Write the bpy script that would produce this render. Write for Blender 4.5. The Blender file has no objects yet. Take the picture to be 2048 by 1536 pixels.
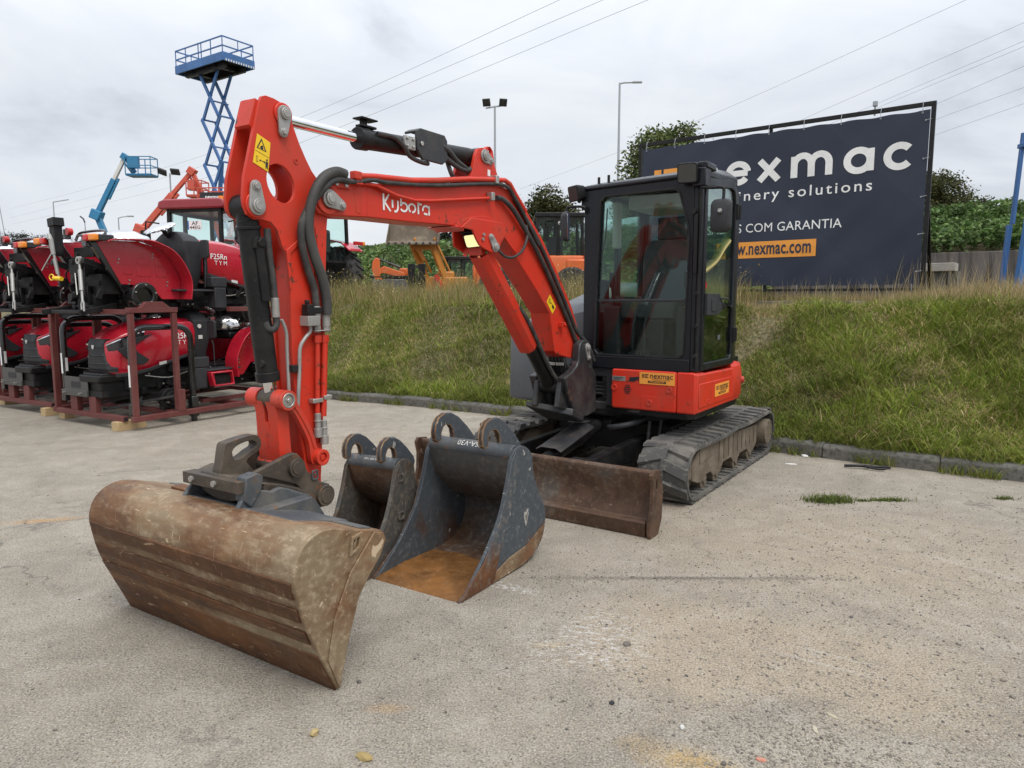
import bpy, bmesh, math, random
import numpy as np
from mathutils import Vector, Matrix, noise
from mathutils.geometry import tessellate_polygon
R = math.radians
random.seed(7); rng = np.random.default_rng(11)
SC = bpy.context.scene
COL = SC.collection

# ------------------------------------------------------------------ camera, sky, sun, exposure
cam = bpy.data.cameras.new('camera'); camo = bpy.data.objects.new('camera', cam); COL.objects.link(camo)
cam.sensor_width = 36; cam.lens = 36 * 1420 / 2048; cam.clip_end = 3000; cam.clip_start = .05
camo.location = (0, 0, 1.55); camo.rotation_euler = (R(90) - math.atan(168 / 1420), 0, 0)
SC.camera = camo
SC.view_settings.view_transform = 'Standard'; SC.view_settings.look = 'None'
SC.view_settings.exposure = 0.36; SC.view_settings.gamma = 1; SC.view_settings.use_curve_mapping = False
SUN_EL, SUN_AZ = R(58), R(150)          # azimuth clockwise from +Y: behind the camera, to the right
W = bpy.data.worlds.new('World'); SC.world = W; W.use_nodes = True
def build_world():
    nt = W.node_tree; n = nt.nodes; l = nt.links; n.clear()
    out = n.new('ShaderNodeOutputWorld'); bg = n.new('ShaderNodeBackground'); l.new(bg.outputs[0], out.inputs[0])
    sky = n.new('ShaderNodeTexSky'); sky.sky_type = 'NISHITA'; sky.sun_disc = False
    sky.sun_elevation = SUN_EL; sky.sun_rotation = SUN_AZ; sky.air_density = 1.4; sky.dust_density = 3
    tc = n.new('ShaderNodeTexCoord')
    mp = n.new('ShaderNodeMapping'); mp.inputs['Scale'].default_value = (1.5, 1.5, 4.2); l.new(tc.outputs['Generated'], mp.inputs[0])
    n1 = n.new('ShaderNodeTexNoise'); n1.inputs['Scale'].default_value = 1.7; n1.inputs['Detail'].default_value = 9; n1.inputs['Roughness'].default_value = .56
    n1.inputs['Distortion'].default_value = .5
    l.new(mp.outputs[0], n1.inputs[0])
    cr = n.new('ShaderNodeValToRGB'); l.new(n1.outputs[0], cr.inputs[0])
    e = cr.color_ramp.elements
    e[0].position = .3; e[0].color = (4.4, 4.75, 5.3, 1)
    e[1].position = .66; e[1].color = (7.0, 7.25, 7.6, 1)
    m = e.new(.45); m.color = (6.1, 6.4, 6.95, 1)
    # an overcast dome is about three times as bright overhead as at the horizon
    sx = n.new('ShaderNodeSeparateXYZ'); l.new(tc.outputs['Generated'], sx.inputs[0])
    mr = n.new('ShaderNodeMapRange'); l.new(sx.outputs[2], mr.inputs[0])
    mr.inputs[1].default_value = .25; mr.inputs[2].default_value = 1; mr.inputs[3].default_value = 1.0; mr.inputs[4].default_value = 2.3
    sc = n.new('ShaderNodeVectorMath'); sc.operation = 'SCALE'; l.new(cr.outputs[0], sc.inputs[0]); l.new(mr.outputs[0], sc.inputs['Scale'])
    mx = n.new('ShaderNodeMix'); mx.data_type = 'RGBA'; mx.inputs[0].default_value = .93
    l.new(sky.outputs[0], mx.inputs[6]); l.new(sc.outputs[0], mx.inputs[7]); l.new(mx.outputs[2], bg.inputs[0])
    bg.inputs[1].default_value = .10
build_world()
sun = bpy.data.lights.new('sun', 'SUN'); sun.energy = 1.5; sun.angle = R(25); sun.color = (1, .96, .9)
suno = bpy.data.objects.new('sun', sun); COL.objects.link(suno); suno.location = (5, -8, 20)
suno.rotation_euler = Vector((-math.sin(SUN_AZ) * math.cos(SUN_EL), -math.cos(SUN_AZ) * math.cos(SUN_EL), -math.sin(SUN_EL))).to_track_quat('-Z', 'Y').to_euler()

# ------------------------------------------------------------------ helpers: frames and meshes
def frame(o, x, y):
    x = Vector((x[0], x[1], 0)).normalized(); y = Vector((y[0], y[1], 0)).normalized()
    m = Matrix.Identity(4)
    for i in range(3): m[i][0] = x[i]; m[i][1] = y[i]; m[i][2] = (0, 0, 1)[i]; m[i][3] = o[i]
    return m
def smooth(pts, k=5, closed=False):
    P = [Vector(p) for p in pts]; out = []; n = len(P)
    for i in range(n if closed else n - 1):
        p0 = P[(i - 1) % n] if (i > 0 or closed) else P[0]; p1 = P[i]; p2 = P[(i + 1) % n]
        p3 = P[(i + 2) % n] if (i + 2 < n or closed) else P[-1]
        for j in range(k):
            t = j / k
            out.append(.5 * (2 * p1 + (p2 - p0) * t + (2 * p0 - 5 * p1 + 4 * p2 - p3) * t * t + (3 * p1 - p0 - 3 * p2 + p3) * t ** 3))
    if not closed: out.append(P[-1].copy())
    return out
def smooth2(pts, k=4, closed=True): return [(p.x, p.y) for p in smooth([(a, b, 0) for a, b in pts], k, closed)]
def arc(cx, cy, r, a0, a1, n=8, ry=None):
    ry = ry or r
    return [(cx + r * math.cos(R(a0 + (a1 - a0) * i / n)), cy + ry * math.sin(R(a0 + (a1 - a0) * i / n))) for i in range(n + 1)]
def rrect(x0, y0, x1, y1, r, n=4):
    return arc(x1 - r, y1 - r, r, 0, 90, n) + arc(x0 + r, y1 - r, r, 90, 180, n) + arc(x0 + r, y0 + r, r, 180, 270, n) + arc(x1 - r, y0 + r, r, 270, 360, n)
FB = lambda p, q, t: (t, -p, q)       # side profiles: p along b or v (towards the camera), q up, t across
FF = lambda p, q, t: (p, -t, q)       # front elevations: p across, q up, t along v
FP = lambda p, q, t: (p, -q, t)       # plans: p across, q along v, t up
XZ = lambda p, q, t: (p, t, q)
YZ = lambda p, q, t: (t, p, q)
XY = lambda p, q, t: (p, q, t)
SPLIT = {'pin_plate', 'hydraulic_hose', 'lamp_bracket', 'boss', 'pipe_clamp', 'hose_fitting', 'red_fitting', 'hose_clamp', 'tip_boss', 'amber_lamp', 'roof_bolt', 'stud', 'bolt', 'cover_bolt', 'clip', 'grab_rail', 'scissor_arms_', 'lift_rod_', 'seat_base_', 'hitch_pin', 'lacing_tie', 'post', 'control_lever_', 'side_window', 'side_plate', 'sticker', 'engine_block', 'engine_bolt'}
def split_islands(o, bevel):
    """pieces that do not touch become parts of their own"""
    me = o.data; n = len(me.vertices); par = list(range(n))
    def find(a):
        while par[a] != a: par[a] = par[par[a]]; a = par[a]
        return a
    for e in me.edges: par[find(e.vertices[0])] = find(e.vertices[1])
    isl = {}
    for i in range(n): isl.setdefault(find(i), []).append(i)
    G_ = []
    for vs in isl.values():
        c = np.array([me.vertices[i].co[:] for i in vs]); lo, hi, st = c.min(0) - .004, c.max(0) + .004, set(vs)
        for g_ in list(G_):
            if (g_[0] <= hi).all() and (lo <= g_[1]).all(): lo, hi, st = np.minimum(lo, g_[0]), np.maximum(hi, g_[1]), st | g_[2]; G_ = [k for k in G_ if k is not g_]
        G_.append((lo, hi, st))
    out = [o]
    if len(G_) > 1:
        src = me.copy()
        for k, (lo, hi, st) in enumerate(G_):
            b = bmesh.new(); b.from_mesh(src); b.verts.ensure_lookup_table()
            bmesh.ops.delete(b, geom=[v for v in b.verts if v.index not in st], context='VERTS')
            if k == 0: b.to_mesh(me); p = o
            else:
                m2 = bpy.data.meshes.new(o.name); b.to_mesh(m2)
                if not m2.materials: m2.materials.append(src.materials[0])
                p = bpy.data.objects.new(o.name.split('.')[0], m2); COL.objects.link(p); p.parent = o.parent; out.append(p)
            b.free()
    for p in out:
        if bevel:
            b = p.modifiers.new('bevel', 'BEVEL'); b.width = bevel; b.segments = 2; b.limit_method = 'ANGLE'; b.angle_limit = R(40)
    return o
class MB:
    def __init__(s, M=None): s.bm = bmesh.new(); s.M = M
    def v(s, p):
        p = Vector(p)
        return s.bm.verts.new(s.M @ p if s.M else p)
    def face(s, pts):
        try: return s.bm.faces.new([s.v(p) for p in pts])
        except ValueError: return None
    def box(s, a, b, tf=None):
        x0, y0, z0 = a; x1, y1, z1 = b
        c = [(x0, y0, z0), (x1, y0, z0), (x1, y1, z0), (x0, y1, z0), (x0, y0, z1), (x1, y0, z1), (x1, y1, z1), (x0, y1, z1)]
        if tf: c = [tf @ Vector(p) for p in c]
        vs = [s.v(p) for p in c]
        for f in ((3, 2, 1, 0), (4, 5, 6, 7), (0, 1, 5, 4), (1, 2, 6, 5), (2, 3, 7, 6), (3, 0, 4, 7)): s.bm.faces.new([vs[i] for i in f])
        return s
    def boxc(s, c, d, rz=0, rx=0, ry=0):
        tf = Matrix.Translation(c) @ Matrix.Rotation(rz, 4, 'Z') @ Matrix.Rotation(ry, 4, 'Y') @ Matrix.Rotation(rx, 4, 'X')
        return s.box((-d[0] / 2, -d[1] / 2, -d[2] / 2), (d[0] / 2, d[1] / 2, d[2] / 2), tf)
    def bar(s, p, q, w, h=None, up=(0, 0, 1)):
        p = Vector(p); q = Vector(q); h = h or w; d = q - p; L = d.length; d.normalize()
        up = Vector(up)
        if abs(d.dot(up)) > .98: up = Vector((1, 0, 0)) if abs(d.x) < .9 else Vector((0, 1, 0))
        x = d.cross(up).normalized(); z = x.cross(d)
        m = Matrix.Identity(4)
        for i in range(3): m[i][0] = x[i]; m[i][1] = d[i]; m[i][2] = z[i]; m[i][3] = p[i]
        return s.box((-w / 2, 0, -h / 2), (w / 2, L, h / 2), m)
    def cyl(s, p, q, r, r2=None, seg=16, cap=True):
        p = Vector(p); q = Vector(q); r2 = r if r2 is None else r2
        d = (q - p).normalized(); x = d.orthogonal().normalized(); y = d.cross(x)
        A = []; B = []
        for i in range(seg):
            t = 2 * math.pi * i / seg; o = x * math.cos(t) + y * math.sin(t)
            A.append(s.v(p + o * r)); B.append(s.v(q + o * r2))
        for i in range(seg): s.bm.faces.new((A[i], A[(i + 1) % seg], B[(i + 1) % seg], B[i]))
        if cap: s.bm.faces.new(A[::-1]); s.bm.faces.new(B)
        return s
    def ring(s, p, q, ro, ri, seg=20):
        p = Vector(p); q = Vector(q); d = (q - p).normalized(); x = d.orthogonal().normalized(); y = d.cross(x); L = []
        for c, r in ((p, ro), (q, ro), (q, ri), (p, ri)):
            L.append([s.v(c + (x * math.cos(2 * math.pi * i / seg) + y * math.sin(2 * math.pi * i / seg)) * r) for i in range(seg)])
        for k in range(4):
            A = L[k]; B = L[(k + 1) % 4]
            for i in range(seg): s.bm.faces.new((A[i], A[(i + 1) % seg], B[(i + 1) % seg], B[i]))
        return s
    def tube(s, pts, r, seg=8, k=0, closed=False, rf=None):
        P = smooth(pts, k, closed) if k else [Vector(p) for p in pts]
        n = len(P); rings = []; x = None
        for i in range(n):
            a = P[(i - 1) % n] if (i > 0 or closed) else P[0]; b = P[(i + 1) % n] if (i < n - 1 or closed) else P[-1]
            d = (b - a)
            d = d.normalized() if d.length > 1e-9 else Vector((0, 0, 1))
            x = d.orthogonal().normalized() if x is None else (x - d * x.dot(d)).normalized()
            y = d.cross(x); rr = rf(i / (n - 1)) * r if rf else r
            rings.append([s.v(P[i] + (x * math.cos(2 * math.pi * j / seg) + y * math.sin(2 * math.pi * j / seg)) * rr) for j in range(seg)])
        for i in range(n if closed else n - 1):
            A = rings[i]; B = rings[(i + 1) % n]
            for j in range(seg): s.bm.faces.new((A[j], A[(j + 1) % seg], B[(j + 1) % seg], B[j]))
        if not closed: s.bm.faces.new(rings[0][::-1]); s.bm.faces.new(rings[-1])
        return s
    def prism(s, poly, t0, t1, f=XY, holes=()):
        loops = [list(poly)] + [list(h) for h in holes]
        flat = [p for lp in loops for p in lp]
        A = [s.v(f(p[0], p[1], t0)) for p in flat]; B = [s.v(f(p[0], p[1], t1)) for p in flat]
        if holes:
            for t in tessellate_polygon([[Vector((p[0], p[1], 0)) for p in lp] for lp in loops]):
                for L, o in ((A, 1), (B, -1)):
                    try: s.bm.faces.new([L[i] for i in t][::o])
                    except ValueError: pass
        else:
            s.bm.faces.new(A[::-1]); s.bm.faces.new(B)
        k = 0
        for lp in loops:
            n = len(lp)
            for i in range(n): s.bm.faces.new((A[k + i], A[k + (i + 1) % n], B[k + (i + 1) % n], B[k + i]))
            k += n
        return s
    def sheet(s, path, th, t0, t1, f=FB, nseg=1):
        """a plate of thickness th bent along path, extruded t0..t1"""
        P = [Vector((p[0], p[1])) for p in path]; off = []
        for i in range(len(P)):
            d = (P[min(i + 1, len(P) - 1)] - P[max(i - 1, 0)]).normalized()
            off.append(P[i] + Vector((-d.y, d.x)) * th)
        return s.prism([tuple(p) for p in P] + [tuple(p) for p in off[::-1]], t0, t1, f)
    def loft(s, secs, cap=True):
        rows = [[s.v(p) for p in sec] for sec in secs]; n = len(rows[0])
        for A, B in zip(rows, rows[1:]):
            for i in range(n): s.bm.faces.new((A[i], A[(i + 1) % n], B[(i + 1) % n], B[i]))
        if cap: s.bm.faces.new(rows[0][::-1]); s.bm.faces.new(rows[-1])
        return s
    def ball(s, c, r, sc=(1, 1, 1), sub=2):
        m = Matrix.Translation(c) @ Matrix.Diagonal((r * sc[0], r * sc[1], r * sc[2], 1))
        bmesh.ops.create_icosphere(s.bm, subdivisions=sub, radius=1, matrix=(s.M @ m) if s.M else m); return s
    def mesh(s, me, m):
        k = len(s.bm.verts); s.bm.from_mesh(me); s.bm.verts.ensure_lookup_table()
        m = (s.M @ m) if s.M else m
        for v in s.bm.verts[k:]: v.co = m @ v.co
        return s
    def done(s, name, mat, parent=None, bevel=0, ang=32, seg=2, label=None):
        bmesh.ops.recalc_face_normals(s.bm, faces=s.bm.faces)
        me = bpy.data.meshes.new(name); s.bm.to_mesh(me); s.bm.free()
        me.materials.append(mat)
        if me.polygons:
            me.polygons.foreach_set('use_smooth', [True] * len(me.polygons)); me.set_sharp_from_angle(angle=R(ang))
        o = bpy.data.objects.new(name, me); COL.objects.link(o)
        if parent: o.parent = parent
        if parent and name in SPLIT: return split_islands(o, bevel)
        if bevel:
            b = o.modifiers.new('bevel', 'BEVEL'); b.width = bevel; b.segments = seg; b.limit_method = 'ANGLE'; b.angle_limit = R(40)
        if label: o['label'] = label
        return o
def thing(name, label, cat, M=None, group=None):
    o = bpy.data.objects.new(name, None); COL.objects.link(o); o.empty_display_size = .2
    if M is not None: o.matrix_world = M
    return tag(o, label, cat, group)
def tag(o, label=None, cat=None, group=None, kind=None):
    if label: o['label'] = label
    if cat: o['category'] = cat
    if group: o['group'] = group
    if kind: o['kind'] = kind
    return o
def copy_tree(o, parent=None):
    c = o.copy(); COL.objects.link(c)
    if parent: c.parent = parent
    for ch in list(o.children): copy_tree(ch, c)
    return c
def text_mesh(t, size=1, bold=0, spacing=1, align='CENTER', shear=0):
    cu = bpy.data.curves.new('lettering', 'FONT'); cu.body = t; cu.size = size; cu.align_x = align; cu.align_y = 'CENTER'
    cu.offset = bold; cu.space_character = spacing; cu.resolution_u = 3; cu.shear = shear
    o = bpy.data.objects.new('lettering', cu); COL.objects.link(o)
    dg = bpy.context.evaluated_depsgraph_get(); dg.update()
    me = bpy.data.meshes.new_from_object(o.evaluated_get(dg)); bpy.data.objects.remove(o); bpy.data.curves.remove(cu)
    return me
def text_fit(t, w=None, h=None, bold=0, spacing=1):
    me = text_mesh(t, 1, bold, spacing)
    co = np.empty(len(me.vertices) * 3, np.float32); me.vertices.foreach_get('co', co); co = co.reshape(-1, 3)
    lo = co.min(0); hi = co.max(0); c = (lo + hi) / 2
    sx = w / (hi[0] - lo[0]) if w else None; sy = h / (hi[1] - lo[1]) if h else None
    sx = sx or sy; sy = sy or sx
    return me, Matrix.Diagonal((sx, sy, 1, 1)) @ Matrix.Translation((-c[0], -c[1], 0))
def plane_m(c, x, y):
    x = Vector(x).normalized(); y = Vector(y); y = (y - x * y.dot(x)).normalized(); z = x.cross(y)
    m = Matrix.Identity(4)
    for i in range(3): m[i][0] = x[i]; m[i][1] = y[i]; m[i][2] = z[i]; m[i][3] = c[i]
    return m
def strokes(mb, letters, w, m, th=.002):
    """letters drawn as ribbons: each stroke is a polyline in letter units; m places it"""
    for pl in letters:
        P = [Vector((p[0], p[1])) for p in pl]; L = []; Rr = []
        for i in range(len(P)):
            a = P[max(i - 1, 0)]; b = P[min(i + 1, len(P) - 1)]
            d1 = (P[i] - a).normalized() if i else (b - P[i]).normalized(); d2 = (b - P[i]).normalized() if i < len(P) - 1 else d1
            nn = Vector((-(d1 + d2).y, (d1 + d2).x))
            nn = nn.normalized() if nn.length > 1e-6 else Vector((-d1.y, d1.x))
            k = w / 2 / max(.5, nn.dot(Vector((-d1.y, d1.x))))
            L.append(P[i] + nn * k); Rr.append(P[i] - nn * k)
        for i in range(len(P) - 1):
            mb.face([m @ Vector((q.x, q.y, 0)) for q in (L[i], L[i + 1], Rr[i + 1], Rr[i])])

# ------------------------------------------------------------------ helpers: materials
class NT:
    def __init__(s, name):
        s.m = bpy.data.materials.new(name); s.m.use_nodes = True; s.t = s.m.node_tree; s.n = s.t.nodes; s.b = s.n['Principled BSDF']
        s.tc = s.n.new('ShaderNodeTexCoord')
    def link(s, a, b): s.t.links.new(a, b)
    def map(s, scale=(1, 1, 1), rot=(0, 0, 0), src='Object', loc=(0, 0, 0)):
        m = s.n.new('ShaderNodeMapping'); m.inputs['Scale'].default_value = scale; m.inputs['Rotation'].default_value = rot; m.inputs['Location'].default_value = loc
        s.link(s.tc.outputs[src], m.inputs[0]); return m.outputs[0]
    def noise(s, scale, detail=4, rough=.55, vec=None, dist=0):
        x = s.n.new('ShaderNodeTexNoise'); x.inputs['Scale'].default_value = scale; x.inputs['Detail'].default_value = detail
        x.inputs['Roughness'].default_value = rough; x.inputs['Distortion'].default_value = dist
        s.link(vec or s.tc.outputs['Object'], x.inputs[0]); return x.outputs[0]
    def voro(s, scale, vec=None, feature='F1', rnd=1, out='Distance'):
        x = s.n.new('ShaderNodeTexVoronoi'); x.inputs['Scale'].default_value = scale; x.feature = feature; x.inputs['Randomness'].default_value = rnd
        s.link(vec or s.tc.outputs['Object'], x.inputs[0]); return x.outputs[out]
    def ramp(s, src, *stops):
        r = s.n.new('ShaderNodeValToRGB'); s.link(src, r.inputs[0]); e = r.color_ramp.elements
        for i, (p, c) in enumerate(stops):
            c = (c, c, c) if isinstance(c, (int, float)) else c
            x = e[i] if i < 2 else e.new(p)
            x.position = p; x.color = (*c, 1)
        return r.outputs[0]
    def mix(s, fac, a, b, mode='MIX'):
        x = s.n.new('ShaderNodeMix'); x.data_type = 'RGBA'; x.blend_type = mode
        for k, v in ((0, fac), (6, a), (7, b)):
            if isinstance(v, (int, float)): x.inputs[k].default_value = v if k == 0 else (v, v, v, 1)
            elif isinstance(v, tuple): x.inputs[k].default_value = (*v, 1)
            else: s.link(v, x.inputs[k])
        return x.outputs[2]
    def math(s, op, a, b=0.0):
        x = s.n.new('ShaderNodeMath'); x.operation = op
        for i, v in enumerate((a, b)):
            if isinstance(v, (int, float)): x.inputs[i].default_value = v
            else: s.link(v, x.inputs[i])
        return x.outputs[0]
    def xyz(s, src='Object'):
        x = s.n.new('ShaderNodeSeparateXYZ'); s.link(s.tc.outputs[src], x.inputs[0]); return x.outputs
    def bump(s, h, strength=.3, dist=.01):
        b = s.n.new('ShaderNodeBump'); b.inputs['Strength'].default_value = strength; b.inputs['Distance'].default_value = dist
        s.link(h, b.inputs['Height']); s.link(b.outputs[0], s.b.inputs['Normal'])
    def set(s, **k):
        for a, v in k.items():
            i = s.b.inputs[{'col': 'Base Color', 'rough': 'Roughness', 'metal': 'Metallic', 'spec': 'Specular IOR Level', 'coat': 'Coat Weight', 'coatr': 'Coat Roughness', 'em': 'Emission Color', 'es': 'Emission Strength', 'sub': 'Subsurface Weight', 'trans': 'Transmission Weight'}[a]]
            if isinstance(v, (int, float)): i.default_value = v
            elif isinstance(v, tuple): i.default_value = (*v, 1)
            else: s.link(v, i)
        return s
def paint(name, col, rough=.35, dirt=(.22, .19, .15), amt=.25, scale=5, metal=0, var=.25, bump=.05, coat=0, stretch=(1, 1, 1), spec=.5, chips=None):
    t = NT(name); vec = t.map(stretch)
    n1 = t.noise(scale, 8, .62, vec); n2 = t.noise(scale * 9, 5, .6, vec); n3 = t.noise(scale * .45, 3, .5)
    dark = tuple(c * (1 - var) for c in col); lite = tuple(min(1, c * (1 + var * .6) + var * .012) for c in col)
    c = t.mix(n3, dark, lite)
    d = t.math('MULTIPLY', t.ramp(n1, (.46, 0), (.74, 1)), amt); d2 = t.math('MULTIPLY', t.ramp(n2, (.55, 0), (.72, 1)), amt * .8)
    c = t.mix(t.math('MAXIMUM', d, d2), c, dirt)
    if chips:
        n4 = t.noise(scale * 5, 6, .7); n5 = t.noise(scale * .8, 2)
        f = t.math('MULTIPLY', t.ramp(n4, (.59, 0), (.615, 1)), t.ramp(n5, (.50, 0), (.60, 1)))
        c = t.mix(f, c, chips)
    rr = t.ramp(n1, (.3, max(0, rough - .1)), (.75, min(1, rough + .25)))
    t.set(col=c, rough=rr, metal=metal, coat=coat, coatr=.1, spec=spec)
    if bump: t.bump(t.math('ADD', n2, n1), bump, .004)
    return t.m
def flat(name, col, rough=.5, metal=0, em=0):
    t = NT(name); n = t.noise(14, 4)
    t.set(col=t.mix(n, tuple(c * .82 for c in col), tuple(min(1, c * 1.12) for c in col)), rough=rough, metal=metal)
    if em: t.set(em=col, es=em)
    return t.m
def glass(name, tint=(.75, .9, .85), gloss=.12):
    t = NT(name); n = t.n; n.remove(t.b); out = n['Material Output']
    tr = n.new('ShaderNodeBsdfTransparent'); tr.inputs[0].default_value = (*tint, 1)
    gl = n.new('ShaderNodeBsdfGlossy'); gl.inputs['Roughness'].default_value = .03; gl.inputs[0].default_value = (.9, .95, .95, 1)
    fr = n.new('ShaderNodeFresnel'); fr.inputs[0].default_value = 1.5
    f = t.math('ADD', t.math('MULTIPLY', fr.outputs[0], .65), gloss)      # each pane is modelled with two faces
    mx = n.new('ShaderNodeMixShader'); t.link(f, mx.inputs[0]); t.link(tr.outputs[0], mx.inputs[1]); t.link(gl.outputs[0], mx.inputs[2]); t.link(mx.outputs[0], out.inputs[0])
    return t.m
def rust(name, paintcol, amount, stretch=(1, 1, 1), wear=None, dustk=1.0, scr=.5, dust=(.30, .25, .18), rustcol=(.13, .055, .022), orange=(.30, .115, .025), scratch=True):
    """worn steel: paint remnants, brown rust, orange bloom, pale dried mud and scratches"""
    t = NT(name); vec = t.map(stretch)
    a = t.noise(3.2, 10, .66, vec, .4); b = t.noise(7, 9, .7, vec, .8); c = t.noise(26, 8, .7, vec); d = t.noise(1.6, 5, .6)
    rc = t.mix(t.ramp(b, (.34, 0), (.62, 1)), tuple(x * .5 for x in rustcol), rustcol)
    rc = t.mix(t.math('MULTIPLY', t.ramp(a, (.5, 0), (.68, 1)), .8), rc, orange)
    k = .78 - amount * .56
    mk = t.math('ADD', t.math('MULTIPLY', d, .45), t.math('MULTIPLY', a, .55))
    if wear: mk = t.math('ADD', mk, t.math('MULTIPLY', t.math('SUBTRACT', t.xyz()[2], wear[0]), wear[1]))          # paint worn away towards the ground contact
    base = t.mix(t.ramp(mk, (k - .06, 0), (k + .06, 1)), rc, t.mix(c, tuple(x * .75 for x in paintcol), tuple(x * 1.25 for x in paintcol))) if amount < 1 else rc
    f = t.math('MULTIPLY', t.ramp(c, (.5, 0), (.66, 1)), t.ramp(d, (.38, .1), (.66, .75)))
    base = t.mix(t.math('MULTIPLY', f, dustk), base, dust)
    if scratch:
        s1 = t.noise(7, 3, .5, t.map((30, 1.6, 1.6), (.15, .1, .1)), .3); s2 = t.noise(6, 3, .5, t.map((2.2, 18, 5), (.5, .2, -.3)), .4)
        sc = t.math('MAXIMUM', t.ramp(s1, (.68, 0), (.71, 1)), t.ramp(s2, (.69, 0), (.72, 1)))
        base = t.mix(t.math('MULTIPLY', sc, scr), base, tuple(min(1, x * 1.5) for x in dust))
    t.set(col=base, rough=t.ramp(b, (.3, .45), (.7, .85)), metal=.25, spec=.4)
    t.bump(t.math('ADD', t.math('MULTIPLY', c, .6), b), .35, .006)
    return t.m
# ------------------------------------------------------------------ materials
M = {}
M['red'] = paint('excavator_red', (.57, .031, .013), .36, (.24, .075, .045), .42, 4.5, chips=(.10, .035, .02), spec=.35, var=.14)
M['red_worn'] = paint('worn_red', (.58, .036, .014), .42, (.16, .07, .045), .55, 4.5, chips=(.06, .03, .02))
M['tred'] = paint('tractor_red', (.47, .009, .026), .22, (.32, .06, .06), .10, 3, coat=.6, bump=0)
M['tred_dark'] = paint('tractor_roof_red', (.26, .014, .024), .35, (.3, .1, .1), .2, 3, coat=.3)
M['crate'] = paint('crate_red_oxide', (.120, .024, .021), .55, (.22, .12, .09), .3, 4)
M['black'] = paint('cab_black', (.0062, .0070, .0105), .3, (.04, .038, .038), .15, 4, spec=.3)
M['black2'] = paint('machine_black', (.0065, .0065, .0075), .42, (.06, .052, .042), .3, 7, spec=.28)
M['gloss'] = paint('gloss_black', (.005, .005, .006), .2, (.06, .06, .06), .12, 5, coat=.6)
M['plastic'] = paint('grey_plastic', (.024, .025, .028), .55, (.08, .08, .08), .2, 6, spec=.35)
M['platesteel'] = paint('grey_nose_plate', (.065, .065, .06), .5, (.14, .12, .1), .3, 5)
M['dgrey'] = paint('dark_grey_steel', (.020, .021, .024), .42, (.13, .11, .085), .4, 5, chips=(.1, .06, .04))
M['hitch'] = paint('hitch_brown_steel', (.062, .048, .037), .55, (.20, .16, .11), .5, 6, metal=.2, bump=.3, chips=(.15, .07, .03))
M['hitchgrey'] = paint('hitch_blue_grey', (.058, .067, .075), .5, (.24, .20, .15), .5, 5, bump=.2, chips=(.16, .08, .035))
M['bolt'] = flat('bolt_steel', (.42, .41, .38), .38, .7)
M['plate'] = paint('pin_plate_steel', (.36, .35, .33), .42, (.12, .10, .08), .5, 12, metal=.4)
M['chrome'] = flat('chrome_rod', (.82, .83, .85), .07, 1)
M['rubber'] = paint('track_rubber', (.066, .064, .060), .75, (.25, .225, .185), .95, 3, bump=.25)
M['mud'] = paint('dusty_track_frame', (.115, .088, .060), .85, (.27, .225, .165), .8, 4, bump=.3)
M['hose'] = paint('hose_rubber', (.028, .028, .028), .6, (.14, .13, .11), .5, 14)
def corrugated():
    t = NT('corrugated_sleeve'); 
    n = t.noise(9, 5); t.set(col=t.mix(n, (.035, .036, .036), (.11, .105, .095)), rough=.6); return t.m
M['sleeve'] = corrugated()
M['rustA'] = rust('worn_bucket_steel', (.240, .178, .110), .47, (.55, 1, 1.3), dust=(.42, .335, .23), rustcol=(.185, .092, .044), orange=(.36, .155, .045), scr=.75)
M['rustB'] = rust('brown_wear_strip', (.105, .058, .032), .3, (.55, 1, 1.2), scr=.8, dustk=.4, dust=(.28, .20, .13), rustcol=(.115, .050, .022), orange=(.25, .10, .03))
M['rustblade'] = rust('blade_steel', (.10, .080, .066), .35, (1, 1, 1), dust=(.22, .17, .12), rustcol=(.105, .058, .036), orange=(.17, .075, .03))
M['cutter'] = rust('half_worn_cutter', (.075, .085, .095), .55, (1, 1, 1), wear=(.35, .55), dust=(.26, .22, .17), rustcol=(.13, .055, .025), orange=(.22, .09, .03))
M['bktblue'] = rust('blue_grey_bucket_paint', (.066, .076, .086), .76, (1, 1, 1), dustk=.38, scr=.9, wear=(.30, .5), dust=(.26, .25, .23), rustcol=(.13, .06, .028), orange=(.22, .09, .03))
M['bktin'] = rust('bucket_lining', (.085, .082, .078), .62, (1, 1, 1), wear=(.35, .35), dust=(.24, .21, .17), rustcol=(.11, .06, .035), orange=(.24, .10, .03), scratch=False)
M['bktmud'] = rust('muddy_dark_bucket', (.085, .080, .072), .55, (1, 1, 1), dust=(.26, .21, .14), rustcol=(.12, .068, .036), orange=(.20, .10, .035))
M['bktfloor'] = rust('orange_rusted_floor', (.15, .07, .02), 0, (1, 1, 1), dust=(.26, .15, .07), rustcol=(.20, .088, .024), orange=(.29, .120, .026), scratch=False)
M['glass'] = glass('cab_glass', (.88, .96, .94), .0)
M['glassdark'] = glass('tinted_glass', (.62, .70, .68), .0)
M['glassg'] = glass('green_glass', (.86, .98, .955), .0)
M['lens'] = flat('lamp_lens', (.045, .045, .042), .15)
M['lit'] = flat('lit_lamp', (1.0, .92, .45), .3, 0, .62)
M['white'] = flat('white_paint', (.78, .78, .76), .5)
M['offwhite'] = flat('dull_white', (.62, .61, .57), .6)
M['yellow'] = flat('warning_yellow', (.80, .52, .012), .45)
M['amber'] = flat('amber_lens', (.80, .24, .02), .25)
M['redlens'] = flat('red_lens', (.5, .02, .02), .2)
M['signorange'] = flat('sticker_orange', (.80, .32, .045), .5)
M['ink'] = flat('black_ink', (.014, .014, .018), .5)
M['silver'] = flat('silver_film', (.72, .73, .75), .18, .9)
M['seat'] = flat('seat_cloth', (.06, .064, .066), .9)
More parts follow.
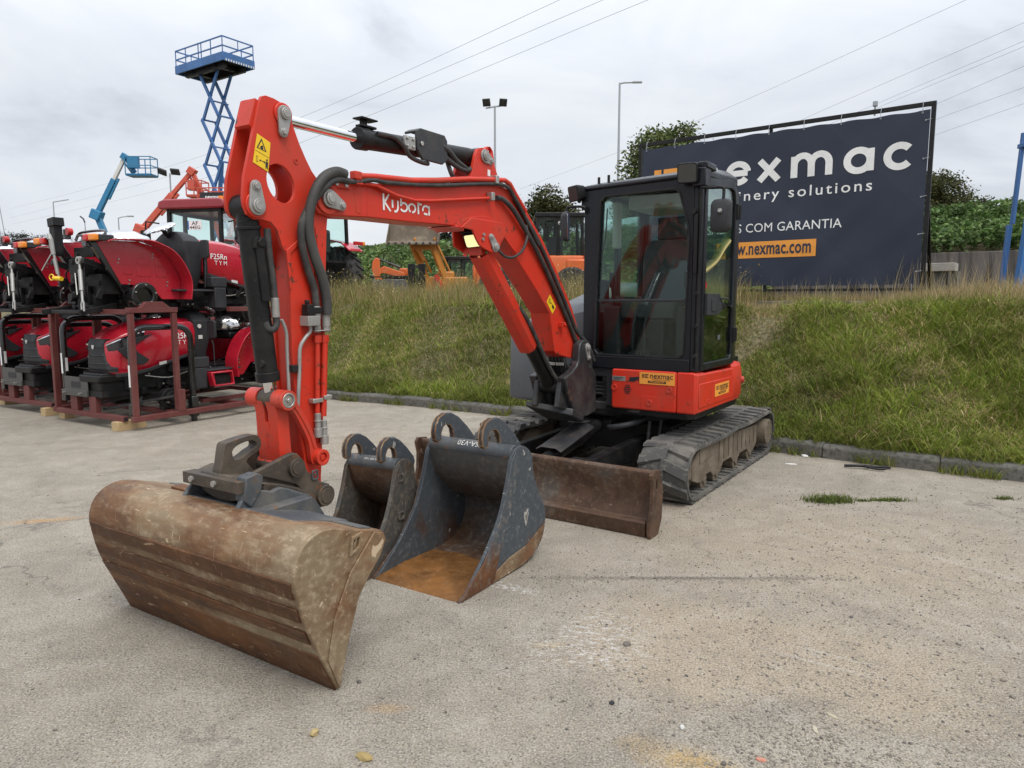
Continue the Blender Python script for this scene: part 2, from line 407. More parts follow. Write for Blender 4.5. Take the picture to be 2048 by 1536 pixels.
M['cream'] = flat('cream_trim', (.5, .48, .42), .7)
M['wood'] = paint('pallet_wood', (.50, .36, .19), .8, (.26, .17, .08), .5, 16, bump=.3, stretch=(1, 6, 6))
M['blue'] = paint('lift_blue', (.035, .16, .42), .45, (.08, .14, .2), .3, 2)
M['dblue'] = paint('scissor_blue', (.042, .140, .36), .45, (.05, .08, .13), .4, 2)
M['cyan'] = paint('boom_lift_blue', (.025, .19, .36), .4, (.1, .2, .3), .3, 2)
M['liftred'] = paint('boom_lift_red', (.55, .085, .05), .45, (.4, .2, .12), .3, 2)
M['orange'] = paint('loader_orange', (.62, .12, .022), .42, (.3, .15, .08), .4, 3)
M['yorange'] = paint('backhoe_yellow', (.55, .205, .03), .45, (.3, .2, .1), .4, 3)
M['pole'] = flat('galvanised_pole', (.36, .38, .40), .5, .3)
M['cable'] = flat('power_cable', (.25, .27, .29), .6)
M['tyre'] = paint('tyre_rubber', (.022, .022, .023), .8, (.14, .12, .10), .4, 6)
M['greyhood'] = paint('grey_engine_hood', (.085, .092, .102), .4, (.2, .19, .17), .3, 3)

def ground_mat():
    t = NT('dusty_asphalt'); n = t.n
    O = t.tc.outputs['Object']
    big = t.noise(.35, 5, .6); mid = t.noise(1.4, 8, .66, None, .6); fine = t.noise(38, 6, .7); grit = t.noise(120, 3, .6)
    vd = t.voro(85); vc = t.voro(85, out='Color')
    base = t.mix(t.ramp(mid, (.35, 0), (.66, 1)), (.268, .232, .180), (.360, .318, .252))
    def blob(cx, cy, rx, ry, rot=0, soft=.45, rag=.35):
        m = n.new('ShaderNodeMapping'); m.vector_type = 'TEXTURE'; m.inputs['Location'].default_value = (cx, cy, 0); m.inputs['Rotation'].default_value = (0, 0, rot); m.inputs['Scale'].default_value = (rx, ry, 1)
        t.link(O, m.inputs[0]); ln = n.new('ShaderNodeVectorMath'); ln.operation = 'LENGTH'; t.link(m.outputs[0], ln.inputs[0])
        d = t.math('ADD', ln.outputs['Value'], t.math('MULTIPLY', t.math('SUBTRACT', mid, .5), rag * 4))
        return t.ramp(d, (1 - soft, 1), (1.0, 0))
    tan = (.378, .308, .220)
    f = t.math('MAXIMUM', t.math('MULTIPLY', blob(1.05, 3.0, 1.1, .66, -.2, .5), .95), t.math('MULTIPLY', blob(2.1, 4.2, 1.9, 1.5, -.5, .8), .8))
    f = t.math('MAXIMUM', f, t.math('MULTIPLY', blob(1.1, 1.9, 1.2, .5, 0, .9), .6))
    f = t.math('MAXIMUM', f, t.math('MULTIPLY', blob(-1.6, 7.4, 4.5, 1.6, -.55, .9), .35))
    f = t.math('MAXIMUM', f, t.math('MULTIPLY', t.ramp(big, (.5, 0), (.68, 1)), .35))
    base = t.mix(f, base, tan)
    base = t.mix(t.math('MULTIPLY', blob(1.02, 2.54, .32, .14, .2, .9), .5), base, (.17, .15, .125))
    for (cx, cy, rx, ry, ro, c, k) in ((-3.33, 4.87, .35, .09, .25, (.45, .25, .08), .8), (.62, 2.24, .26, .10, -.4, (.46, .30, .10), .7), (.17, 3.05, .10, .05, 0, (.46, .34, .16), .6),
                                        (-3.05, 8.1, .28, .10, -.5, (.36, .20, .10), .6), (.75, 1.8, .12, .1, 0, (.4, .3, .16), .5), (-.45, 1.9, .2, .06, .1, (.42, .27, .12), .5), (-.48, 2.55, .1, .04, 0, (.42, .27, .12), .5)):
        base = t.mix(t.math('MULTIPLY', blob(cx, cy, rx, ry, ro, .8, .5), k), base, c)
    chalk = t.math('MULTIPLY', blob(.36, 3.12, .42, .36, .6, .7), t.ramp(t.noise(19, 6, .75, t.map((1, 2.4, 1), (0, 0, .9))), (.50, 0), (.60, 1)))
    base = t.mix(t.math('MULTIPLY', chalk, .85), base, (.66, .65, .63))
    chalk2 = t.math('MULTIPLY', blob(-.05, 3.72, .3, .06, -.5, .6), t.ramp(fine, (.5, 0), (.58, 1)))
    base = t.mix(t.math('MULTIPLY', chalk2, .7), base, (.62, .61, .59))
    # tyre and blade scrapes: long thin wavering lines pressed into the dust
    def line(cx, cy, ang, half, wid, k, c):
        nonlocal base
        b = blob(cx, cy, half, wid, ang, .8, .12); base = t.mix(t.math('MULTIPLY', b, k), base, c)
    line(1.0, 3.83, 0.0, .95, .034, .95, (.13, .108, .085)); line(1.0, 3.87, 0.0, .9, .03, .6, (.40, .35, .28)); line(2.35, 3.9, -.9, 1.3, .03, .45, (.22, .19, .155)); line(1.75, 4.3, -.55, .9, .03, .4, (.22, .19, .155))
    line(2.75, 3.9, -.95, 1.4, .05, .45, (.46, .41, .34)); line(1.9, 3.2, -1.0, 1.2, .06, .4, (.24, .20, .155)); line(2.25, 3.05, -1.0, 1.2, .05, .35, (.45, .40, .32)); line(.2, 2.2, .35, 1.2, .07, .35, (.20, .18, .15)); line(-1.6, 4.6, .5, 1.6, .09, .35, (.21, .19, .16)); line(3.0, 5.0, -.4, 1.5, .08, .4, (.24, .205, .16)); line(1.3, 2.9, -.6, .35, .012, .5, (.5, .47, .42)); line(1.42, 2.95, -.6, .3, .01, .5, (.5, .47, .42)); line(-2.85, 5.0, .4, .9, .02, .7, (.13, .125, .12))
    line(-3.3, 6.4, .3, 1.0, .035, .45, (.16, .15, .14)); line(-2.55, 7.0, -.1, .4, .1, .4, (.15, .14, .13))
    # loose grit: darker and lighter single grains
    gr = t.math('MULTIPLY', t.ramp(vd, (.18, 1), (.32, 0)), t.ramp(t.noise(2.2, 4, .6), (.40, .15), (.62, 1)))
    base = t.mix(t.math('MULTIPLY', gr, .75), base, t.mix(t.ramp(vc, (.35, 0), (.65, 1)), (.10, .095, .09), (.50, .47, .43)))
    gm = t.noise(62, 5, .75)
    base = t.mix(t.math('MULTIPLY', t.ramp(grit, (.36, 1), (.48, 0)), .65), base, (.10, .094, .086))
    base = t.mix(t.math('MULTIPLY', t.ramp(grit, (.54, 0), (.64, 1)), .55), base, (.56, .53, .49))
    base = t.mix(t.math('MULTIPLY', t.ramp(gm, (.34, 1), (.46, 0)), .36), base, (.12, .11, .10))
    base = t.mix(t.math('MULTIPLY', t.ramp(gm, (.56, 0), (.66, 1)), .3), base, (.50, .47, .43))
    base = t.mix(t.math('MULTIPLY', t.ramp(fine, (.3, 1), (.45, 0)), .4), base, (.15, .14, .13))
    pa = t.noise(5.5, 7, .7); base = t.mix(t.math('MULTIPLY', t.ramp(pa, (.42, 1), (.30, 0)), .0), base, base); base = t.mix(t.ramp(pa, (.36, .22), (.5, 0)), base, (.15, .14, .125)); base = t.mix(t.ramp(pa, (.52, 0), (.66, .25)), base, (.46, .43, .385))
    cr = n.new('ShaderNodeTexVoronoi'); cr.feature = 'DISTANCE_TO_EDGE'; cr.inputs['Scale'].default_value = .42
    wv = n.new('ShaderNodeVectorMath'); wv.operation = 'ADD'; t.link(O, wv.inputs[0])
    nn = n.new('ShaderNodeTexNoise'); nn.inputs['Scale'].default_value = 2.6; nn.inputs['Detail'].default_value = 8; t.link(O, nn.inputs[0]); t.link(nn.outputs[1], wv.inputs[1]); t.link(wv.outputs[0], cr.inputs[0])
    crk = t.math('MULTIPLY', t.ramp(cr.outputs['Distance'], (.0, 1), (.011, 0)), t.ramp(big, (.40, 1), (.5, 0)))
    base = t.mix(t.math('MULTIPLY', crk, .6), base, (.09, .085, .08))
    t.set(col=base, rough=.93, spec=.2)
    h = t.math('ADD', t.math('MULTIPLY', grit, .4), t.math('ADD', t.math('MULTIPLY', fine, .9), t.math('ADD', t.math('MULTIPLY', gr, .7), t.math('MULTIPLY', pa, .7))))
    t.bump(h, .75, .02)
    return t.m
M['ground'] = ground_mat()
def kerb_mat():
    t = NT('old_kerb_concrete'); a = t.noise(3, 8, .65); b = t.noise(22, 6, .7)
    c = t.mix(a, (.075, .070, .060), (.20, .188, .165)); c = t.mix(t.ramp(b, (.48, 0), (.66, .85)), c, (.042, .045, .030))
    t.set(col=c, rough=.95); t.bump(t.math('ADD', a, b), .6, .02); return t.m
M['kerb'] = kerb_mat(); M['kerblight'] = paint('weathered_concrete', (.36, .34, .31), .9, (.14, .12, .10), .6, 3, bump=.3)
def wallmat():
    t = NT('stained_concrete_wall'); a = t.noise(1.2, 8, .65); b = t.noise(1.6, 6, .6, t.map((3, 3, .35)))
    c = t.mix(a, (.075, .066, .06), (.17, .15, .135)); c = t.mix(t.ramp(b, (.40, 0), (.6, .85)), c, (.03, .028, .027))
    t.set(col=c, rough=.95); t.bump(a, .5, .03); return t.m
M['wall'] = wallmat()
def soil():
    t = NT('bank_soil'); a = t.noise(2.5, 8, .65); b = t.noise(17, 6, .7)
    c = t.mix(a, (.060, .056, .026), (.125, .105, .052)); c = t.mix(t.ramp(b, (.45, 0), (.62, .9)), c, (.24, .19, .11)); c = t.mix(t.ramp(t.noise(48, 4, .7), (.5, 0), (.6, .8)), c, (.05, .06, .018))
    t.set(col=c, rough=1); t.bump(b, .8, .03); return t.m
M['soil'] = soil()
def yardmat():
    t = NT('upper_yard_gravel'); a = t.noise(.6, 7, .65); t.set(col=t.mix(a, (.19, .175, .14), (.30, .275, .23)), rough=1); return t.m
M['yard'] = yardmat()
def vcol(name, rough=.7, trans=.25):
    """foliage: each blade or leaf carries its own hue; thin leaves let some light through"""
    t = NT(name); a = t.n.new('ShaderNodeAttribute'); a.attribute_name = 'Col'
    t.set(col=a.outputs['Color'], rough=rough, spec=.25)
    tl = t.n.new('ShaderNodeBsdfTranslucent'); t.link(a.outputs['Color'], tl.inputs[0]); mx = t.n.new('ShaderNodeMixShader'); mx.inputs[0].default_value = trans
    t.link(t.b.outputs[0], mx.inputs[1]); t.link(tl.outputs[0], mx.inputs[2]); t.link(mx.outputs[0], t.n['Material Output'].inputs[0]); return t.m
M['blade'] = vcol('grass_blades'); M['leaf'] = vcol('leaves', .6, .2)
M['bark'] = paint('bark', (.10, .075, .05), .9, (.2, .17, .13), .4, 6, bump=.5)

# ------------------------------------------------------------------ terrain
KX = np.array([.773, -.634]); KY = np.array([.634, .773])
KERB = np.array([(-80, 3.), (-30, 5.2), (-12, 6.45), (-9.15, 6.72), (-8.3, 6.96), (-6.16, 7.24), (-2.4, 7.25), (-1.31, 7.3), (-.38, 7.36), (3, 7.6), (12, 8.2)])
def kerb_ky(kx): return np.interp(kx, KERB[:, 0], KERB[:, 1])
def k2w(kx, ky): return np.stack([kx * KX[0] + ky * KY[0], kx * KX[1] + ky * KY[1]], -1)
def sstep(x, a, b):
    t = np.clip((x - a) / (b - a), 0, 1); return t * t * (3 - 2 * t)
def wob(x, y): return .5 * np.sin(1.7 * x + .6 * y + 1) + .3 * np.sin(3.1 * y - 1.3 * x) + .25 * np.sin(5.3 * x + 2.1 * y) + .2 * np.sin(7.9 * y + 4.3 * x + 2)
def bank_z(kx, t):
    """height above the yard at distance t behind the kerb face"""
    run = 2.75 + .25 * np.sin(kx * .9); x = np.clip((t - .12) / run, 0, 1.4)
    z = .12 + 1.31 * np.clip(x ** 1.12 * 1.06 - .06 * x ** 3, 0, 1) * (x < 1) + 1.31 * (x >= 1)
    z = np.where(x >= 1, 1.43, np.minimum(z, 1.43))
    amp = sstep(t, .15, .8) * (1 - .6 * sstep(t, 3.5, 6))
    z = z + amp * .05 * wob(kx, t)
    path = np.exp(-((kx + 3.75 + .25 * np.sin(t * 2)) / .34) ** 2) * sstep(t, .3, 1.2) * (1 - sstep(t, 3.2, 4.6))
    z = z - .16 * path
    right = sstep(kx, -12, -9)
    z = z + sstep(t, 13.5, 21.3) * 2.6 * (1 - right)                              # road bank rises straight out of the yard on the left
    z = z + right * ((t > 16.4) * 1.42 + sstep(t, 16.4, 21.3) * 1.25)               # on the right a retaining wall carries it
    return z
def path_mask(kx, t): return np.exp(-((kx + 3.75 + .25 * np.sin(t * 2)) / .25) ** 2) * sstep(t, .3, 1.2) * (1 - sstep(t, 3.4, 4.6))
def grid_mesh(name, xs, ts, zf, mat, kind='structure'):
    X, T = np.meshgrid(xs, ts, indexing='ij'); P = k2w(X, kerb_ky(X) + T); Z = zf(X, T)
    co = np.concatenate([P.reshape(-1, 2), Z.reshape(-1, 1)], 1).astype(np.float32); n, m = len(xs), len(ts)
    i = (np.arange(n - 1)[:, None] * m + np.arange(m - 1)[None]).reshape(-1); q = np.stack([i, i + m, i + m + 1, i + 1], 1)
    me = bpy.data.meshes.new(name); me.vertices.add(len(co)); me.vertices.foreach_set('co', co.ravel())
    me.loops.add(q.size); me.loops.foreach_set('vertex_index', q.ravel().astype(np.int32)); me.polygons.add(len(q))
    me.polygons.foreach_set('loop_start', (np.arange(len(q)) * 4).astype(np.int32)); me.update(); me.validate()
    me.polygons.foreach_set('use_smooth', [True] * len(q)); me.materials.append(mat)
    o = bpy.data.objects.new(name, me); COL.objects.link(o); o['kind'] = kind; return o
g = MB(); g.face([(-1500, -600, 0), (1500, -600, 0), (1500, 2200, 0), (-1500, 2200, 0)]); tag(g.done('ground', M['ground']), kind='structure')
grid_mesh('grass_bank', np.concatenate([np.linspace(-60, -11, 60), np.linspace(-10.8, 6, 130), np.linspace(6.4, 12, 14)]), np.concatenate([np.linspace(.125, 5, 60), np.linspace(5.3, 12.4, 20)]), bank_z, M['soil'])
grid_mesh('upper_yard', np.linspace(-75, 30, 130), np.concatenate([np.linspace(12.4, 16.38, 8)]), bank_z, M['yard'])
grid_mesh('road_bank', np.linspace(-75, 30, 150), np.concatenate([np.linspace(16.38, 16.42, 2), np.linspace(17, 24, 18), [40, 90]]), lambda a, b: np.minimum(bank_z(a, b), 5.4), M['soil'])
kb = MB(); ks = list(np.arange(-14, 6.1, .25)); joint = .0015
for i in range(0, len(ks) - 1, 4):                                                # one-metre kerb stones, slightly out of line
    a, b = ks[i], ks[min(i + 4, len(ks) - 1)]; dz = random.uniform(-.008, .008); dy = random.uniform(-.012, .012)
    A0 = k2w(a + joint, kerb_ky(a) + dy); B0 = k2w(b - joint, kerb_ky(b) + dy); A1 = k2w(a + joint, kerb_ky(a) + .15); B1 = k2w(b - joint, kerb_ky(b) + .15)
    bot = [(*A0, -.05), (*B0, -.05), (*B1, -.05), (*A1, -.05)]; c = .02
    A0t = k2w(a + joint, kerb_ky(a) + dy + .03); B0t = k2w(b - joint, kerb_ky(b) + dy + .03)
    kb.loft([bot, [(*A0, .11 + dz), (*B0, .11 + dz), (*B1, .11 + dz), (*A1, .11 + dz)], [(*A0t, .138 + dz), (*B0t, .138 + dz), (*B1, .14 + dz), (*A1, .14 + dz)]])
tag(kb.done('kerb', M['kerb'], bevel=.012), kind='structure')
# retaining wall on the right, carrying the road bank
wl = MB()
a = k2w(-9.5, kerb_ky(-9.5) + 16.2); b = k2w(12, kerb_ky(12) + 16.2); d = np.array([.634, .773]) * .25
wl.loft([[(*a, 1.2), (*b, 1.2), (*(b + d), 1.2), (*(a + d), 1.2)], [(*a, 2.87), (*b, 2.87), (*(b + d), 2.87), (*(a + d), 2.87)]])
tag(wl.done('retaining_wall', M['wall'], bevel=.02), 'stained grey concrete retaining wall below the fern bank on the right', 'wall')
pl = MB(); a = k2w(-5.1, 12.45); b = k2w(-2.9, 12.45); d = np.array([.634, .773]) * .22
pl.loft([[(*a, 1.1), (*b, 1.1), (*(b + d), 1.1), (*(a + d), 1.1)], [(*a, 1.53), (*b, 1.53), (*(b + d), 1.53), (*(a + d), 1.53)]])
tag(pl.done('concrete_plinth', M['kerb'], bevel=.015), 'low grey concrete strip at the foot of the large banner', 'plinth')
gr = MB()                                                                        # guard rail of the road on top of the bank
A = k2w(-70, kerb_ky(-70) + 21.6); B_ = k2w(28, kerb_ky(28) + 21.6)
pts = [k2w(x, kerb_ky(x) + 21.7) for x in np.linspace(-60, 28, 12)]
for p, q in zip(pts, pts[1:]): gr.bar((*p, 4.52), (*q, 4.52), .05, .28)
gt = thing('guard_rail', 'long grey road barrier along the top of the green bank', 'guard rail', Matrix.Identity(4))
gr.done('rail', M['pole'], gt)
po = MB()
for x in np.arange(-58, 28, 4): p = k2w(x, kerb_ky(x) + 21.75); po.bar((*p, 3.8), (*p, 4.6), .08, .1)
po.done('post', M['pole'], gt)

# ------------------------------------------------------------------ vegetation builders
def set_mesh(name, co, tris_or_quads, col, mat, k):
    me = bpy.data.meshes.new(name); me.vertices.add(len(co)); me.vertices.foreach_set('co', co.astype(np.float32).ravel())
    f = tris_or_quads; me.loops.add(f.size); me.loops.foreach_set('vertex_index', f.ravel().astype(np.int32)); me.polygons.add(len(f))
    me.polygons.foreach_set('loop_start', (np.arange(len(f)) * k).astype(np.int32)); me.update()
    at = me.attributes.new('Col', 'FLOAT_COLOR', 'POINT'); at.data.foreach_set('color', np.concatenate([col, np.ones((len(col), 1))], 1).astype(np.float32).ravel())
    me.materials.append(mat); o = bpy.data.objects.new(name, me); COL.objects.link(o); return o
def blades(name, P, h, w, lean, col, mat=None):
    """grass: every blade a bent strip of three triangles"""
    N = len(P); th = rng.uniform(0, 2 * np.pi, N); s = np.stack([np.cos(th), np.sin(th), 0 * th], 1) * (w / 2)[:, None]
    ld = rng.uniform(0, 2 * np.pi, N); L = np.stack([np.cos(ld) * lean, np.sin(ld) * lean, 0 * ld], 1) * h[:, None]
    up = np.array([0, 0, 1.0]) * h[:, None]
    v = np.stack([P - s, P + s, P + L * .35 + up * .55 - s * .8, P + L * .35 + up * .55 + s * .8, P + L + up * np.sqrt(np.clip(1 - lean ** 2 * .5, .1, 1))[:, None]], 1)
    b = np.arange(N)[:, None] * 5; f = np.concatenate([b + np.array([0, 1, 3]), b + np.array([0, 3, 2]), b + np.array([2, 3, 4])], 0)
    return set_mesh(name, v.reshape(-1, 3), f, np.repeat(col, 5, 0), mat or M['blade'], 3)
def leaf_quads(C, size, up=.3):
    N = len(C); a = rng.normal(size=(N, 3)); a[:, 2] *= .7; a /= np.linalg.norm(a, axis=1)[:, None]
    b = rng.normal(size=(N, 3)); b -= a * (a * b).sum(1)[:, None]; b /= np.linalg.norm(b, axis=1)[:, None]
    s = (size * rng.uniform(.6, 1.3, N))[:, None]
    return np.stack([C - a * s, C + b * s * .45, C + a * s, C - b * s * .45], 1)
def foliage(name, C, size, col, parent=None):
    v = leaf_quads(C, size); N = len(C); f = np.arange(N * 4).reshape(N, 4)
    o = set_mesh(name, v.reshape(-1, 3), f, np.repeat(col, 4, 0), M['leaf'], 4)
    if parent: o.parent = parent
    return o
def hue(N, stops, spread=.25):
    S = np.array(stops); k = rng.integers(0, len(S), N); j = rng.integers(0, len(S), N); t = rng.random((N, 1))
    return np.clip((S[k] * t + S[j] * (1 - t)) * rng.uniform(1 - spread, 1 + spread, (N, 1)), 0, 1)
# ------------------------------------------------------------------ lettering by strokes (letter units: x-height 1)
def la(cx, cy, r, a0, a1, n=14, ry=None): return arc(cx, cy, r, a0, a1, n, ry)
NEX = {'n': ([[(.0, 0), (.0, 1.0)], la(.40, .56, .40, 180, 0, 14, .44) + [(.8, 0)]], .80),
       'e': ([[(.02, .5), (.93, .5)], la(.48, .5, .46, 8, 325, 24)], .94),
       'x': ([[(0, 0), (.86, 1)], [(0, 1), (.86, 0)]], .86),
       'm': ([[(0, 0), (0, 1)], la(.37, .58, .37, 180, 0, 12, .42) + [(.74, 0)], la(1.11, .58, .37, 180, 0, 12, .42) + [(1.48, 0)]], 1.48),
       'a': ([la(.46, .5, .46, 0, 360, 28), [(.92, 0), (.92, 1)]], .92),
       'c': ([la(.48, .5, .46, 42, 318, 22)], .82)}
# the bold italic-free maker's lettering on the boom, with its open cut strokes
KUB = [[(0, -.05), (0, 1.5)], [(.62, 1.5), (.10, .72), (.74, -.08)], [(.98, 1.02), (.98, .28)], [(1.60, 1.02), (1.60, .38), (1.54, .14), (1.40, -.02), (1.16, -.06)],
       [(1.96, 1.5), (1.96, .55)], la(2.28, .48, .40, 140, -150, 16), la(3.25, .48, .40, 205, -90, 18), la(3.25, .48, .40, -115, -150, 4),
       [(4.02, 1.5), (4.02, -.02)], [(4.02, .98), (4.46, .98)], la(4.98, .48, .40, 200, -20, 16), [(5.37, .9), (5.37, -.02)], la(4.98, .42, .36, 225, 300, 6)]

# ------------------------------------------------------------------ the excavator
O = Vector((1.281, 6.972, 0)); ME = frame(O, (.8281, -.5606), (.5606, .8281))
OB = Vector((.438, 5.786, 0)); MBW = frame(OB, (.8433, -.5375), (.5375, .8433)); BE = ME.inverted() @ MBW
EX = thing('excavator', 'orange red tracked excavator with black cab, its wide rusty bucket lowered on the ground', 'excavator', ME)
E_ = lambda u, v, z: (u, -v, z)
def X(): return MB()
def Bm(): return MB(BE)
UC = .05; VC = .26
def stadium(c, hl, r, zc, n=14): return arc(c + hl, zc, r, -90, 90, n) + arc(c - hl, zc, r, 90, 270, n)
def make_track(s, ):
    u0, u1 = sorted((UC + s * .593, UC + s * .993)); uo = u1 if s > 0 else u0
    ro, zc = .205, .228; hl = 1.275 - ro - .03
    out = []                                                          # belt path, the top run slightly sagging between its rollers
    n = 120; per = []
    for i in range(36): a = -90 + 180 * i / 36; per.append((VC + hl + ro * math.cos(R(a)), zc + ro * math.sin(R(a))))
    for i in range(50): t = i / 50; per.append((VC + hl - 2 * hl * t, zc + ro - .016 * math.sin(math.pi * t) * abs(math.sin(2 * math.pi * t)) + .012 * t))
    for i in range(36): a = 90 + 180 * i / 36; per.append((VC - hl + ro * math.cos(R(a)), zc + ro * math.sin(R(a)) + .012 * (1 - i / 36)))
    for i in range(50): t = i / 50; per.append((VC - hl + 2 * hl * t, zc - ro))
    # resample evenly
    P = np.array(per + per[:1]); L = np.concatenate([[0], np.cumsum(np.hypot(*np.diff(P, axis=0).T))]); T = np.linspace(0, L[-1], 145)[:-1]
    Q = np.stack([np.interp(T, L, P[:, 0]), np.interp(T, L, P[:, 1])], 1); Nn = len(Q)
    D = np.roll(Q, -1, 0) - np.roll(Q, 1, 0); D /= np.linalg.norm(D, axis=1)[:, None]; N2 = np.stack([D[:, 1], -D[:, 0]], 1)   # outward
    m = X(); rows = []
    for i in range(Nn):
        o = Q[i] + N2[i] * .010; k = Q[i] - N2[i] * .022; eo = Q[i] + N2[i] * .002
        rows.append([m.v(E_(u0, *eo)), m.v(E_(u0 + .025, *o)), m.v(E_(u1 - .025, *o)), m.v(E_(u1, *eo)), m.v(E_(u1, *k)), m.v(E_(u0, *k))])
    for i in range(Nn):
        A, B2 = rows[i], rows[(i + 1) % Nn]
        for j in range(6): m.bm.faces.new((A[j], A[(j + 1) % 6], B2[(j + 1) % 6], B2[j]))
    for i in range(0, Nn, 4):                                          # grouser lugs: a chevron half on each side, staggered
        for side in (0, 1):
            if side: i2 = (i + 2) % Nn
            else: i2 = i
            c = Q[i2]; d = D[i2]; nn = N2[i2]
            ua, ub = ((u0 + .004, u0 + .215) if side == 0 else (u1 - .215, u1 - .004))
            sk = .035 if side == 0 else -.035
            pts = []
            for (uu, sh) in ((ua, -sk), (ub, sk)):
                w = .040
                base = [c + d * (sh - w * 1.2), c + d * (sh + w * 1.2)]; top = [c + d * (sh - w * .95), c + d * (sh + w * .95)]
                pts.append([(uu, *(base[0] + nn * .006)), (uu, *(top[0] + nn * .028)), (uu, *(top[1] + nn * .028)), (uu, *(base[1] + nn * .006))])
            m.loft([[E_(*p) for p in pts[0]], [E_(*p) for p in pts[1]]])
    for i in range(0, Nn, 3):                                          # rubber ribs inside the belt
        c = Q[i] - N2[i] * .026; d = D[i] * .012; nn = N2[i] * .008
        m.loft([[E_(uu, *(c - d + nn)), E_(uu, *(c - d - nn)), E_(uu, *(c + d - nn)), E_(uu, *(c + d + nn))] for uu in (u0 + .02, u1 - .02)])
    tr = m.done('track', M['rubber'], EX, ang=40)
    ui = u0 + .06; ue = u1 - .045
    f = X()
    prof = [(1.16, .375), (1.29, .27), (1.28, .16), (1.14, .115), (1.02, .105), (.95, .15), (.84, .15), (.78, .10), (.60, .10), (.52, .17), (.30, .17), (.22, .105), (.12, .105), (.04, .16), (-.18, .16), (-.25, .10), (-.38, .105), (-.50, .17), (-.50, .345), (.62, .405)]
    f.prism(prof, ui, ue, FB)
    f.prism([(1.14, .385), (.70, .395), (.70, .30), (1.12, .26)], ue, ue + .006, FB)
    for k in range(9): v = -.40 + k * .13; f.prism([(v, .36 + .05 * (v + .4) / 1.1 - .02), (v + .012, .36 + .05 * (v + .4) / 1.1 - .02), (v + .012, .20), (v, .20)], ue, ue + .007, FB)
    fr = f.done('track_frame', M['mud'], tr, bevel=.012)
    for v in (1.0, .70, .16, -.28): 
        r_ = X(); r_.cyl(E_(ui - .01, v, .105), E_(ue - .005, v, .105), .075, seg=20); r_.cyl(E_(ue - .005, v, .105), E_(ue + .008, v, .105), .03, seg=14); r_.done('roller', M['mud'], tr, bevel=.006)
    i_ = X(); i_.cyl(E_(u0 + .09, VC + hl, zc), E_(u1 - .09, VC + hl, zc), .165, seg=32); i_.cyl(E_(u0 + .05, VC + hl, zc), E_(u1 - .05, VC + hl, zc), .06, seg=18); i_.done('idler', M['mud'], tr, bevel=.01)
    d_ = X(); d_.cyl(E_(u0 + .08, VC - hl, zc), E_(u1 - .1, VC - hl, zc), .165, seg=24); d_.cyl(E_(u1 - .12, VC - hl + .06, zc + .02), E_(u1 + .012, VC - hl + .06, zc + .02), .125, seg=32)
    for k in range(9): a = k * 40; d_.cyl(E_(u1 - .01, VC - hl + .06 + .1 * math.cos(R(a)), zc + .02 + .1 * math.sin(R(a))), E_(u1 + .02, VC - hl + .06 + .1 * math.cos(R(a)), zc + .02 + .1 * math.sin(R(a))), .01, seg=6)
    d_.done('drive_sprocket', M['mud'], tr, bevel=.008)
    return tr
make_track(1); make_track(-1)
b = X(); b.box((-.5, -.75, .22), (.62, .15, .47)); b.box((-.55, -.70, .30), (.66, -.45, .43)); b.box((-.55, .02, .30), (.66, .22, .43)); b.cyl(E_(UC, .26, .46), E_(UC, .26, .60), .43, seg=40)
for k in range(28): a = k * 360 / 28; b.cyl(E_(UC + .40 * math.cos(R(a)), .26 + .40 * math.sin(R(a)), .58), E_(UC + .40 * math.cos(R(a)), .26 + .40 * math.sin(R(a)), .61), .012, seg=6)
b.done('undercarriage', M['black2'], EX, bevel=.015)
# dozer blade
bl = X(); u0, u1 = -.945, 1.075
path = [(2.262, .012), (2.262, .095), (2.225, .11), (2.195, .18), (2.185, .25), (2.195, .33), (2.225, .395), (2.225, .43), (2.15, .43), (2.115, .36), (2.105, .25), (2.12, .14), (2.15, .05), (2.22, .012)]
bl.prism(path, u0, u1, FB)
bl.cyl(E_(u0, 2.20, .415), E_(u1, 2.20, .415), .026, seg=14)
blade = bl.done('dozer_blade', M['rustblade'], EX, bevel=.006)
e2 = X(); e2.prism([(2.272, .004), (2.285, .10), (2.262, .112), (2.252, .004)], u0, u1 - .03, FB); e2.done('cutting_edge', M['rustblade'], blade, bevel=.003)
for s, uu in ((1, u1), (-1, u0)):
    e3 = X(); e3.prism([(2.29, .0), (2.30, .10), (2.262, .2), (2.255, .33), (2.278, .42), (2.25, .45), (2.15, .44), (2.09, .3), (2.10, .1), (2.16, .0)], uu - .012, uu + .014, FB, holes=[rrect(2.19, .31, 2.215, .385, .012)])
    e3.done('end_plate', M['rustblade'], blade, bevel=.004)
for uu in (.42, -.32):
    a = X(); a.prism([(2.14, .42), (2.05, .42), (1.9, .38), (.85, .40), (.85, .24), (1.9, .20), (2.14, .16)], uu - .04, uu + .04, FB); a.done('blade_arm', M['black2'], EX, bevel=.01)
c = X(); c.cyl(E_(UC, 2.05, .30), E_(UC, 1.72, .36), .05, seg=20); c.cyl(E_(UC, 1.75, .355), E_(UC, 1.0, .48), .062, seg=20); c.cyl(E_(UC - .1, 2.05, .30), E_(UC + .1, 2.05, .30), .035); c.cyl(E_(UC - .13, .98, .49), E_(UC + .13, .98, .49), .06)
cy = c.done('blade_cylinder', M['black2'], EX, bevel=.005)
gp = X(); S = [(-.115, .0), (-.065, .024), (.065, .024), (.115, .0)]
gp.loft([[E_(UC + a, 1.86, .395 + h) for a, h in S] + [E_(UC + a, 1.86, .385 + h) for a, h in S[::-1]], [E_(UC + a * .95, 1.30, .505 + h) for a, h in S] + [E_(UC + a * .95, 1.30, .495 + h) for a, h in S[::-1]]])
gp.done('cylinder_guard', M['dgrey'], EX, bevel=.004)
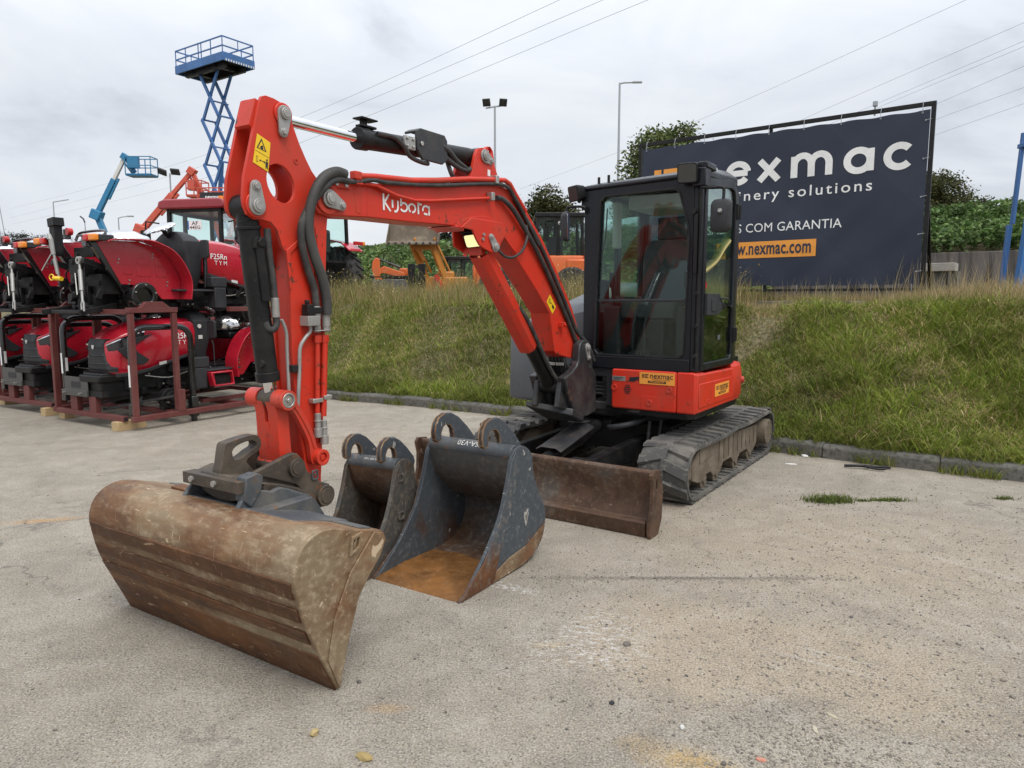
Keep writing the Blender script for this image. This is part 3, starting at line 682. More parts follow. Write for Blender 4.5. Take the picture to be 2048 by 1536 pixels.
h = X(); h.tube([E_(UC + .12, 1.05, .47), E_(UC + .2, 1.16, .49), E_(UC + .33, 1.12, .52), E_(UC + .40, .98, .55), E_(UC + .36, .85, .58)], .024, 10, 5); h.done('hydraulic_hose', M['plastic'], EX)
h = X(); h.tube([E_(UC - .02, 1.1, .50), E_(UC - .2, 1.15, .50), E_(UC - .3, .95, .52)], .018, 8, 5); h.tube([E_(UC + .45, 1.0, .3), E_(UC + .47, 1.0, .55)], .014, 8); h.tube([E_(UC + .5, .9, .3), E_(UC + .53, .9, .55)], .014, 8); h.done('hydraulic_hose', M['hose'], EX)

# house: floor frame, red skirts, counterweight, engine cover
plan = [(.22, 1.13), (.90, 1.13), (.955, 1.07)] + arc(.05, .10, .91, 0, -180, 26, .82)[0:] + [(-.86, .70), (-.60, .95)]
f = X(); f.prism([(UC + (x - UC) * .97, y * .985) for x, y in plan], .60, .665, FP); f.box((-.2, -1.1, .58), (.3, -.9, .64)); f.done('house_frame', M['black2'], EX, bevel=.01)
def front_panel():
    m = X(); m.prism(rrect(.235, .655, .80, .985, .02, 3), .95, 1.15, FF)
    m.prism([(.80, .655), (.80, .985), (.925, .985), (.955, .975), (.955, .655)], .95, 1.148, FF)
    return m.done('front_cover', M['red'], EX, bevel=.014, seg=3)
fc = front_panel()
m = X(); m.prism([(.50, .665), (.655, .665), (.655, .775), (.50, .775)], 1.15, 1.1525, FF); m.done('access_hatch', M['red'], fc, bevel=.002)
m = X()
for (uu, zz) in ((.575, .722), (.262, .83), (.742, .838)): m.ring(E_(uu, 1.151, zz), E_(uu, 1.158, zz), .026, .013, 18); m.cyl(E_(uu, 1.149, zz), E_(uu, 1.154, zz), .012, seg=6)
m.done('cover_bolt', M['red_worn'], fc, bevel=.001)
m = X()
for k in range(5): m.prism(rrect(.345 + .008 * abs(k - 2), .785 + k * .016, .415 - .006 * abs(k - 2), .793 + k * .016, .003, 2), 1.1505, 1.1525, FF)
m.done('vent', M['ink'], fc)
def nex_sticker(c, xdir, w, h, parent, small=False):
    x = Vector(xdir).normalized(); y = Vector((0, 0, 1)); z = x.cross(y); c = Vector(c)
    def P(a, b2, d): return c + x * a + y * b2 + z * d
    s = MB(); s.loft([[P(-w / 2, -h / 2, d), P(w / 2, -h / 2, d), P(w / 2, h / 2, d), P(-w / 2, h / 2, d)] for d in (.0005, .002)])
    so = s.done('sticker', M['signorange'], parent)
    k = MB(); mt, mm = text_fit('nexmac', w=w * .64, bold=.012); k.mesh(mt, plane_m(P(w * .13, h * .16, .003), x, y) @ mm)
    for r_ in range(3):
        yy = h * (.30 - r_ * .12)
        for (a0, a1) in ((-.43, -.37), (-.35, -.24)) if r_ != 1 else ((-.43, -.27),):
            k.face([P(w * a0, yy - h * .035, .003), P(w * a1, yy - h * .035, .003), P(w * a1, yy + h * .035, .003), P(w * a0, yy + h * .035, .003)])
    k.face([P(-w * .25, -h * .38, .003), P(w * .26, -h * .38, .003), P(w * .26, -h * .2, .003), P(-w * .25, -h * .2, .003)])
    k.done('lettering', M['ink'], so)
    k = MB(); mt, mm = text_fit('www.nexmac.com', w=w * .42, bold=.02); k.mesh(mt, plane_m(P(.005 * w, -h * .29, .0045), x, y) @ mm); k.done('web_address', M['signorange'], so)
    k = MB(); mt, mm = text_fit('INDUSTRY LEADER' if 0 else 'MÁQUINAS USADAS', w=w * .5); k.mesh(mt, plane_m(P(w * .12, -h * .08, .003), x, y) @ mm); k.done('small_lettering', M['ink'], so)
nex_sticker(E_(.637, 1.152, .922), (1, 0, 0), .30, .097, fc)
m = X(); m.prism(rrect(.243, .885, .362, .925, .004, 2), 1.1505, 1.152, FF); dp = m.done('data_plate', M['bolt'], fc)
k = MB()
for i in range(3): k.face([E_(.255, 1.1535, .915 - i * .011), E_(.345 - .02 * i, 1.1535, .915 - i * .011), E_(.345 - .02 * i, 1.1535, .911 - i * .011), E_(.255, 1.1535, .911 - i * .011)])
k.done('lettering', M['ink'], dp)
m = X(); m.prism([(.395, .92), (.395, .885), (.44, .885), (.47, .905), (.475, .885), (.485, .93), (.44, .925)], 1.1505, 1.152, FF); m.done('torn_sticker', M['ink'], fc)
m = X(); m.prism([(1.128, .66), (1.128, .972), (.30, .958), (.16, .955), (.02, .70), (.02, .66)], .90, .965, FB)
sc = m.done('side_cover', M['red'], EX, bevel=.014, seg=3)
m = X(); m.prism([(1.10, .70), (1.10, .895), (.30, .885), (.245, .87), (.115, .72), (.09, .70)], .962, .972, FB); m.done('raised_panel', M['red'], sc, bevel=.005)
m = X(); m.ring(E_(.965, .885, .735), E_(.976, .885, .735), .022, .012, 18); m.done('cover_bolt', M['red_worn'], sc)
nex_sticker(E_(.9725, .545, .805), (0, 1, 0), .37, .105, sc)
tail = arc(.05, .12, .93, 0, -180, 30, .80); inner = arc(.05, .12, .70, -180, 0, 12, .55)
m = X(); m.loft([[E_(UC + (p[0] - UC) * k, .12 + (p[1] - .12) * k, z) for p in tail + [(-.88, .25), (-.3, .25), (.7, .25), (.972, .24)]] for k, z in ((.97, .655), (1.0, .70), (1.005, .88), (.985, .97), (.93, 1.01))])
cwt = m.done('counterweight', M['red'], EX, bevel=.012, seg=3)
m = X(); m.ring(E_(.965, -.02, .83), E_(.99, -.03, .83), .03, .016, 18); m.done('cover_bolt', M['red_worn'], cwt)
# engine hood behind, fuel side cover left of the swing bracket
m = X(); m.loft([[E_(x, v, z) for x, v, z in q] for q in (
    [(-.92, .95, .62), (-.30, 1.06, .62), (-.12, .9, .62), (-.10, -.55, .62), (-.5, -.62, .62), (-.86, -.3, .62)],
    [(-.93, .97, .66), (-.30, 1.08, .66), (-.12, .92, .66), (-.10, -.57, .66), (-.5, -.64, .66), (-.88, -.3, .66)],
    [(-.93, .95, 1.20), (-.32, 1.02, 1.25), (-.12, .90, 1.3), (-.10, -.57, 1.5), (-.5, -.62, 1.5), (-.88, -.3, 1.4)],
    [(-.88, .90, 1.32), (-.34, .98, 1.40), (-.14, .86, 1.46), (-.12, -.52, 1.68), (-.5, -.56, 1.68), (-.82, -.28, 1.56)],
    [(-.78, .80, 1.38), (-.38, .88, 1.47), (-.18, .78, 1.54), (-.16, -.45, 1.73), (-.48, -.48, 1.74), (-.72, -.24, 1.64)])])
m.done('engine_hood', M['greyhood'], EX, bevel=.03, seg=3)
m = X(); mt, mm = text_fit('U55', h=.07, bold=.02); m.mesh(mt, plane_m(E_(-.22, 1.085, .73), Vector((.62, -.12, 0)), (0, 0, 1)) @ mm); m.done('lettering', M['white'], EX)
m = X(); m.box((-.02, -1.12, .905), (.25, -.7, .985)); m.box((-.02, -1.10, .60), (.26, -.7, .69)); m.box((.17, -1.12, .66), (.235, -.75, .93)); m.box((-.02, -.82, .68), (.2, -.74, .92)); m.done('cover_frame', M['dgrey'], EX, bevel=.01)
m = X()
for k in range(4): m.tube([E_(.0, 1.02, .74 + k * .035), E_(.08, 1.05, .755 + k * .03), E_(.17, .98, .73 + k * .035)], .013, 8, 4)
m.done('hydraulic_hose', M['hose'], EX)
m = X(); m.prism(arc(.42, 1.08, .075, 0, 360, 18, .05)[:-1], .625, .65, FP, holes=[arc(.42, 1.09, .04, 0, 360, 12, .025)[:-1]]); m.done('tie_down_eye', M['dgrey'], EX, bevel=.004)

# cab
cab = bpy.data.objects.new('cab', None); COL.objects.link(cab); cab.parent = EX
CU0, CU1, CV0, CV1 = -.05, .955, -.10, 1.13
front = X()
outer = [(CU0, 1.0), (.895, 1.0), (.895, 2.475), (.80, 2.475), (.10, 2.455), (CU0, 2.45)]
hole = [(.062, 1.135), (.095, 1.10), (.80, 1.10), (.838, 1.135), (.862, 2.02), (.842, 2.13), (.775, 2.365), (.74, 2.395), (.15, 2.385), (.105, 2.35)]
front.prism(outer, CV1 - .075, CV1, FF, holes=[hole])
front.prism([(CU0, .985), (.895, .985), (.895, 1.085), (CU0, 1.085)], CV1, CV1 + .012, FF)
front.done('front_frame', M['black'], cab, bevel=.010, seg=3)
sl = X(); sl.prism([p for p in smooth2([(.045, 1.12), (.082, 1.085), (.81, 1.085), (.85, 1.12), (.875, 2.03), (.855, 2.14), (.785, 2.38), (.745, 2.41), (.14, 2.40), (.09, 2.36)], 1)], CV1 - .002, CV1 + .008, FF, holes=[hole]); sl.done('window_seal', M['black2'], cab, bevel=.003)
m = X(); m.box(E_(.06, CV1 - .01, 1.535), E_(.86, CV1 - .035, 1.556)); m.done('window_rail', M['plastic'], cab, bevel=.004)
m = X(); m.prism([(.06, 1.556), (.865, 1.556), (.862, 2.02), (.842, 2.13), (.775, 2.37), (.15, 2.39), (.10, 2.35)], CV1 - .026, CV1 - .021, FF); m.done('windscreen', M['glass'], cab)
m = X(); m.prism([(.06, 1.10), (.84, 1.10), (.862, 1.535), (.06, 1.535)], CV1 - .026, CV1 - .021, FF); m.done('lower_windscreen', M['glass'], cab)
# corner pillar, rounded
m = X(); m.loft([[E_(u, v, z) for u, v in ((.895, CV1), (.925, CV1 - .004), (.948, CV1 - .03), (.952, CV1 - .09), (.90, CV1 - .09))] for z in (.99, 2.475)])
m.done('corner_pillar', M['black'], cab, bevel=.006)
m = X(); m.tube([E_(.945, CV1 - .005, 1.02), E_(.945, CV1 - .005, 2.36)], .014, 8); m.tube([E_(.918, CV1 + .012, 1.75), E_(.918, CV1 + .012, 2.2)], .016, 8)
for z in (1.12, 1.35, 1.6): m.cyl(E_(.94, CV1, z), E_(.94, CV1 + .03, z), .016, seg=10)
m.cyl(E_(.905, CV1, 2.22), E_(.905, CV1 + .035, 2.22), .02, seg=12)
m.done('hinge_rod', M['black2'], cab)
# door: plane u = .955
def dz(v): return 2.50 + .06 * (1.1 - v)
door = X()
rear = .225
outer = [(1.055, .995), (1.055, 2.44), (1.02, 2.49), (.45, 2.545), (.34, 2.54), (.25, 2.46), (rear, 2.30), (rear, .995)]
up = [(1.0, 1.60), (1.0, 2.40), (.97, 2.43), (.42, 2.475), (.34, 2.46), (.30, 2.38), (.30, 1.50), (.46, 1.50), (.70, 1.60)]
lo = [(1.0, 1.05), (1.0, 1.40), (.97, 1.43), (.74, 1.43), (.40, 1.50), (.30, 1.50 - .03), (.30, 1.08), (.33, 1.05)]
door.prism(outer, .93, .962, FB, holes=[up, lo]); do = door.done('door', M['black'], cab, bevel=.008, seg=3)
m = X(); m.prism([(1.0, 1.60), (1.0, 2.40), (.42, 2.475), (.30, 2.46), (.30, 1.50), (.70, 1.60)], .940, .945, FB); m.done('door_window', M['glass'], do)
m = X(); m.prism([(1.0, 1.05), (1.0, 1.43), (.74, 1.43), (.30, 1.5), (.30, 1.05)], .940, .945, FB); m.done('lower_door_window', M['glassdark'], do)
m = X(); m.prism([(1.02, 1.43), (1.02, 1.60), (.72, 1.60), (.66, 1.545), (.66, 1.47), (.74, 1.43)], .962, .985, FB); m.prism(rrect(.80, 1.46, .92, 1.56, .01, 2), .985, .992, FB); m.tube([E_(.985, .72, 1.565), E_(1.015, .62, 1.56), E_(1.015, .56, 1.53), E_(.985, .55, 1.50)], .008, 8, 3); m.done('door_handle', M['plastic'], do, bevel=.005)
m = X(); m.cyl(E_(.9455, .965, 1.665), E_(.948, .965, 1.665), .028, seg=20); m.done('round_sticker', M['redlens'], do)
m = X(); m.prism(rrect(.56, 1.22, .63, 1.26, .004, 2), .9455, .948, FB); m.done('small_sticker', M['hitchgrey'], do)
for z in (1.25, 2.3):
    m = X(); m.boxc(E_(.962, .255, z), (.03, .05, .13)); m.cyl(E_(.978, .24, z - .06), E_(.978, .24, z + .06), .013); m.done('hinge', M['black2'], do, bevel=.004)
m = X(); m.loft([[E_(u, v, z) for u, v in ((.955, .225), (.92, .05), (.82, -.10), (.76, -.10), (.87, .06), (.90, .225))] for z in (.995, 2.47)]); m.box(E_(CU0, -.10, 1.0), E_(.88, -.06, 1.35)); m.box(E_(CU0, -.10, 2.36), E_(.86, -.05, 2.48)); m.box(E_(CU0, -.10, 1.0), E_(.02, -.04, 2.46)); m.done('rear_frame', M['black'], cab, bevel=.01)
m = X(); m.box(E_(.02, -.085, 1.35), E_(.84, -.08, 2.36)); m.done('rear_window', M['glassg'], cab)
m = X(); m.prism([(CV1 - .075, .99), (CV1 - .075, 2.455), (-.04, 2.455), (-.04, .99)], CU0, CU0 + .035, FB, holes=[[(1.03, 1.45), (1.03, 2.36), (.98, 2.42), (.62, 2.42), (.56, 2.36), (.56, 1.45)], [(.48, 1.45), (.48, 2.42), (.10, 2.42), (.04, 2.36), (.04, 1.45)]]); m.done('side_frame', M['black'], cab, bevel=.008)
m = X(); m.box(E_(CU0 + .015, 1.03, 1.45), E_(CU0 + .02, .56, 2.42)); m.box(E_(CU0 + .015, .48, 1.45), E_(CU0 + .02, .04, 2.42)); m.done('side_window', M['glassg'], cab)
m = X()
m.loft([[E_(u, v, z) for u, v, z in q] for q in (
    [(CU0 - .005, CV1 + .01, 2.45), (.90, CV1 + .01, 2.47), (.965, CV1 - .05, 2.48), (.955, .26, 2.50), (.80, -.12, 2.47), (CU0 - .005, -.12, 2.45)],
    [(CU0 - .005, CV1 + .015, 2.485), (.90, CV1 + .015, 2.51), (.97, CV1 - .06, 2.535), (.96, .28, 2.575), (.80, -.12, 2.53), (CU0 - .005, -.12, 2.50)],
    [(CU0 + .08, CV1 - .10, 2.52), (.84, CV1 - .10, 2.55), (.90, CV1 - .16, 2.575), (.89, .36, 2.63), (.76, .08, 2.60), (CU0 + .08, .02, 2.56)])])
m.done('roof', M['black'], cab, bevel=.018, seg=3)
m = X(); m.box(E_(CU0 + .02, CV1 - .08, .98), E_(.92, -.06, 1.04)); m.done('floor', M['black2'], cab)
m = X(); m.cyl(E_(.04, 1.05, 2.5), E_(.04, 1.05, 2.565), .012, seg=8); m.cyl(E_(.13, 1.05, 2.5), E_(.13, 1.05, 2.575), .012, seg=8); m.done('roof_bolt', M['black2'], cab)
# interior
m = X(); m.loft([[E_(.45 + a, .45 + b2, z) for a, b2 in rrect(-.24 * k, -.1, .24 * k, .1, .06, 3)] for k, z in ((.9, 1.5), (1, 1.56), (1.0, 1.9), (.9, 2.02), (.7, 2.07))]); m.loft([[E_(.45 + a, .72 + b2, z) for a, b2 in rrect(-.25, -.26 * k, .25, .26 * k, .07, 3)] for k, z in ((.95, 1.40), (1, 1.44), (1, 1.53), (.9, 1.56))])
m.loft([[E_(.45 + a, .42 + b2, z) for a, b2 in rrect(-.13, -.05, .13, .05, .03, 3)] for z in (2.08, 2.12, 2.24, 2.27)]); m.done('operator_seat', M['seat'], cab, bevel=.01)
m = X(); m.box(E_(.30, .95, 1.05), E_(.60, .5, 1.4)); m.done('seat_base', M['black2'], cab, bevel=.02)
for uu in (.12, .78):
    m = X(); m.box(E_(uu - .08, .95, 1.05), E_(uu + .08, .35, 1.50)); m.box(E_(uu - .06, .86, 1.5), E_(uu + .06, .4, 1.58)); m.done('side_console', M['plastic'], cab, bevel=.02)
    m = X(); m.cyl(E_(uu, .88, 1.5), E_(uu, .93, 1.66), .014, seg=8); m.cyl(E_(uu, .93, 1.66), E_(uu, .95, 1.78), .026, .02, seg=10); m.done('control_lever', M['black2'], cab)
for uu in (.36, .46):
    m = X(); m.tube([E_(uu, 1.0, 1.04), E_(uu, 1.02, 1.3), E_(uu, .95, 1.45), E_(uu, .93, 1.5)], .013, 8, 4); m.boxc(E_(uu, 1.0, 1.1), (.08, .16, .02), rx=.4); m.done('travel_lever', M['plastic'], cab)
m = X(); m.tube([E_(.92, 1.02, 1.76), E_(.92, .7, 1.86), E_(.92, .5, 1.98), E_(.92, .36, 2.05)], .03, 8, 4); m.tube([E_(.92, .95, 1.5), E_(.92, .6, 1.42), E_(.92, .4, 1.40)], .022, 8, 4); m.done('grab_rail', paint('grab_yellow', (.42, .34, .12), .6, (.2, .17, .1), .3), cab)
m = X(); m.cyl(E_(.28, .02, 2.18), E_(.28, .05, 2.18), .11, seg=20); m.box(E_(.1, .0, 2.34), E_(.8, .6, 2.46)); m.box(E_(.02, .75, 2.0), E_(.07, .65, 2.4)); m.done('headliner', M['cream'], cab, bevel=.02)
m = X(); m.box(E_(.0, 1.04, 1.5), E_(.045, .98, 2.0)); m.box(E_(.02, 1.06, 1.52), E_(.08, .9, 1.72)); m.done('monitor', M['black2'], cab, bevel=.01)
m = X(); m.tube([E_(.08, CV1 - .035, 1.6), E_(.09, CV1 - .04, 2.0), E_(.10, CV1 - .04, 2.12)], .012, 6); m.tube([E_(.085, CV1 - .05, 1.85), E_(.13, CV1 - .045, 2.1), E_(.14, CV1 - .045, 2.3)], .006, 6); m.done('wiper', M['black2'], cab)
# lamps and mirrors
def work_light(c, rz, tilt, w=.15, hh=.13):
    T = ME.inverted() @ ME; tf = Matrix.Translation(c) @ Matrix.Rotation(rz, 4, 'Z') @ Matrix.Rotation(tilt, 4, 'X')
    q = MB(tf); q.loft([[(x, y, z) for x, z in rrect(-w / 2 * k, -hh / 2 * k, w / 2 * k, hh / 2 * k, .02, 3)] for y, k in ((.10, .45), (.05, .8), (-.015, 1.0), (-.03, .98))]); 
    o = q.done('work_light', M['black2'], EX, bevel=.003)
    q = MB(tf); q.prism(rrect(-w * .43, -hh * .43, w * .43, hh * .43, .015, 3), -.034, -.0302, XZ); q.done('lens', M['lens'], o)
    q = MB(tf); q.tube([(0, .06, -hh * .3), (0, .07, -hh * .75), (.0, .09, -hh * .8)], .012, 6); q.done('bracket', M['black2'], o)
    return o
work_light(E_(-.115, 1.16, 2.435), R(-28), R(12)); work_light(E_(.862, 1.19, 2.50), R(8), R(8), .155, .15)
m = X(); m.tube([E_(-.04, 1.1, 2.43), E_(-.09, 1.12, 2.40), E_(-.12, 1.1, 2.37)], .018, 8, 3); m.boxc(E_(-.06, 1.1, 2.36), (.05, .05, .12)); m.boxc(E_(.94, 1.10, 2.47), (.10, .14, .14)); m.boxc(E_(.955, 1.04, 2.56), (.08, .22, .05)); m.done('lamp_bracket', M['black'], EX, bevel=.01)
def mirror(tf, w, hh, arm):
    q = X(); q.tube(arm, .0115, 8, 4); ar = q.done('mirror', M['black2'], EX)
    q = MB(tf); q.loft([[(x, y, z) for x, z in rrect(-w / 2 * k, -hh / 2 * k, w / 2 * k, hh / 2 * k, .045 * k, 5)] for y, k in ((-.045, .72), (-.03, .93), (.0, 1.0), (.012, .98))]); q.cyl((0, -.055, hh * .12), (0, -.03, hh * .12), .02, seg=12); h2 = q.done('mirror_housing', M['plastic'], ar, bevel=.004)
    q = MB(tf); q.prism(rrect(-w * .44, -hh * .45, w * .44, hh * .45, .035, 4), .0125, .014, XZ); q.done('mirror_glass', M['chrome'], ar)
    q = MB(tf); q.cyl((0, -.058, hh * .12), (0, -.075, hh * .12), .018, .010, seg=12); q.done('ball_joint', M['bolt'], ar)
mirror(Matrix.Translation(E_(1.135, 1.22, 2.165)) @ Matrix.Rotation(R(6), 4, 'Z'), .155, .245, [E_(.96, 1.17, 2.39), E_(1.06, 1.2, 2.375), E_(1.13, 1.22, 2.37), E_(1.148, 1.215, 2.34), E_(1.145, 1.24, 2.20)])
mirror(Matrix.Translation(E_(-.165, 1.22, 2.16)) @ Matrix.Rotation(R(-68), 4, 'Z') @ Matrix.Rotation(R(6), 4, 'Y'), .16, .25, [E_(-.03, 1.14, 2.27), E_(-.035, 1.17, 2.315), E_(-.15, 1.2, 2.32), E_(-.175, 1.205, 2.30), E_(-.18, 1.21, 2.16)])
# ------------------------------------------------------------------ swing bracket, boom, arm (boom frame: a across, b towards the camera, z up)
G = lambda a, b, z: (a, -b, z)
def pinplate(mb, p, q, a, r1=.036, r2=.022, th=.012):
    """keeper plate over a pin: a teardrop with the pin head and a bolt"""
    p = Vector(p); q = Vector(q); d = q - p; L = d.length; an = math.degrees(math.atan2(d.y, d.x)); be = math.degrees(math.acos(max(-1, min(1, (r1 - r2) / L))))
    poly = arc(p.x, p.y, r1, an + be, an + 360 - be, 16) + arc(q.x, q.y, r2, an - be, an + be, 8)
    mb.prism(poly, a, a + th, FB)
    mb.cyl(G(a + th, *p), G(a + th + .012, *p), r1 * .72, seg=20); mb.cyl(G(a + th + .012, *p), G(a + th + .016, *p), r1 * .5, seg=16); mb.cyl(G(a + th, *q), G(a + th + .012, *q), r2 * .6, seg=6); mb.cyl(G(a + th, *q), G(a + th + .004, *q), r2 * .8, seg=12)
br = Bm()
rp = [(.078, 1.13), (.065, 1.19), (.03, 1.222), (-.03, 1.232), (-.10, 1.215), (-.145, 1.16), (-.17, 1.0), (-.24, .93), (-.24, .62), (-.07, .60), (.13, .63), (.25, .82), (.315, .955), (.20, .985), (.11, 1.03), (.08, 1.07)]
br.prism(rp, .095, .165, FB)
lp = [(.07, 1.10), (.06, 1.18), (.02, 1.225), (-.04, 1.225), (-.09, 1.18), (-.11, 1.1), (-.17, 1.0), (-.24, .93), (-.24, .62), (-.07, .60), (.13, .63), (.25, .82), (.315, .955), (.20, .985), (.11, 1.03)]
br.prism(lp, -.165, -.095, FB)
br.prism([(.10, .93), (.0, .97), (-.24, .93), (-.24, .60), (.02, .60), (.06, .80)], -.096, .096, FB)
br.loft([[G(a, b, z) for a, b, z in q] for q in ([(-.17, .36, .715), (-.17, .0, .56), (.17, .0, .56), (.17, .20, .64)], [(-.17, .34, .76), (-.17, -.02, .62), (.17, -.02, .62), (.17, .18, .70)])])
for a in (-.10, .10): br.prism([(.34, .72), (.30, .92), (.22, .95), (.1, .66)], a - .022, a + .022, FB)
brk = br.done('swing_bracket', M['dgrey'], EX, bevel=.012, seg=3)
q = Bm(); q.cyl(G(0, -.17, .58), G(0, -.17, 1.0), .075, seg=24); q.cyl(G(0, -.17, 1.0), G(0, -.17, 1.02), .05); q.cyl(G(-.13, .24, .875), G(.13, .24, .875), .052, seg=20); q.cyl(G(.13, .24, .875), G(.15, .24, .875), .033, seg=16); q.done('swing_pin', M['black2'], brk, bevel=.004)
q = Bm(); pinplate(q, (-.055, 1.168), (-.075, 1.085), .165, .036, .024); q.done('pin_plate', M['plate'], brk, bevel=.003)
q = Bm()
for k in range(6): q.tube([G(-.07 + k * .028, .14, 1.16), G(-.075 + k * .03, .13, 1.06), G(-.08 + k * .03, .04, .95), G(-.06 + k * .025, -.1, .93)], .0105, 8, 4)
q.done('hydraulic_hose', M['hose'], brk)
q = Bm(); q.box(G(-.08, .152, 1.03), G(-.015, .138, 1.055)); q.box(G(-.008, .152, 1.03), G(.06, .138, 1.055))
for a in (-.06, -.035, .012, .04): q.cyl(G(a, .152, 1.043), G(a, .158, 1.043), .006, seg=6)
q.done('hose_clamp', M['bolt'], brk, bevel=.002)

bp_ = [(2.64, 2.115), (2.536, 2.120), (2.381, 2.145), (2.01, 2.190), (1.70, 2.232), (1.369, 2.272), (1.20, 2.292), (1.08, 2.30), (.96, 2.285), (.86, 2.24), (.75, 2.165), (.53, 1.985), (.30, 1.755), (.07, 1.50), (-.02, 1.36), (-.075, 1.24), (-.085, 1.16), (-.06, 1.105), (.0, 1.085), (.10, 1.09), (.315, 1.135), (.345, 1.16), (.365, 1.26), (.42, 1.45), (.60, 1.605), (.885, 1.832), (.969, 1.902), (1.087, 1.99), (1.20, 2.02), (1.35, 2.02), (1.574, 1.998), (2.015, 1.982), (2.404, 1.975), (2.62, 1.955), (2.68, 1.965), (2.712, 2.0), (2.718, 2.045), (2.70, 2.085)]
q = Bm(); HB = .088
q.prism([p for p in bp_ if p[0] < 2.47] + [(2.47, 1.97), (2.47, 2.13)][::1] if 0 else [(2.47, 2.13)] + [p for p in bp_[2:32]] + [(2.47, 1.974)], -HB, HB, FB)
tip = [(2.50, 2.126), (2.64, 2.118), (2.70, 2.088), (2.722, 2.045), (2.712, 1.995), (2.68, 1.963), (2.62, 1.955), (2.50, 1.965)]
for s in (-1, 1): q.prism([(2.35, 2.15)] + tip + [(2.35, 1.975)], s * HB - (.018 if s > 0 else -.0) + 0, s * HB + (.004 if s > 0 else .018), FB)
boom = q.done('boom', M['red'], EX, bevel=.006)
q = Bm()                                                                            # doubler plates welded along the sides
for s in (-1, 1):
    t0, t1 = (HB, HB + .006) if s > 0 else (-HB - .006, -HB)
    q.prism([(2.40, 2.118), (2.43, 2.0), (2.30, 2.0), (2.02, 2.01)][:0] or [(2.42, 2.125), (2.445, 2.1), (2.435, 1.99), (2.40, 1.985), (2.395, 2.12)], t0, t1, FB)
    q.prism(smooth2([(1.60, 1.992), (1.50, 2.05), (1.30, 2.085), (1.12, 2.06), (1.0, 1.985), (.90, 1.87), (.96, 1.90), (1.087, 1.985), (1.20, 2.0), (1.42, 2.0)], 3), t0, t1, FB)
q.done('side_plate', M['red'], boom, bevel=.003)
q = Bm(); q.ring(G(.088, 2.625, 2.04), G(.104, 2.625, 2.04), .078, .05, 28); q.ring(G(-.088, 2.625, 2.04), G(-.104, 2.625, 2.04), .078, .05, 28); q.cyl(G(-.11, 2.625, 2.04), G(.104, 2.625, 2.04), .045, seg=24); q.done('tip_boss', M['red'], boom, bevel=.004)
q = Bm(); pinplate(q, (2.625, 2.038), (2.548, 2.012), .104, .044, .025); q.done('pin_plate', M['plate'], boom, bevel=.003)
q = Bm(); q.box(G(HB, 2.60, 2.135), G(HB + .016, 2.48, 2.098))
q.done('clip_plate', M['red'], boom, bevel=.003)
q = Bm()
for b_ in (2.575, 2.512): q.cyl(G(HB + .014, b_, 2.115), G(HB + .024, b_, 2.115), .011, seg=6)
q.done('bolt', M['bolt'], boom)
# underside light and lift cylinder bracket
q = Bm()
lb = [(1.56, 1.99), (1.44, 1.985), (1.40, 1.93), (1.365, 1.895), (1.30, 1.872), (1.226, 1.855), (1.17, 1.868), (1.146, 1.882), (1.115, 1.925), (1.05, 1.99), (1.10, 2.06), (1.45, 2.06)]
for s in (-1, 1): q.prism(lb if s > 0 else [p for p in lb if p[0] < 1.38] + [(1.38, 2.06)], *((HB + .006, HB + .02) if s > 0 else (-HB - .02, -HB - .006)), FB)
q.prism([(1.64, 1.99), (1.56, 1.982), (1.53, 1.968), (1.53, 1.985), (1.60, 1.998)], -HB - .02, HB + .02, FB)
lbr = q.done('cylinder_bracket', M['red'], boom, bevel=.005)
q = Bm(); q.cyl(G(-.12, 1.205, 1.90), G(.108, 1.205, 1.90), .034); q.done('cylinder_pin', M['black2'], lbr)
q = Bm(); pinplate(q, (1.195, 1.895), (1.245, 1.955), .108, .034, .022); q.done('pin_plate', M['plate'], lbr, bevel=.002)
q = Bm()
for p_ in ((1.335, 1.935), (1.325, 1.965)): q.cyl(G(.108, *p_), G(.118, *p_), .011, seg=8)
q.done('bolt', M['bolt'], lbr)
tf = Matrix.Translation(G(.02, 1.30, 1.945)) @ Matrix.Rotation(R(28), 4, 'X') @ Matrix.Rotation(R(8), 4, 'Z')
q = MB(BE @ tf); q.box((-.062, -.03, -.05), (.062, .05, .045)); q.box((-.08, -.02, .045), (.08, .09, .06)); wl_ = q.done('boom_light', M['black2'], boom, bevel=.006)
q = MB(BE @ tf); q.prism(rrect(-.052, -.042, .052, .038, .012, 4), -.034, -.031, XZ); q.done('lit_lens', M['lit'], wl_)
# arm cylinder bracket on top of the boom
cb_ = [(1.43, 2.265), (1.415, 2.33), (1.39, 2.37), (1.362, 2.46), (1.335, 2.498), (1.29, 2.512), (1.262, 2.508), (1.235, 2.528), (1.20, 2.533), (1.17, 2.51), (1.158, 2.46), (1.15, 2.42), (1.12, 2.37), (1.09, 2.285)]
q = Bm()
for s in (-1, 1): q.prism(cb_, *((.055, .08) if s > 0 else (-.08, -.055)), FB, holes=[arc(1.205, 2.50, .020, 0, -360, 14, .027)[:-1]])
cbr = q.done('cylinder_lug', M['red'], boom, bevel=.005)
q = Bm(); q.cyl(G(-.085, 1.27, 2.462), G(.08, 1.27, 2.462), .034); pinplate(q, (1.27, 2.462), (1.205, 2.442), .08, .042, .025); q.done('pin_plate', M['plate'], cbr, bevel=.002)
q = Bm(); q.box(G(.081, 1.235, 2.385), G(.082, 1.205, 2.345)); q.done('decal', M['white'], cbr)
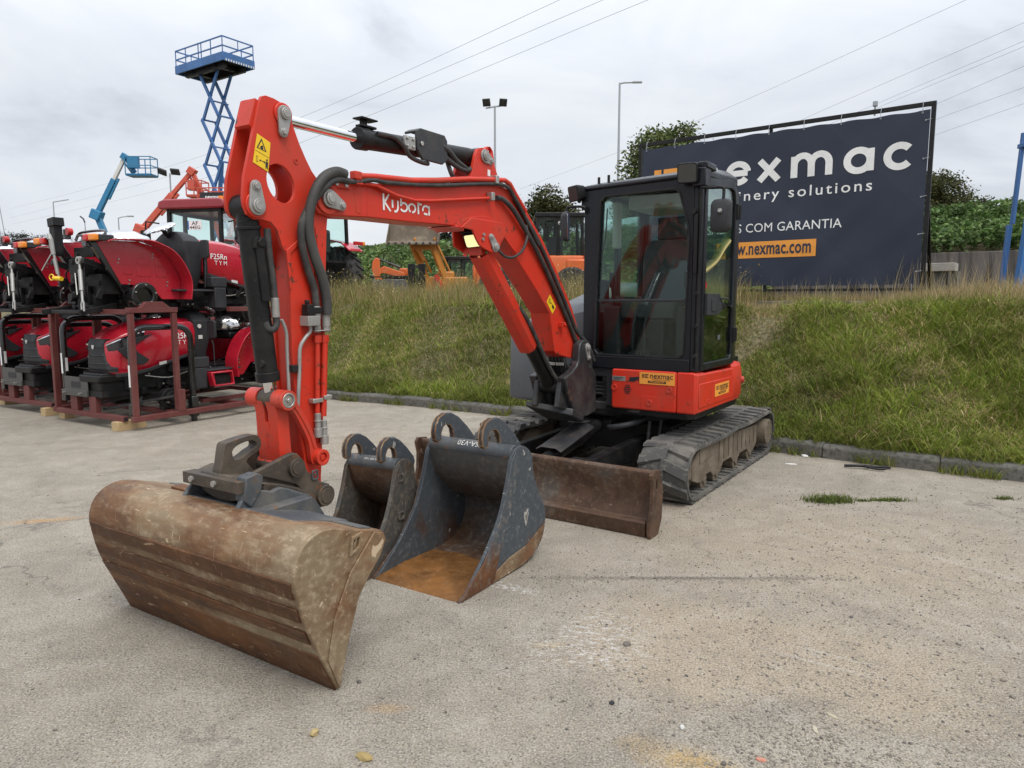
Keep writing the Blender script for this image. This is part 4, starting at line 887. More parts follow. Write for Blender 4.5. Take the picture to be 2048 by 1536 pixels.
# pipes and hoses on the boom
def pipe(name, pts, r, mat, k=4, par=None, seg=8):
    q = Bm(); q.tube([G(*p) for p in pts], r, seg, k); return q.done(name, mat, par or boom, ang=60)
pipe('red_pipe', [(.112, 2.45, 2.168), (.112, 2.30, 2.185), (.112, 2.02, 2.205), (.112, 1.80, 2.235), (.112, 1.50, 2.285), (.112, 1.24, 2.318), (.112, 1.08, 2.335), (.112, 1.02, 2.32), (.112, .95, 2.26), (.112, .82, 2.16)], .0165, M['red'], 0)
pipe('red_pipe', [(.108, 2.43, 2.138), (.108, 2.30, 2.142), (.108, 2.15, 2.11), (.108, 2.0, 2.10), (.108, 1.85, 2.115), (.108, 1.5, 2.165), (.108, 1.22, 2.205)], .0105, M['red'], 0)
pipe('hydraulic_hose', [(.112, 2.52, 2.135), (.118, 2.44, 2.14), (.116, 2.33, 2.165), (.114, 2.2, 2.168), (.112, 1.8, 2.208), (.112, 1.3, 2.283), (.112, 1.08, 2.30), (.112, .98, 2.255), (.112, .80, 2.10), (.105, .62, 1.94)], .0125, M['hose'], 5)
pipe('hydraulic_hose', [(.108, 1.17, 2.212), (.112, 1.10, 2.21), (.118, .98, 2.15), (.115, .82, 2.03), (.112, .66, 1.90), (.108, .45, 1.70), (.106, .2, 1.43), (.106, .04, 1.24), (.12, -.03, 1.12), (.16, -.12, 1.0)], .017, M['hose'], 5)
pipe('hydraulic_hose', [(.104, .95, 2.235), (.10, .80, 2.12), (.098, .6, 1.955), (.098, .35, 1.70), (.10, .15, 1.47), (.11, .02, 1.30), (.14, -.1, 1.2), (.16, -.2, 1.05)], .016, M['hose'], 4)
pipe('lamp_cable', [(.10, .79, 2.07), (.118, .80, 2.0), (.12, .86, 1.90), (.118, .96, 1.845), (.115, 1.06, 1.835), (.11, 1.13, 1.862), (.10, 1.16, 1.90)], .0095, M['hose'], 5)
q = Bm()
for (b_, z_) in ((1.195, 2.318), (1.245, 2.205)): q.box(G(.09, b_ + .018, z_ - .022), G(.135, b_ - .018, z_ + .03))
q.done('pipe_clamp', M['bolt'], boom, bevel=.004)
q = Bm(); q.box(G(.094, 2.475, 2.19), G(.134, 2.425, 2.15)); q.box(G(.092, 2.46, 2.155), G(.128, 2.41, 2.125)); q.done('pipe_joint', M['red'], boom, bevel=.005)
q = Bm(); q.box(G(HB, .29, 1.38), G(HB + .04, .24, 1.34)); q.cyl(G(HB + .04, .265, 1.36), G(HB + .055, .265, 1.36), .012, seg=8); q.done('hose_clip', M['red'], boom, bevel=.004)
q = Bm(); q.prism([(.46, 1.555), (.40, 1.485), (.35, 1.44), (.412, 1.508)][:0] or [(.475, 1.535), (.425, 1.59), (.335, 1.50), (.385, 1.445)], HB + .001, HB + .003, FB); ws = q.done('warning_sticker', M['yellow'], boom)
q = Bm(); q.prism([(.452, 1.535), (.43, 1.565), (.398, 1.515)], HB + .0032, HB + .004, FB, holes=[[(.443, 1.537), (.43, 1.555), (.41, 1.524)]]); q.prism([(.40, 1.50), (.385, 1.52), (.36, 1.495), (.375, 1.475)], HB + .0032, HB + .004, FB); q.done('pictogram', M['ink'], ws)
q = Bm(); Wd = .385; sx = Wd / 5.45
strokes(q, KUB, .19, plane_m(G(HB + .0025, 2.225, 2.028), Vector((0, 1, .018)), (0, 0, 1)) @ Matrix.Diagonal((sx, .056, 1, 1)))
q.done('maker_name', M['white'], boom)

# arm cylinder
ac = Bm(); p0 = Vector((2.30, 2.390)); p1 = Vector((1.27, 2.462)); dd = (p1 - p0).normalized()
ac.cyl(G(0, *p0), G(0, *(p1 - dd * .06)), .052, seg=28); ac.cyl(G(0, *(p0 - dd * .02)), G(0, *(p0 + dd * .05)), .058, seg=28); ac.cyl(G(-.05, *p1), G(.05, *p1), .055, seg=24)
acy = ac.done('arm_cylinder', M['black2'], EX, bevel=.004)
q = Bm(); q.cyl(G(0, 2.85, 2.385), G(0, *p0), .0265, seg=24); q.done('rod', M['chrome'], acy)
q = Bm(); q.cyl(G(-.048, 2.852, 2.385), G(.048, 2.852, 2.385), .045, seg=20); q.done('rod_eye', M['black2'], acy, bevel=.004)
q = Bm(); q.prism([(1.925, 2.497), (1.89, 2.515), (1.67, 2.515), (1.645, 2.485), (1.645, 2.375), (1.69, 2.345), (1.875, 2.345), (1.925, 2.40)], .057, .075, FB); q.prism([(1.925, 2.497), (1.89, 2.515), (1.67, 2.515), (1.66, 2.50), (1.88, 2.50), (1.92, 2.485)], -.02, .06, FB); q.done('valve_cover', M['dgrey'], acy, bevel=.004)
q = Bm(); q.box(G(.053, 2.02, 2.455), G(.068, 1.93, 2.385)); 
for (b_, z_) in ((2.0, 2.44), (1.95, 2.44), (2.0, 2.40), (1.95, 2.40)): q.cyl(G(.068, b_, z_), G(.078, b_, z_), .009, seg=6)
q.cyl(G(.075, 1.885, 2.43), G(.083, 1.885, 2.43), .013, seg=10); q.done('hose_bracket', M['bolt'], acy, bevel=.002)
q = Bm(); q.box(G(-.02, 2.31, 2.45), G(.03, 2.2, 2.462)); q.box(G(-.01, 2.29, 2.44), G(.01, 2.25, 2.49)); q.box(G(-.03, 2.32, 2.488), G(.04, 2.2, 2.497)); q.done('rod_guard', M['black2'], acy, bevel=.003)
pipe('hydraulic_hose', [(.05, 2.22, 2.425), (.062, 2.10, 2.425), (.07, 2.03, 2.39), (.068, 1.98, 2.345), (.06, 1.88, 2.332), (.05, 1.80, 2.335)], .013, M['hose'], 5, acy)
pipe('hydraulic_hose', [(.06, 1.69, 2.46), (.075, 1.63, 2.43), (.07, 1.55, 2.39), (.066, 1.45, 2.36), (.05, 1.40, 2.34)], .015, M['hose'], 5, acy)
pipe('hydraulic_hose', [(.03, 1.60, 2.40), (.06, 1.60, 2.32), (.05, 1.55, 2.285), (.0, 1.45, 2.29)], .014, M['hose'], 5, acy)
pipe('hydraulic_hose', [(.06, 1.66, 2.40), (.075, 1.58, 2.36), (.07, 1.48, 2.345), (.06, 1.40, 2.36), (.04, 1.36, 2.38)], .015, M['hose'], 5, acy)

# lift cylinder with its red channel guard
lc = Bm(); a0 = Vector((1.205, 1.90)); a1 = Vector((.24, .875)); dd = (a1 - a0).normalized(); pm = a0 + dd * .62
lc.cyl(G(0, *pm), G(0, *(a1 - dd * .04)), .06, seg=26); lc.cyl(G(0, *(pm - dd * .03)), G(0, *(pm + dd * .06)), .066, seg=26); lc.cyl(G(-.08, *a1), G(.08, *a1), .058, seg=24); 
lcy = lc.done('lift_cylinder', M['black2'], EX, bevel=.004)
q = Bm(); q.cyl(G(-.04, *a0), G(.04, *a0), .05, seg=20); q.cyl(G(0, *(a0 + dd * .03)), G(0, *(pm + dd * .1)), .032, seg=20); q.done('rod', M['chrome'], lcy)
pipe('hydraulic_hose', [(.05, .86, 1.52), (.075, .74, 1.42), (.08, .55, 1.2), (.08, .40, 1.03), (.09, .28, .92), (.12, .2, .86)], .016, M['hose'], 4, lcy)
nrm = Vector((-dd.y, dd.x)); nrm = -nrm if nrm.x < 0 else nrm                         # towards the camera
def gsec(t, o, w):  # guard cross-section
    c = a0 + dd * t + nrm * .045
    return [G(a, *(c + nrm * n_)) for a, n_ in ((-w, -.05), (-w, .015), (-w + .03, .05), (w - .03, .05), (w, .015), (w, -.05), (w - .006, -.05), (w - .006, .012), (w - .033, .044), (-w + .033, .044), (-w + .006, .012), (-w + .006, -.05))]
q = Bm(); q.loft([gsec(.02, 0, .072), gsec(.9, 0, .072), gsec(.93, 0, .068)]); q.done('cylinder_guard', M['red'], lcy, bevel=.003)
q = Bm(); q.cyl(G(-.10, 1.235, 1.88), G(-.02, 1.235, 1.88), .03); q.boxc(G(.0, 1.24, 1.87), (.1, .05, .06)); q.done('rod_clevis', M['red_worn'], lcy, bevel=.004)

# arm
AP = [(2.968, 2.44), (2.947, 2.448), (2.90, 2.445), (2.855, 2.434), (2.825, 2.412), (2.806, 2.37), (2.792, 2.332), (2.765, 2.273), (2.728, 2.208), (2.695, 2.159), (2.65, 2.115), (2.585, 2.09), (2.555, 2.04), (2.575, 1.985), (2.605, 1.95), (2.612, 1.90), (2.623, 1.745), (2.643, 1.401), (2.67, 1.0), (2.70, .66), (2.695, .61), (2.72, .565), (2.77, .56), (2.80, .60), (2.802, .81), (2.836, 1.014), (2.847, 1.242), (2.85, 1.408), (2.847, 1.686), (2.865, 1.77), (2.888, 1.80), (2.911, 1.868), (2.945, 1.9), (2.994, 1.907), (3.029, 1.903), (3.068, 1.922), (3.085, 1.959), (3.088, 1.992), (3.077, 2.081), (3.048, 2.184), (3.012, 2.311), (2.983, 2.411)]
HH = .068
hole = [(2.88 + .078 * math.cos(R(a)) + .012 * math.sin(R(a)), 2.077 + .086 * math.sin(R(a))) for a in range(0, -360, -15)]
q = Bm()
for s in (-1, 1): q.prism(AP, *((HH - .018, HH) if s > 0 else (-HH, -HH + .018)), FB, holes=[hole])
body = [(2.60, 2.03), (2.598, 1.9), (2.612, 1.745), (2.633, 1.401), (2.66, 1.0), (2.69, .66), (2.80, .62), (2.792, .81), (2.826, 1.014), (2.837, 1.242), (2.84, 1.408), (2.837, 1.686), (2.83, 1.83), (2.76, 1.96), (2.68, 2.05)]
q.prism(body, -HH + .018, HH - .018, FB)
q.prism([(2.975, 2.425), (2.99, 2.43), (3.028, 2.31), (3.012, 2.30)], -HH + .018, HH - .018, FB)
q.prism([(2.86, 2.425), (2.83, 2.40), (2.80, 2.30), (2.74, 2.19), (2.755, 2.18), (2.82, 2.30), (2.845, 2.38), (2.87, 2.412)][::1], -HH + .018, HH - .018, FB)
arm = q.done('arm', M['red'], EX, bevel=.005)
q = Bm()
for s in (-1, 1):
    t = (HH, HH + .010) if s > 0 else (-HH - .010, -HH)
    q.prism(arc(2.858, 2.386, .05, 0, 360, 20)[:-1], *t, FB); q.prism(arc(3.025, 1.965, .056, 0, 360, 20)[:-1], *t, FB)
q.prism([(2.915, 1.86), (2.80, 2.0), (2.79, 1.99), (2.885, 1.86), (2.885, 1.70), (2.90, 1.68)][:0] or [(2.868, 1.78), (2.70, 1.90), (2.695, 1.89), (2.845, 1.765), (2.845, 1.60), (2.856, 1.60)], HH, HH + .008, FB)
q.prism([(2.69, 1.90), (2.675, 1.78), (2.71, 1.62), (2.725, 1.30), (2.718, 1.30), (2.700, 1.62), (2.665, 1.78), (2.68, 1.90)], HH, HH + .006, FB)
q.done('boss', M['red'], arm, bevel=.004)
q = Bm(); q.cyl(G(-HH - .01, 2.858, 2.386), G(HH + .01, 2.858, 2.386), .028); pinplate(q, (2.858, 2.386), (2.868, 2.305), HH + .008, .037, .024); pinplate(q, (3.026, 1.962), (3.030, 2.045), HH + .008, .042, .027); q.done('pin_plate', M['plate'], arm, bevel=.003)
q = Bm(); q.ring(G(HH, 2.79, 2.19), G(HH + .004, 2.79, 2.19), .013, .008, 14)
for p_ in ((2.83, 2.235), (2.872, 2.21), (2.845, 2.30)): q.cyl(G(HH, *p_), G(HH + .001, *p_), .006, seg=10)
q.done('bolt_hole', M['red_worn'], arm)
st = [(3.010, 2.275), (2.955, 2.247), (2.965, 2.105), (3.030, 2.135)]
q = Bm(); q.prism([(3.002, 2.275), (2.932, 2.248), (2.950, 2.118), (3.030, 2.148)], HH + .0008, HH + .0022, FB); ws = q.done('warning_sticker', M['yellow'], arm)
q = Bm(); q.prism([(2.980, 2.258), (2.956, 2.202), (3.008, 2.214)], HH + .0024, HH + .003, FB, holes=[[(2.9805, 2.248), (2.9635, 2.207), (3.0005, 2.2155)]])
q.prism([(2.99, 2.218), (2.985, 2.225), (2.975, 2.228), (2.972, 2.212), (2.98, 2.21)], HH + .0024, HH + .003, FB); q.prism([(3.015, 2.203), (2.943, 2.180), (2.943, 2.1785), (3.015, 2.2015)], HH + .0024, HH + .003, FB)
q.prism([(2.972, 2.165), (2.965, 2.155), (2.972, 2.150)], HH + .0024, HH + .003, FB); q.prism([(2.990, 2.168), (2.997, 2.160), (2.990, 2.155)], HH + .0024, HH + .003, FB); q.prism([(2.99, 2.1635), (2.972, 2.159), (2.972, 2.156), (2.99, 2.1605)], HH + .0024, HH + .003, FB)
q.prism([(3.012, 2.180), (3.003, 2.177), (3.004, 2.152), (3.013, 2.155)], HH + .0024, HH + .003, FB, holes=[[(3.0105, 2.178), (3.0045, 2.176), (3.0055, 2.154), (3.0115, 2.157)]])
q.prism(arc(2.955, 2.168, .0045, 0, 360, 10)[:-1], HH + .0024, HH + .003, FB); q.prism([(2.962, 2.163), (2.949, 2.159), (2.951, 2.145), (2.953, 2.128), (2.957, 2.128), (2.958, 2.142), (2.961, 2.130), (2.965, 2.131), (2.964, 2.150)], HH + .0024, HH + .003, FB)
q.done('pictogram', M['ink'], ws)
# bucket cylinder in the fork of the arm
bc = Bm(); t0 = Vector((3.024, 1.962)); t1 = Vector((2.931, 1.089)); dd = (t1 - t0).normalized()
bc.cyl(G(0, *(t0 + dd * .06)), G(0, *(t1 - dd * .10)), .049, seg=28); bc.cyl(G(0, *(t1 - dd * .13)), G(0, *(t1 - dd * .085)), .055, seg=28); bc.cyl(G(0, *(t0 + dd * .085)), G(0, *(t0 + dd * .10)), .056, seg=28); bc.cyl(G(-.046, *t0), G(.046, *t0), .056, seg=24); bc.cyl(G(0, *(t0 + dd * .01)), G(0, *(t0 + dd * .09)), .046, .049, seg=24)
bc.boxc(G(.05, *(t0 + dd * .16)), (.045, .05, .05)); bc.cyl(G(.06, *(t0 + dd * .16)), G(.085, *(t0 + dd * .16)), .022, seg=6); bc.cyl(G(-.05, *(t0 + dd * .15)), G(-.075, *(t0 + dd * .15)), .016, seg=10); bc.tube([G(.06, *(t0 + dd * .17)), G(.062, *(t0 + dd * .30)), G(.06, *(t0 + dd * .42))], .02, 10)
bc.cyl(G(.02, t1.x + .035, t1.y + .17), G(.02, t1.x + .065, t1.y + .17), .02, seg=12)
bcy = bc.done('bucket_cylinder', M['black2'], EX, bevel=.003)
q = Bm(); q.cyl(G(0, *(t1 - dd * .10)), G(0, *(t1 - dd * .03)), .026, seg=20); q.done('rod', M['chrome'], bcy)
q = Bm(); q.cyl(G(-.05, *t1), G(.05, *t1), .042, seg=20); q.done('rod_eye', M['hitch'], bcy, bevel=.004)
# link: bosses, H-shaped link, curved guide links
q = Bm(); q.cyl(G(-.128, 2.931, 1.089), G(-.052, 2.931, 1.089), .047, seg=24); q.cyl(G(.052, 2.931, 1.089), G(.115, 2.931, 1.089), .047, seg=24)
q.prism([(2.975, 1.08), (2.96, 1.03), (2.955, .90), (2.95, .83), (2.945, .77), (2.90, .74), (2.875, .77), (2.885, .85), (2.895, 1.03), (2.90, 1.08)], -.075, -.012, FB); q.prism([(2.975, 1.08), (2.96, 1.03), (2.955, .90), (2.95, .83), (2.945, .77), (2.90, .74), (2.875, .77), (2.885, .85), (2.895, 1.03), (2.90, 1.08)], .012, .075, FB)
q.prism([(2.962, .98), (2.953, .90), (2.947, .80), (2.91, .80), (2.91, .98)], -.014, .014, FB, holes=[[(2.951, .88), (2.949, .83), (2.914, .83), (2.914, .88)]])
q.cyl(G(-.09, 2.908, .772), G(.09, 2.908, .772), .045, seg=20)
lk = q.done('bucket_link', M['red_worn'], EX, bevel=.006)
q = Bm()
for s in (-1, 1):
    gl = smooth2([(2.955, 1.118), (2.915, 1.12), (2.87, 1.075), (2.81, .985), (2.77, .90), (2.752, .835), (2.715, .81), (2.712, .77), (2.745, .745), (2.785, .76), (2.795, .80), (2.805, .87), (2.845, .955), (2.895, 1.035), (2.945, 1.055)], 3)
    q.prism(gl, *((.078, .108) if s > 0 else (-.108, -.078)), FB)
    q.prism(smooth2([(2.90, 1.09), (2.835, .995), (2.79, .91), (2.77, .84), (2.777, .84), (2.797, .90), (2.842, .985), (2.905, 1.08)], 3), *((.108, .113) if s > 0 else (-.113, -.108)), FB)
q.ring(G(.105, 2.744, .787), G(.14, 2.744, .787), .04, .024, 24); q.ring(G(.108, 2.931, 1.089), G(.128, 2.931, 1.089), .047, .034, 24)
q.done('guide_link', M['red_worn'], lk, bevel=.005)
q = Bm(); q.cyl(G(-.13, 2.744, .787), G(.13, 2.744, .787), .024, seg=18); q.cyl(G(.13, 2.744, .787), G(.136, 2.744, .787), .014, seg=12); q.done('link_pin', M['red'], lk, bevel=.003)
q = Bm(); q.ring(G(.115, 2.931, 1.089), G(.13, 2.931, 1.089), .036, .027, 20); q.cyl(G(.11, 2.931, 1.089), G(.125, 2.931, 1.089), .026, seg=18); q.cyl(G(.125, 2.931, 1.089), G(.134, 2.931, 1.089), .012, seg=6); q.done('link_pin', M['bolt'], lk, bevel=.002)
# hoses, pipes and valve on the arm side
def ap(name, pts, r, mat, k=4, seg=10): return pipe(name, pts, r, mat, k, arm, seg)
sl_ = ap('corrugated_hose', [(.118, 2.53, 2.165), (.125, 2.60, 2.165), (.13, 2.68, 2.125), (.125, 2.735, 2.05), (.118, 2.765, 1.95), (.115, 2.765, 1.86), (.112, 2.735, 1.76), (.108, 2.69, 1.66), (.102, 2.66, 1.56), (.098, 2.655, 1.48)], .0225, M['sleeve'], 8, 14)
q = Bm()
cp = smooth([G(*p) for p in [(.118, 2.53, 2.165), (.125, 2.60, 2.165), (.13, 2.68, 2.125), (.125, 2.735, 2.05), (.118, 2.765, 1.95), (.115, 2.765, 1.86), (.112, 2.735, 1.76), (.108, 2.69, 1.66), (.102, 2.66, 1.56), (.098, 2.655, 1.48)]], 14)
for i in range(0, len(cp) - 1): q.cyl(cp[i], cp[i].lerp(cp[i + 1], .55), .0245, seg=12)
q.done('hose_rib', M['sleeve'], sl_)
ap('hydraulic_hose', [(.11, 2.50, 2.135), (.118, 2.57, 2.135), (.125, 2.65, 2.10), (.108, 2.74, 2.0), (.105, 2.80, 1.90), (.098, 2.795, 1.80), (.095, 2.765, 1.70), (.092, 2.725, 1.60), (.090, 2.715, 1.52)], .018, M['hose'], 6)
ap('red_pipe', [(.088, 2.712, 1.36), (.088, 2.728, 1.0)], .0125, M['red'], 0); ap('red_pipe', [(.088, 2.665, 1.36), (.088, 2.69, .98)], .0155, M['red'], 0)
q = Bm()
for b0, zz in ((2.715, 1.52), (2.655, 1.48)):
    q.cyl(G(.09, b0, zz), G(.089, b0, zz - .06), .021, seg=14); q.cyl(G(.089, b0, zz - .06), G(.089, b0, 1.395), .014, seg=12); q.cyl(G(.089, b0, 1.425), G(.089, b0, 1.395), .02, seg=6)
for b0, zz in ((2.727, 1.0), (2.689, .96)):
    q.cyl(G(.089, b0, zz), G(.089, b0, zz - .075), .0155, seg=14); q.cyl(G(.089, b0, zz - .035), G(.089, b0, zz - .042), .019, seg=14); q.cyl(G(.089, b0, zz - .075), G(.089, b0 + .001, zz - .12), .021, seg=14)
q.done('hose_fitting', M['plate'], arm, bevel=.002)
q = Bm()
for b0, zz in ((2.712, 1.38), (2.665, 1.38)): q.cyl(G(.089, b0, zz), G(.089, b0, zz - .035), .0195, seg=6)
q.done('red_fitting', M['red'], arm)
q = Bm(); q.box(G(.07, 2.765, 1.052), G(.105, 2.70, 1.073)); q.box(G(.07, 2.695, 1.062), G(.108, 2.645, 1.083)); q.box(G(.066, 2.745, 1.40), G(.112, 2.64, 1.405)); q.done('pipe_clamp', M['bolt'], arm, bevel=.003)
q = Bm(); q.box(G(HH, 2.80, 1.428), G(HH + .06, 2.725, 1.475)); va = q.done('valve_block', M['plate'], arm, bevel=.002)
q = Bm(); q.box(G(HH + .01, 2.795, 1.478), G(HH + .055, 2.755, 1.53)); q.box(G(HH + .015, 2.76, 1.485), G(HH + .05, 2.70, 1.515)); q.cyl(G(HH + .03, 2.778, 1.53), G(HH + .03, 2.778, 1.55), .012, seg=10); q.done('solenoid', M['black2'], va, bevel=.004)
ap('steel_pipe', [(HH + .03, 2.762, 1.428), (HH + .03, 2.765, 1.40), (HH + .028, 2.80, 1.365), (HH + .024, 2.825, 1.32), (HH + .02, 2.83, 1.20), (HH + .02, 2.845, 1.06), (HH + .02, 2.85, .98)], .009, M['plate'], 4)
ap('steel_pipe', [(.06, 2.90, 1.46), (.06, 2.875, 1.40), (.055, 2.87, 1.30), (.06, 2.872, 1.15), (.055, 2.868, 1.04)], .008, M['plate'], 4)
ap('hydraulic_hose', [(.052, 2.955, 1.87), (.054, 2.95, 1.75), (.055, 2.935, 1.62), (.055, 2.93, 1.52)], .0165, M['hose'], 4)
q = Bm(); q.cyl(G(.055, 2.93, 1.56), G(.055, 2.927, 1.47), .019, seg=12); q.done('hose_fitting', M['plate'], arm, bevel=.002)
ap('hydraulic_hose', [(.055, 2.927, 1.47), (.055, 2.925, 1.44), (.05, 2.94, 1.415), (.045, 2.965, 1.42), (.04, 2.975, 1.45)], .016, M['hose'], 4)
q = Bm(); q.box(G(.05, 2.87, 1.21), G(.09, 2.815, 1.245)); q.done('pipe_bracket', M['black2'], arm, bevel=.003)

# quick hitch with tilt plate
HP = [(3.145, .79), (2.945, .838), (2.92, .842), (2.89, .832), (2.862, .80), (2.832, .735), (2.75, .665), (2.70, .645), (2.675, .605), (2.685, .56), (2.72, .535), (2.78, .54), (2.86, .63), (2.905, .685), (3.132, .778)]
q = Bm()
for s in (-1, 1): q.prism(HP, *((.10, .128) if s > 0 else (-.128, -.10)), FB)
q.prism([(3.24, .795), (3.0, .745), (2.86, .70), (2.75, .60), (2.74, .53), (2.80, .51), (2.92, .60), (3.20, .71), (3.25, .76)], -.11, .11, FB)
q.prism([(3.20, .77), (3.0, .712), (2.90, .672), (2.83, .625), (2.82, .60), (2.86, .595), (3.0, .66), (3.20, .735)], -.14, .14, FB)
hit = q.done('quick_hitch', M['hitch'], EX, bevel=.008, seg=3)
q = Bm()
for (b_, z_, r_) in ((2.909, .769, .045), (2.738, .596, .052)): q.cyl(G(-.15, b_, z_), G(.148, b_, z_), r_, seg=24); q.cyl(G(.148, b_, z_), G(.152, b_, z_), r_ * .72, seg=20)
q.done('hitch_pin', M['hitch'], hit, bevel=.005)
q = Bm(); q.prism(smooth2([(3.235, .80), (3.225, .83), (3.208, .912), (3.185, .925), (3.12, .935), (3.05, .938), (3.022, .918), (3.018, .885), (3.035, .858), (3.075, .843), (3.10, .82), (3.055, .76), (3.10, .74), (3.22, .77)], 2), -.03, .03, FB, holes=[smooth2([(3.172, .880), (3.15, .902), (3.10, .914), (3.062, .914), (3.042, .898), (3.046, .880), (3.08, .866), (3.12, .846), (3.16, .842)], 2)[::-1]])
q.done('lifting_hook', M['hitch'], hit, bevel=.008, seg=3)
q = Bm(); q.prism(rrect(2.775, .685, 2.815, .735, .008, 2), .128, .136, FB, holes=[rrect(2.782, .692, 2.808, .728, .005, 2)[::-1]]); q.prism([(2.806, .722), (2.795, .70), (2.784, .722), (2.79, .722), (2.795, .711), (2.80, .722)], .129, .135, FB); q.done('emblem', M['hitchgrey'], hit, bevel=.002)
tb = Bm(); tb.box(G(-.19, 3.275, .735), G(.20, 3.215, .785)); tb.prism([(3.215, .735), (3.215, .785), (3.14, .80), (3.14, .74)], -.17, -.02, FB); tb.prism(arc(.0, .74, .17, 180, 360, 14, .07) + [(.17, .735), (-.17, .735)], -3.21, -3.12, lambda p, r_, t: (p, t, r_ - .005))
til = tb.done('tilt_bar', M['hitch'], hit, bevel=.006)
q = Bm()
for a in (-.12, .04): q.cyl(G(a, 3.275, .76), G(a, 3.287, .76), .014, seg=8)
q.cyl(G(-.0, 3.20, .79), G(0, 3.20, .81), .018, seg=8); q.done('bolt', M['bolt'], til)
q = Bm(); q.prism([(3.255, .70), (3.24, .80), (3.18, .81), (3.15, .79), (3.165, .73), (3.22, .665)], .145, .21, FB); q.done('locking_wedge', M['hitchgrey'], hit, bevel=.006)
er = Bm()
EP = smooth2([(3.30, .60), (3.262, .70), (3.193, .735), (3.10, .71), (3.052, .718), (2.95, .672), (2.875, .632), (2.825, .567), (2.795, .50), (2.90, .50), (3.1, .58)], 2)
for s in (-1, 1): er.prism(EP, *((.175, .20) if s > 0 else (-.20, -.175)), FB)
er.prism([(3.19, .67), (3.05, .64), (2.95, .60), (2.93, .62), (3.05, .665), (3.19, .70)], -.18, .18, FB)
ear = er.done('hitch_ear', M['hitchgrey'], hit, bevel=.008, seg=3)
q = Bm(); mt, mm = text_fit('3155', w=.06, bold=.02); q.mesh(mt, plane_m(G(.2015, 2.97, .62), Vector((0, 1, -.25)), (0, 0, 1)) @ mm); q.done('stamped_number', M['plate'], ear)

# wide grading bucket
A0, A1 = -.761, .708; AM = (A0 + A1) / 2
SH = [(3.318, .17), (3.386, .322), (3.418, .432), (3.435, .517), (3.428, .575), (3.405, .622), (3.365, .656), (3.31, .674), (3.25, .672), (3.16, .645), (3.05, .612), (2.965, .585)]
sp = smooth2(SH, 4, False)
def wavy(mb, path, th, a0, a1, n=24, amp=.004):
    """bent plate with slight dents along its length"""
    P = [Vector(p) for p in path]; O2 = []
    for i in range(len(P)):
        d = (P[min(i + 1, len(P) - 1)] - P[max(i - 1, 0)]).normalized(); O2.append(Vector((d.y, -d.x)))
    rows = []
    for j in range(n + 1):
        a = a0 + (a1 - a0) * j / n; ro = []; ri = []
        for i, p in enumerate(P):
            k = amp * noise.noise(Vector((a * 3, i * .35, 1.7))); ro.append(G(a, *(p + O2[i] * k))); ri.append(G(a, *(p - O2[i] * (th - k))))
        rows.append(ro + ri[::-1])
    mb.loft(rows)
q = Bm(); wavy(q, sp, .016, A0, A1)
bk = q.done('grading_bucket', M['rustA'], EX, ang=40)
q = Bm()
q.prism([(3.240, -.002), (3.326, .178), (3.300, .19), (3.285, .165), (3.222, .004)], A0, A1, FB); q.done('cutting_edge', M['rustB'], bk, bevel=.004)
def zb(z): return float(np.interp(z, [p[1] for p in SH[:4]], [p[0] for p in SH[:4]]))
for z0, z1 in ((.443, .513), (.340, .402), (.235, .300)):
    q = Bm(); n = 30
    rows = []
    for j in range(n + 1):
        a = A0 + .004 + (A1 - A0 - .008) * j / n; e0 = .006 * noise.noise(Vector((a * 6, z0 * 9, 0))); e1 = .006 * noise.noise(Vector((a * 6, z1 * 9, 3)))
        za, zc = z0 + e0, z1 + e1
        rows.append([G(a, zb(za), za), G(a, zb(za) + .009, za + .003), G(a, zb(zc) + .009, zc - .003), G(a, zb(zc), zc)])
    q.loft(rows); q.done('wear_strip', M['rustB'], bk, bevel=.002)
EPf = [(3.236, .006), (3.318, .17)] + sp[1:] + [(2.95, .548), (2.985, .486), (3.05, .425), (3.114, .352), (3.168, .221)]
for s, a in ((1, A1), (-1, A0)):
    q = Bm(); q.prism(EPf, *((a - .004, a + .016) if s > 0 else (a - .016, a + .004)), FB)
    q.prism([(3.236, .012), (3.29, .155), (3.25, .315), (3.16, .47), (3.02, .598), (2.963, .578), (2.952, .545), (2.987, .487), (3.052, .426), (3.116, .353), (3.17, .221)], *((a + .016, a + .025) if s > 0 else (a - .025, a - .016)), FB)
    ep = q.done('end_plate', M['rustA'], bk, bevel=.005)
    if s > 0:
        q = Bm(); q.prism([(3.165, .535), (3.105, .555), (3.09, .62), (3.15, .612)], A1 + .016, A1 + .03, FB, holes=[[(3.15, .55), (3.142, .598), (3.107, .603), (3.117, .565)]]); q.prism([(3.14, .555), (3.128, .57), (3.115, .60), (3.127, .60), (3.135, .58)], A1 + .016, A1 + .024, FB); q.done('emblem', M['rustA'], ep, bevel=.003)
q = Bm(); q.box(G(-.20, 3.2, .655), G(.24, 2.93, .58)); q.prism([(3.26, .676), (3.0, .61), (2.97, .60), (2.97, .586), (3.0, .592), (3.26, .662)], -.27, .52, FB); q.prism([(3.06, .622), (2.985, .60), (2.985, .585), (3.06, .607)], A0 + .03, A1 - .03, FB); q.done('top_plate', M['hitchgrey'], bk, bevel=.006)
BI = BE.inverted()
for ob in [bk] + list(bk.children) + [c for k in bk.children for c in k.children]:      # worn bucket, slightly narrower towards the top on its far side
    for v in ob.data.vertices:
        p = BI @ v.co; p.x += .065 * max(0, p.z) / .55 * (A1 - p.x) / (A1 - A0); v.co = BE @ p
q = Bm(); q.box(G(A0 + .35, 3.20, .652), G(A0 + .50, 3.14, .668)); q.done('weld_patch', M['rustB'], bk, bevel=.003)
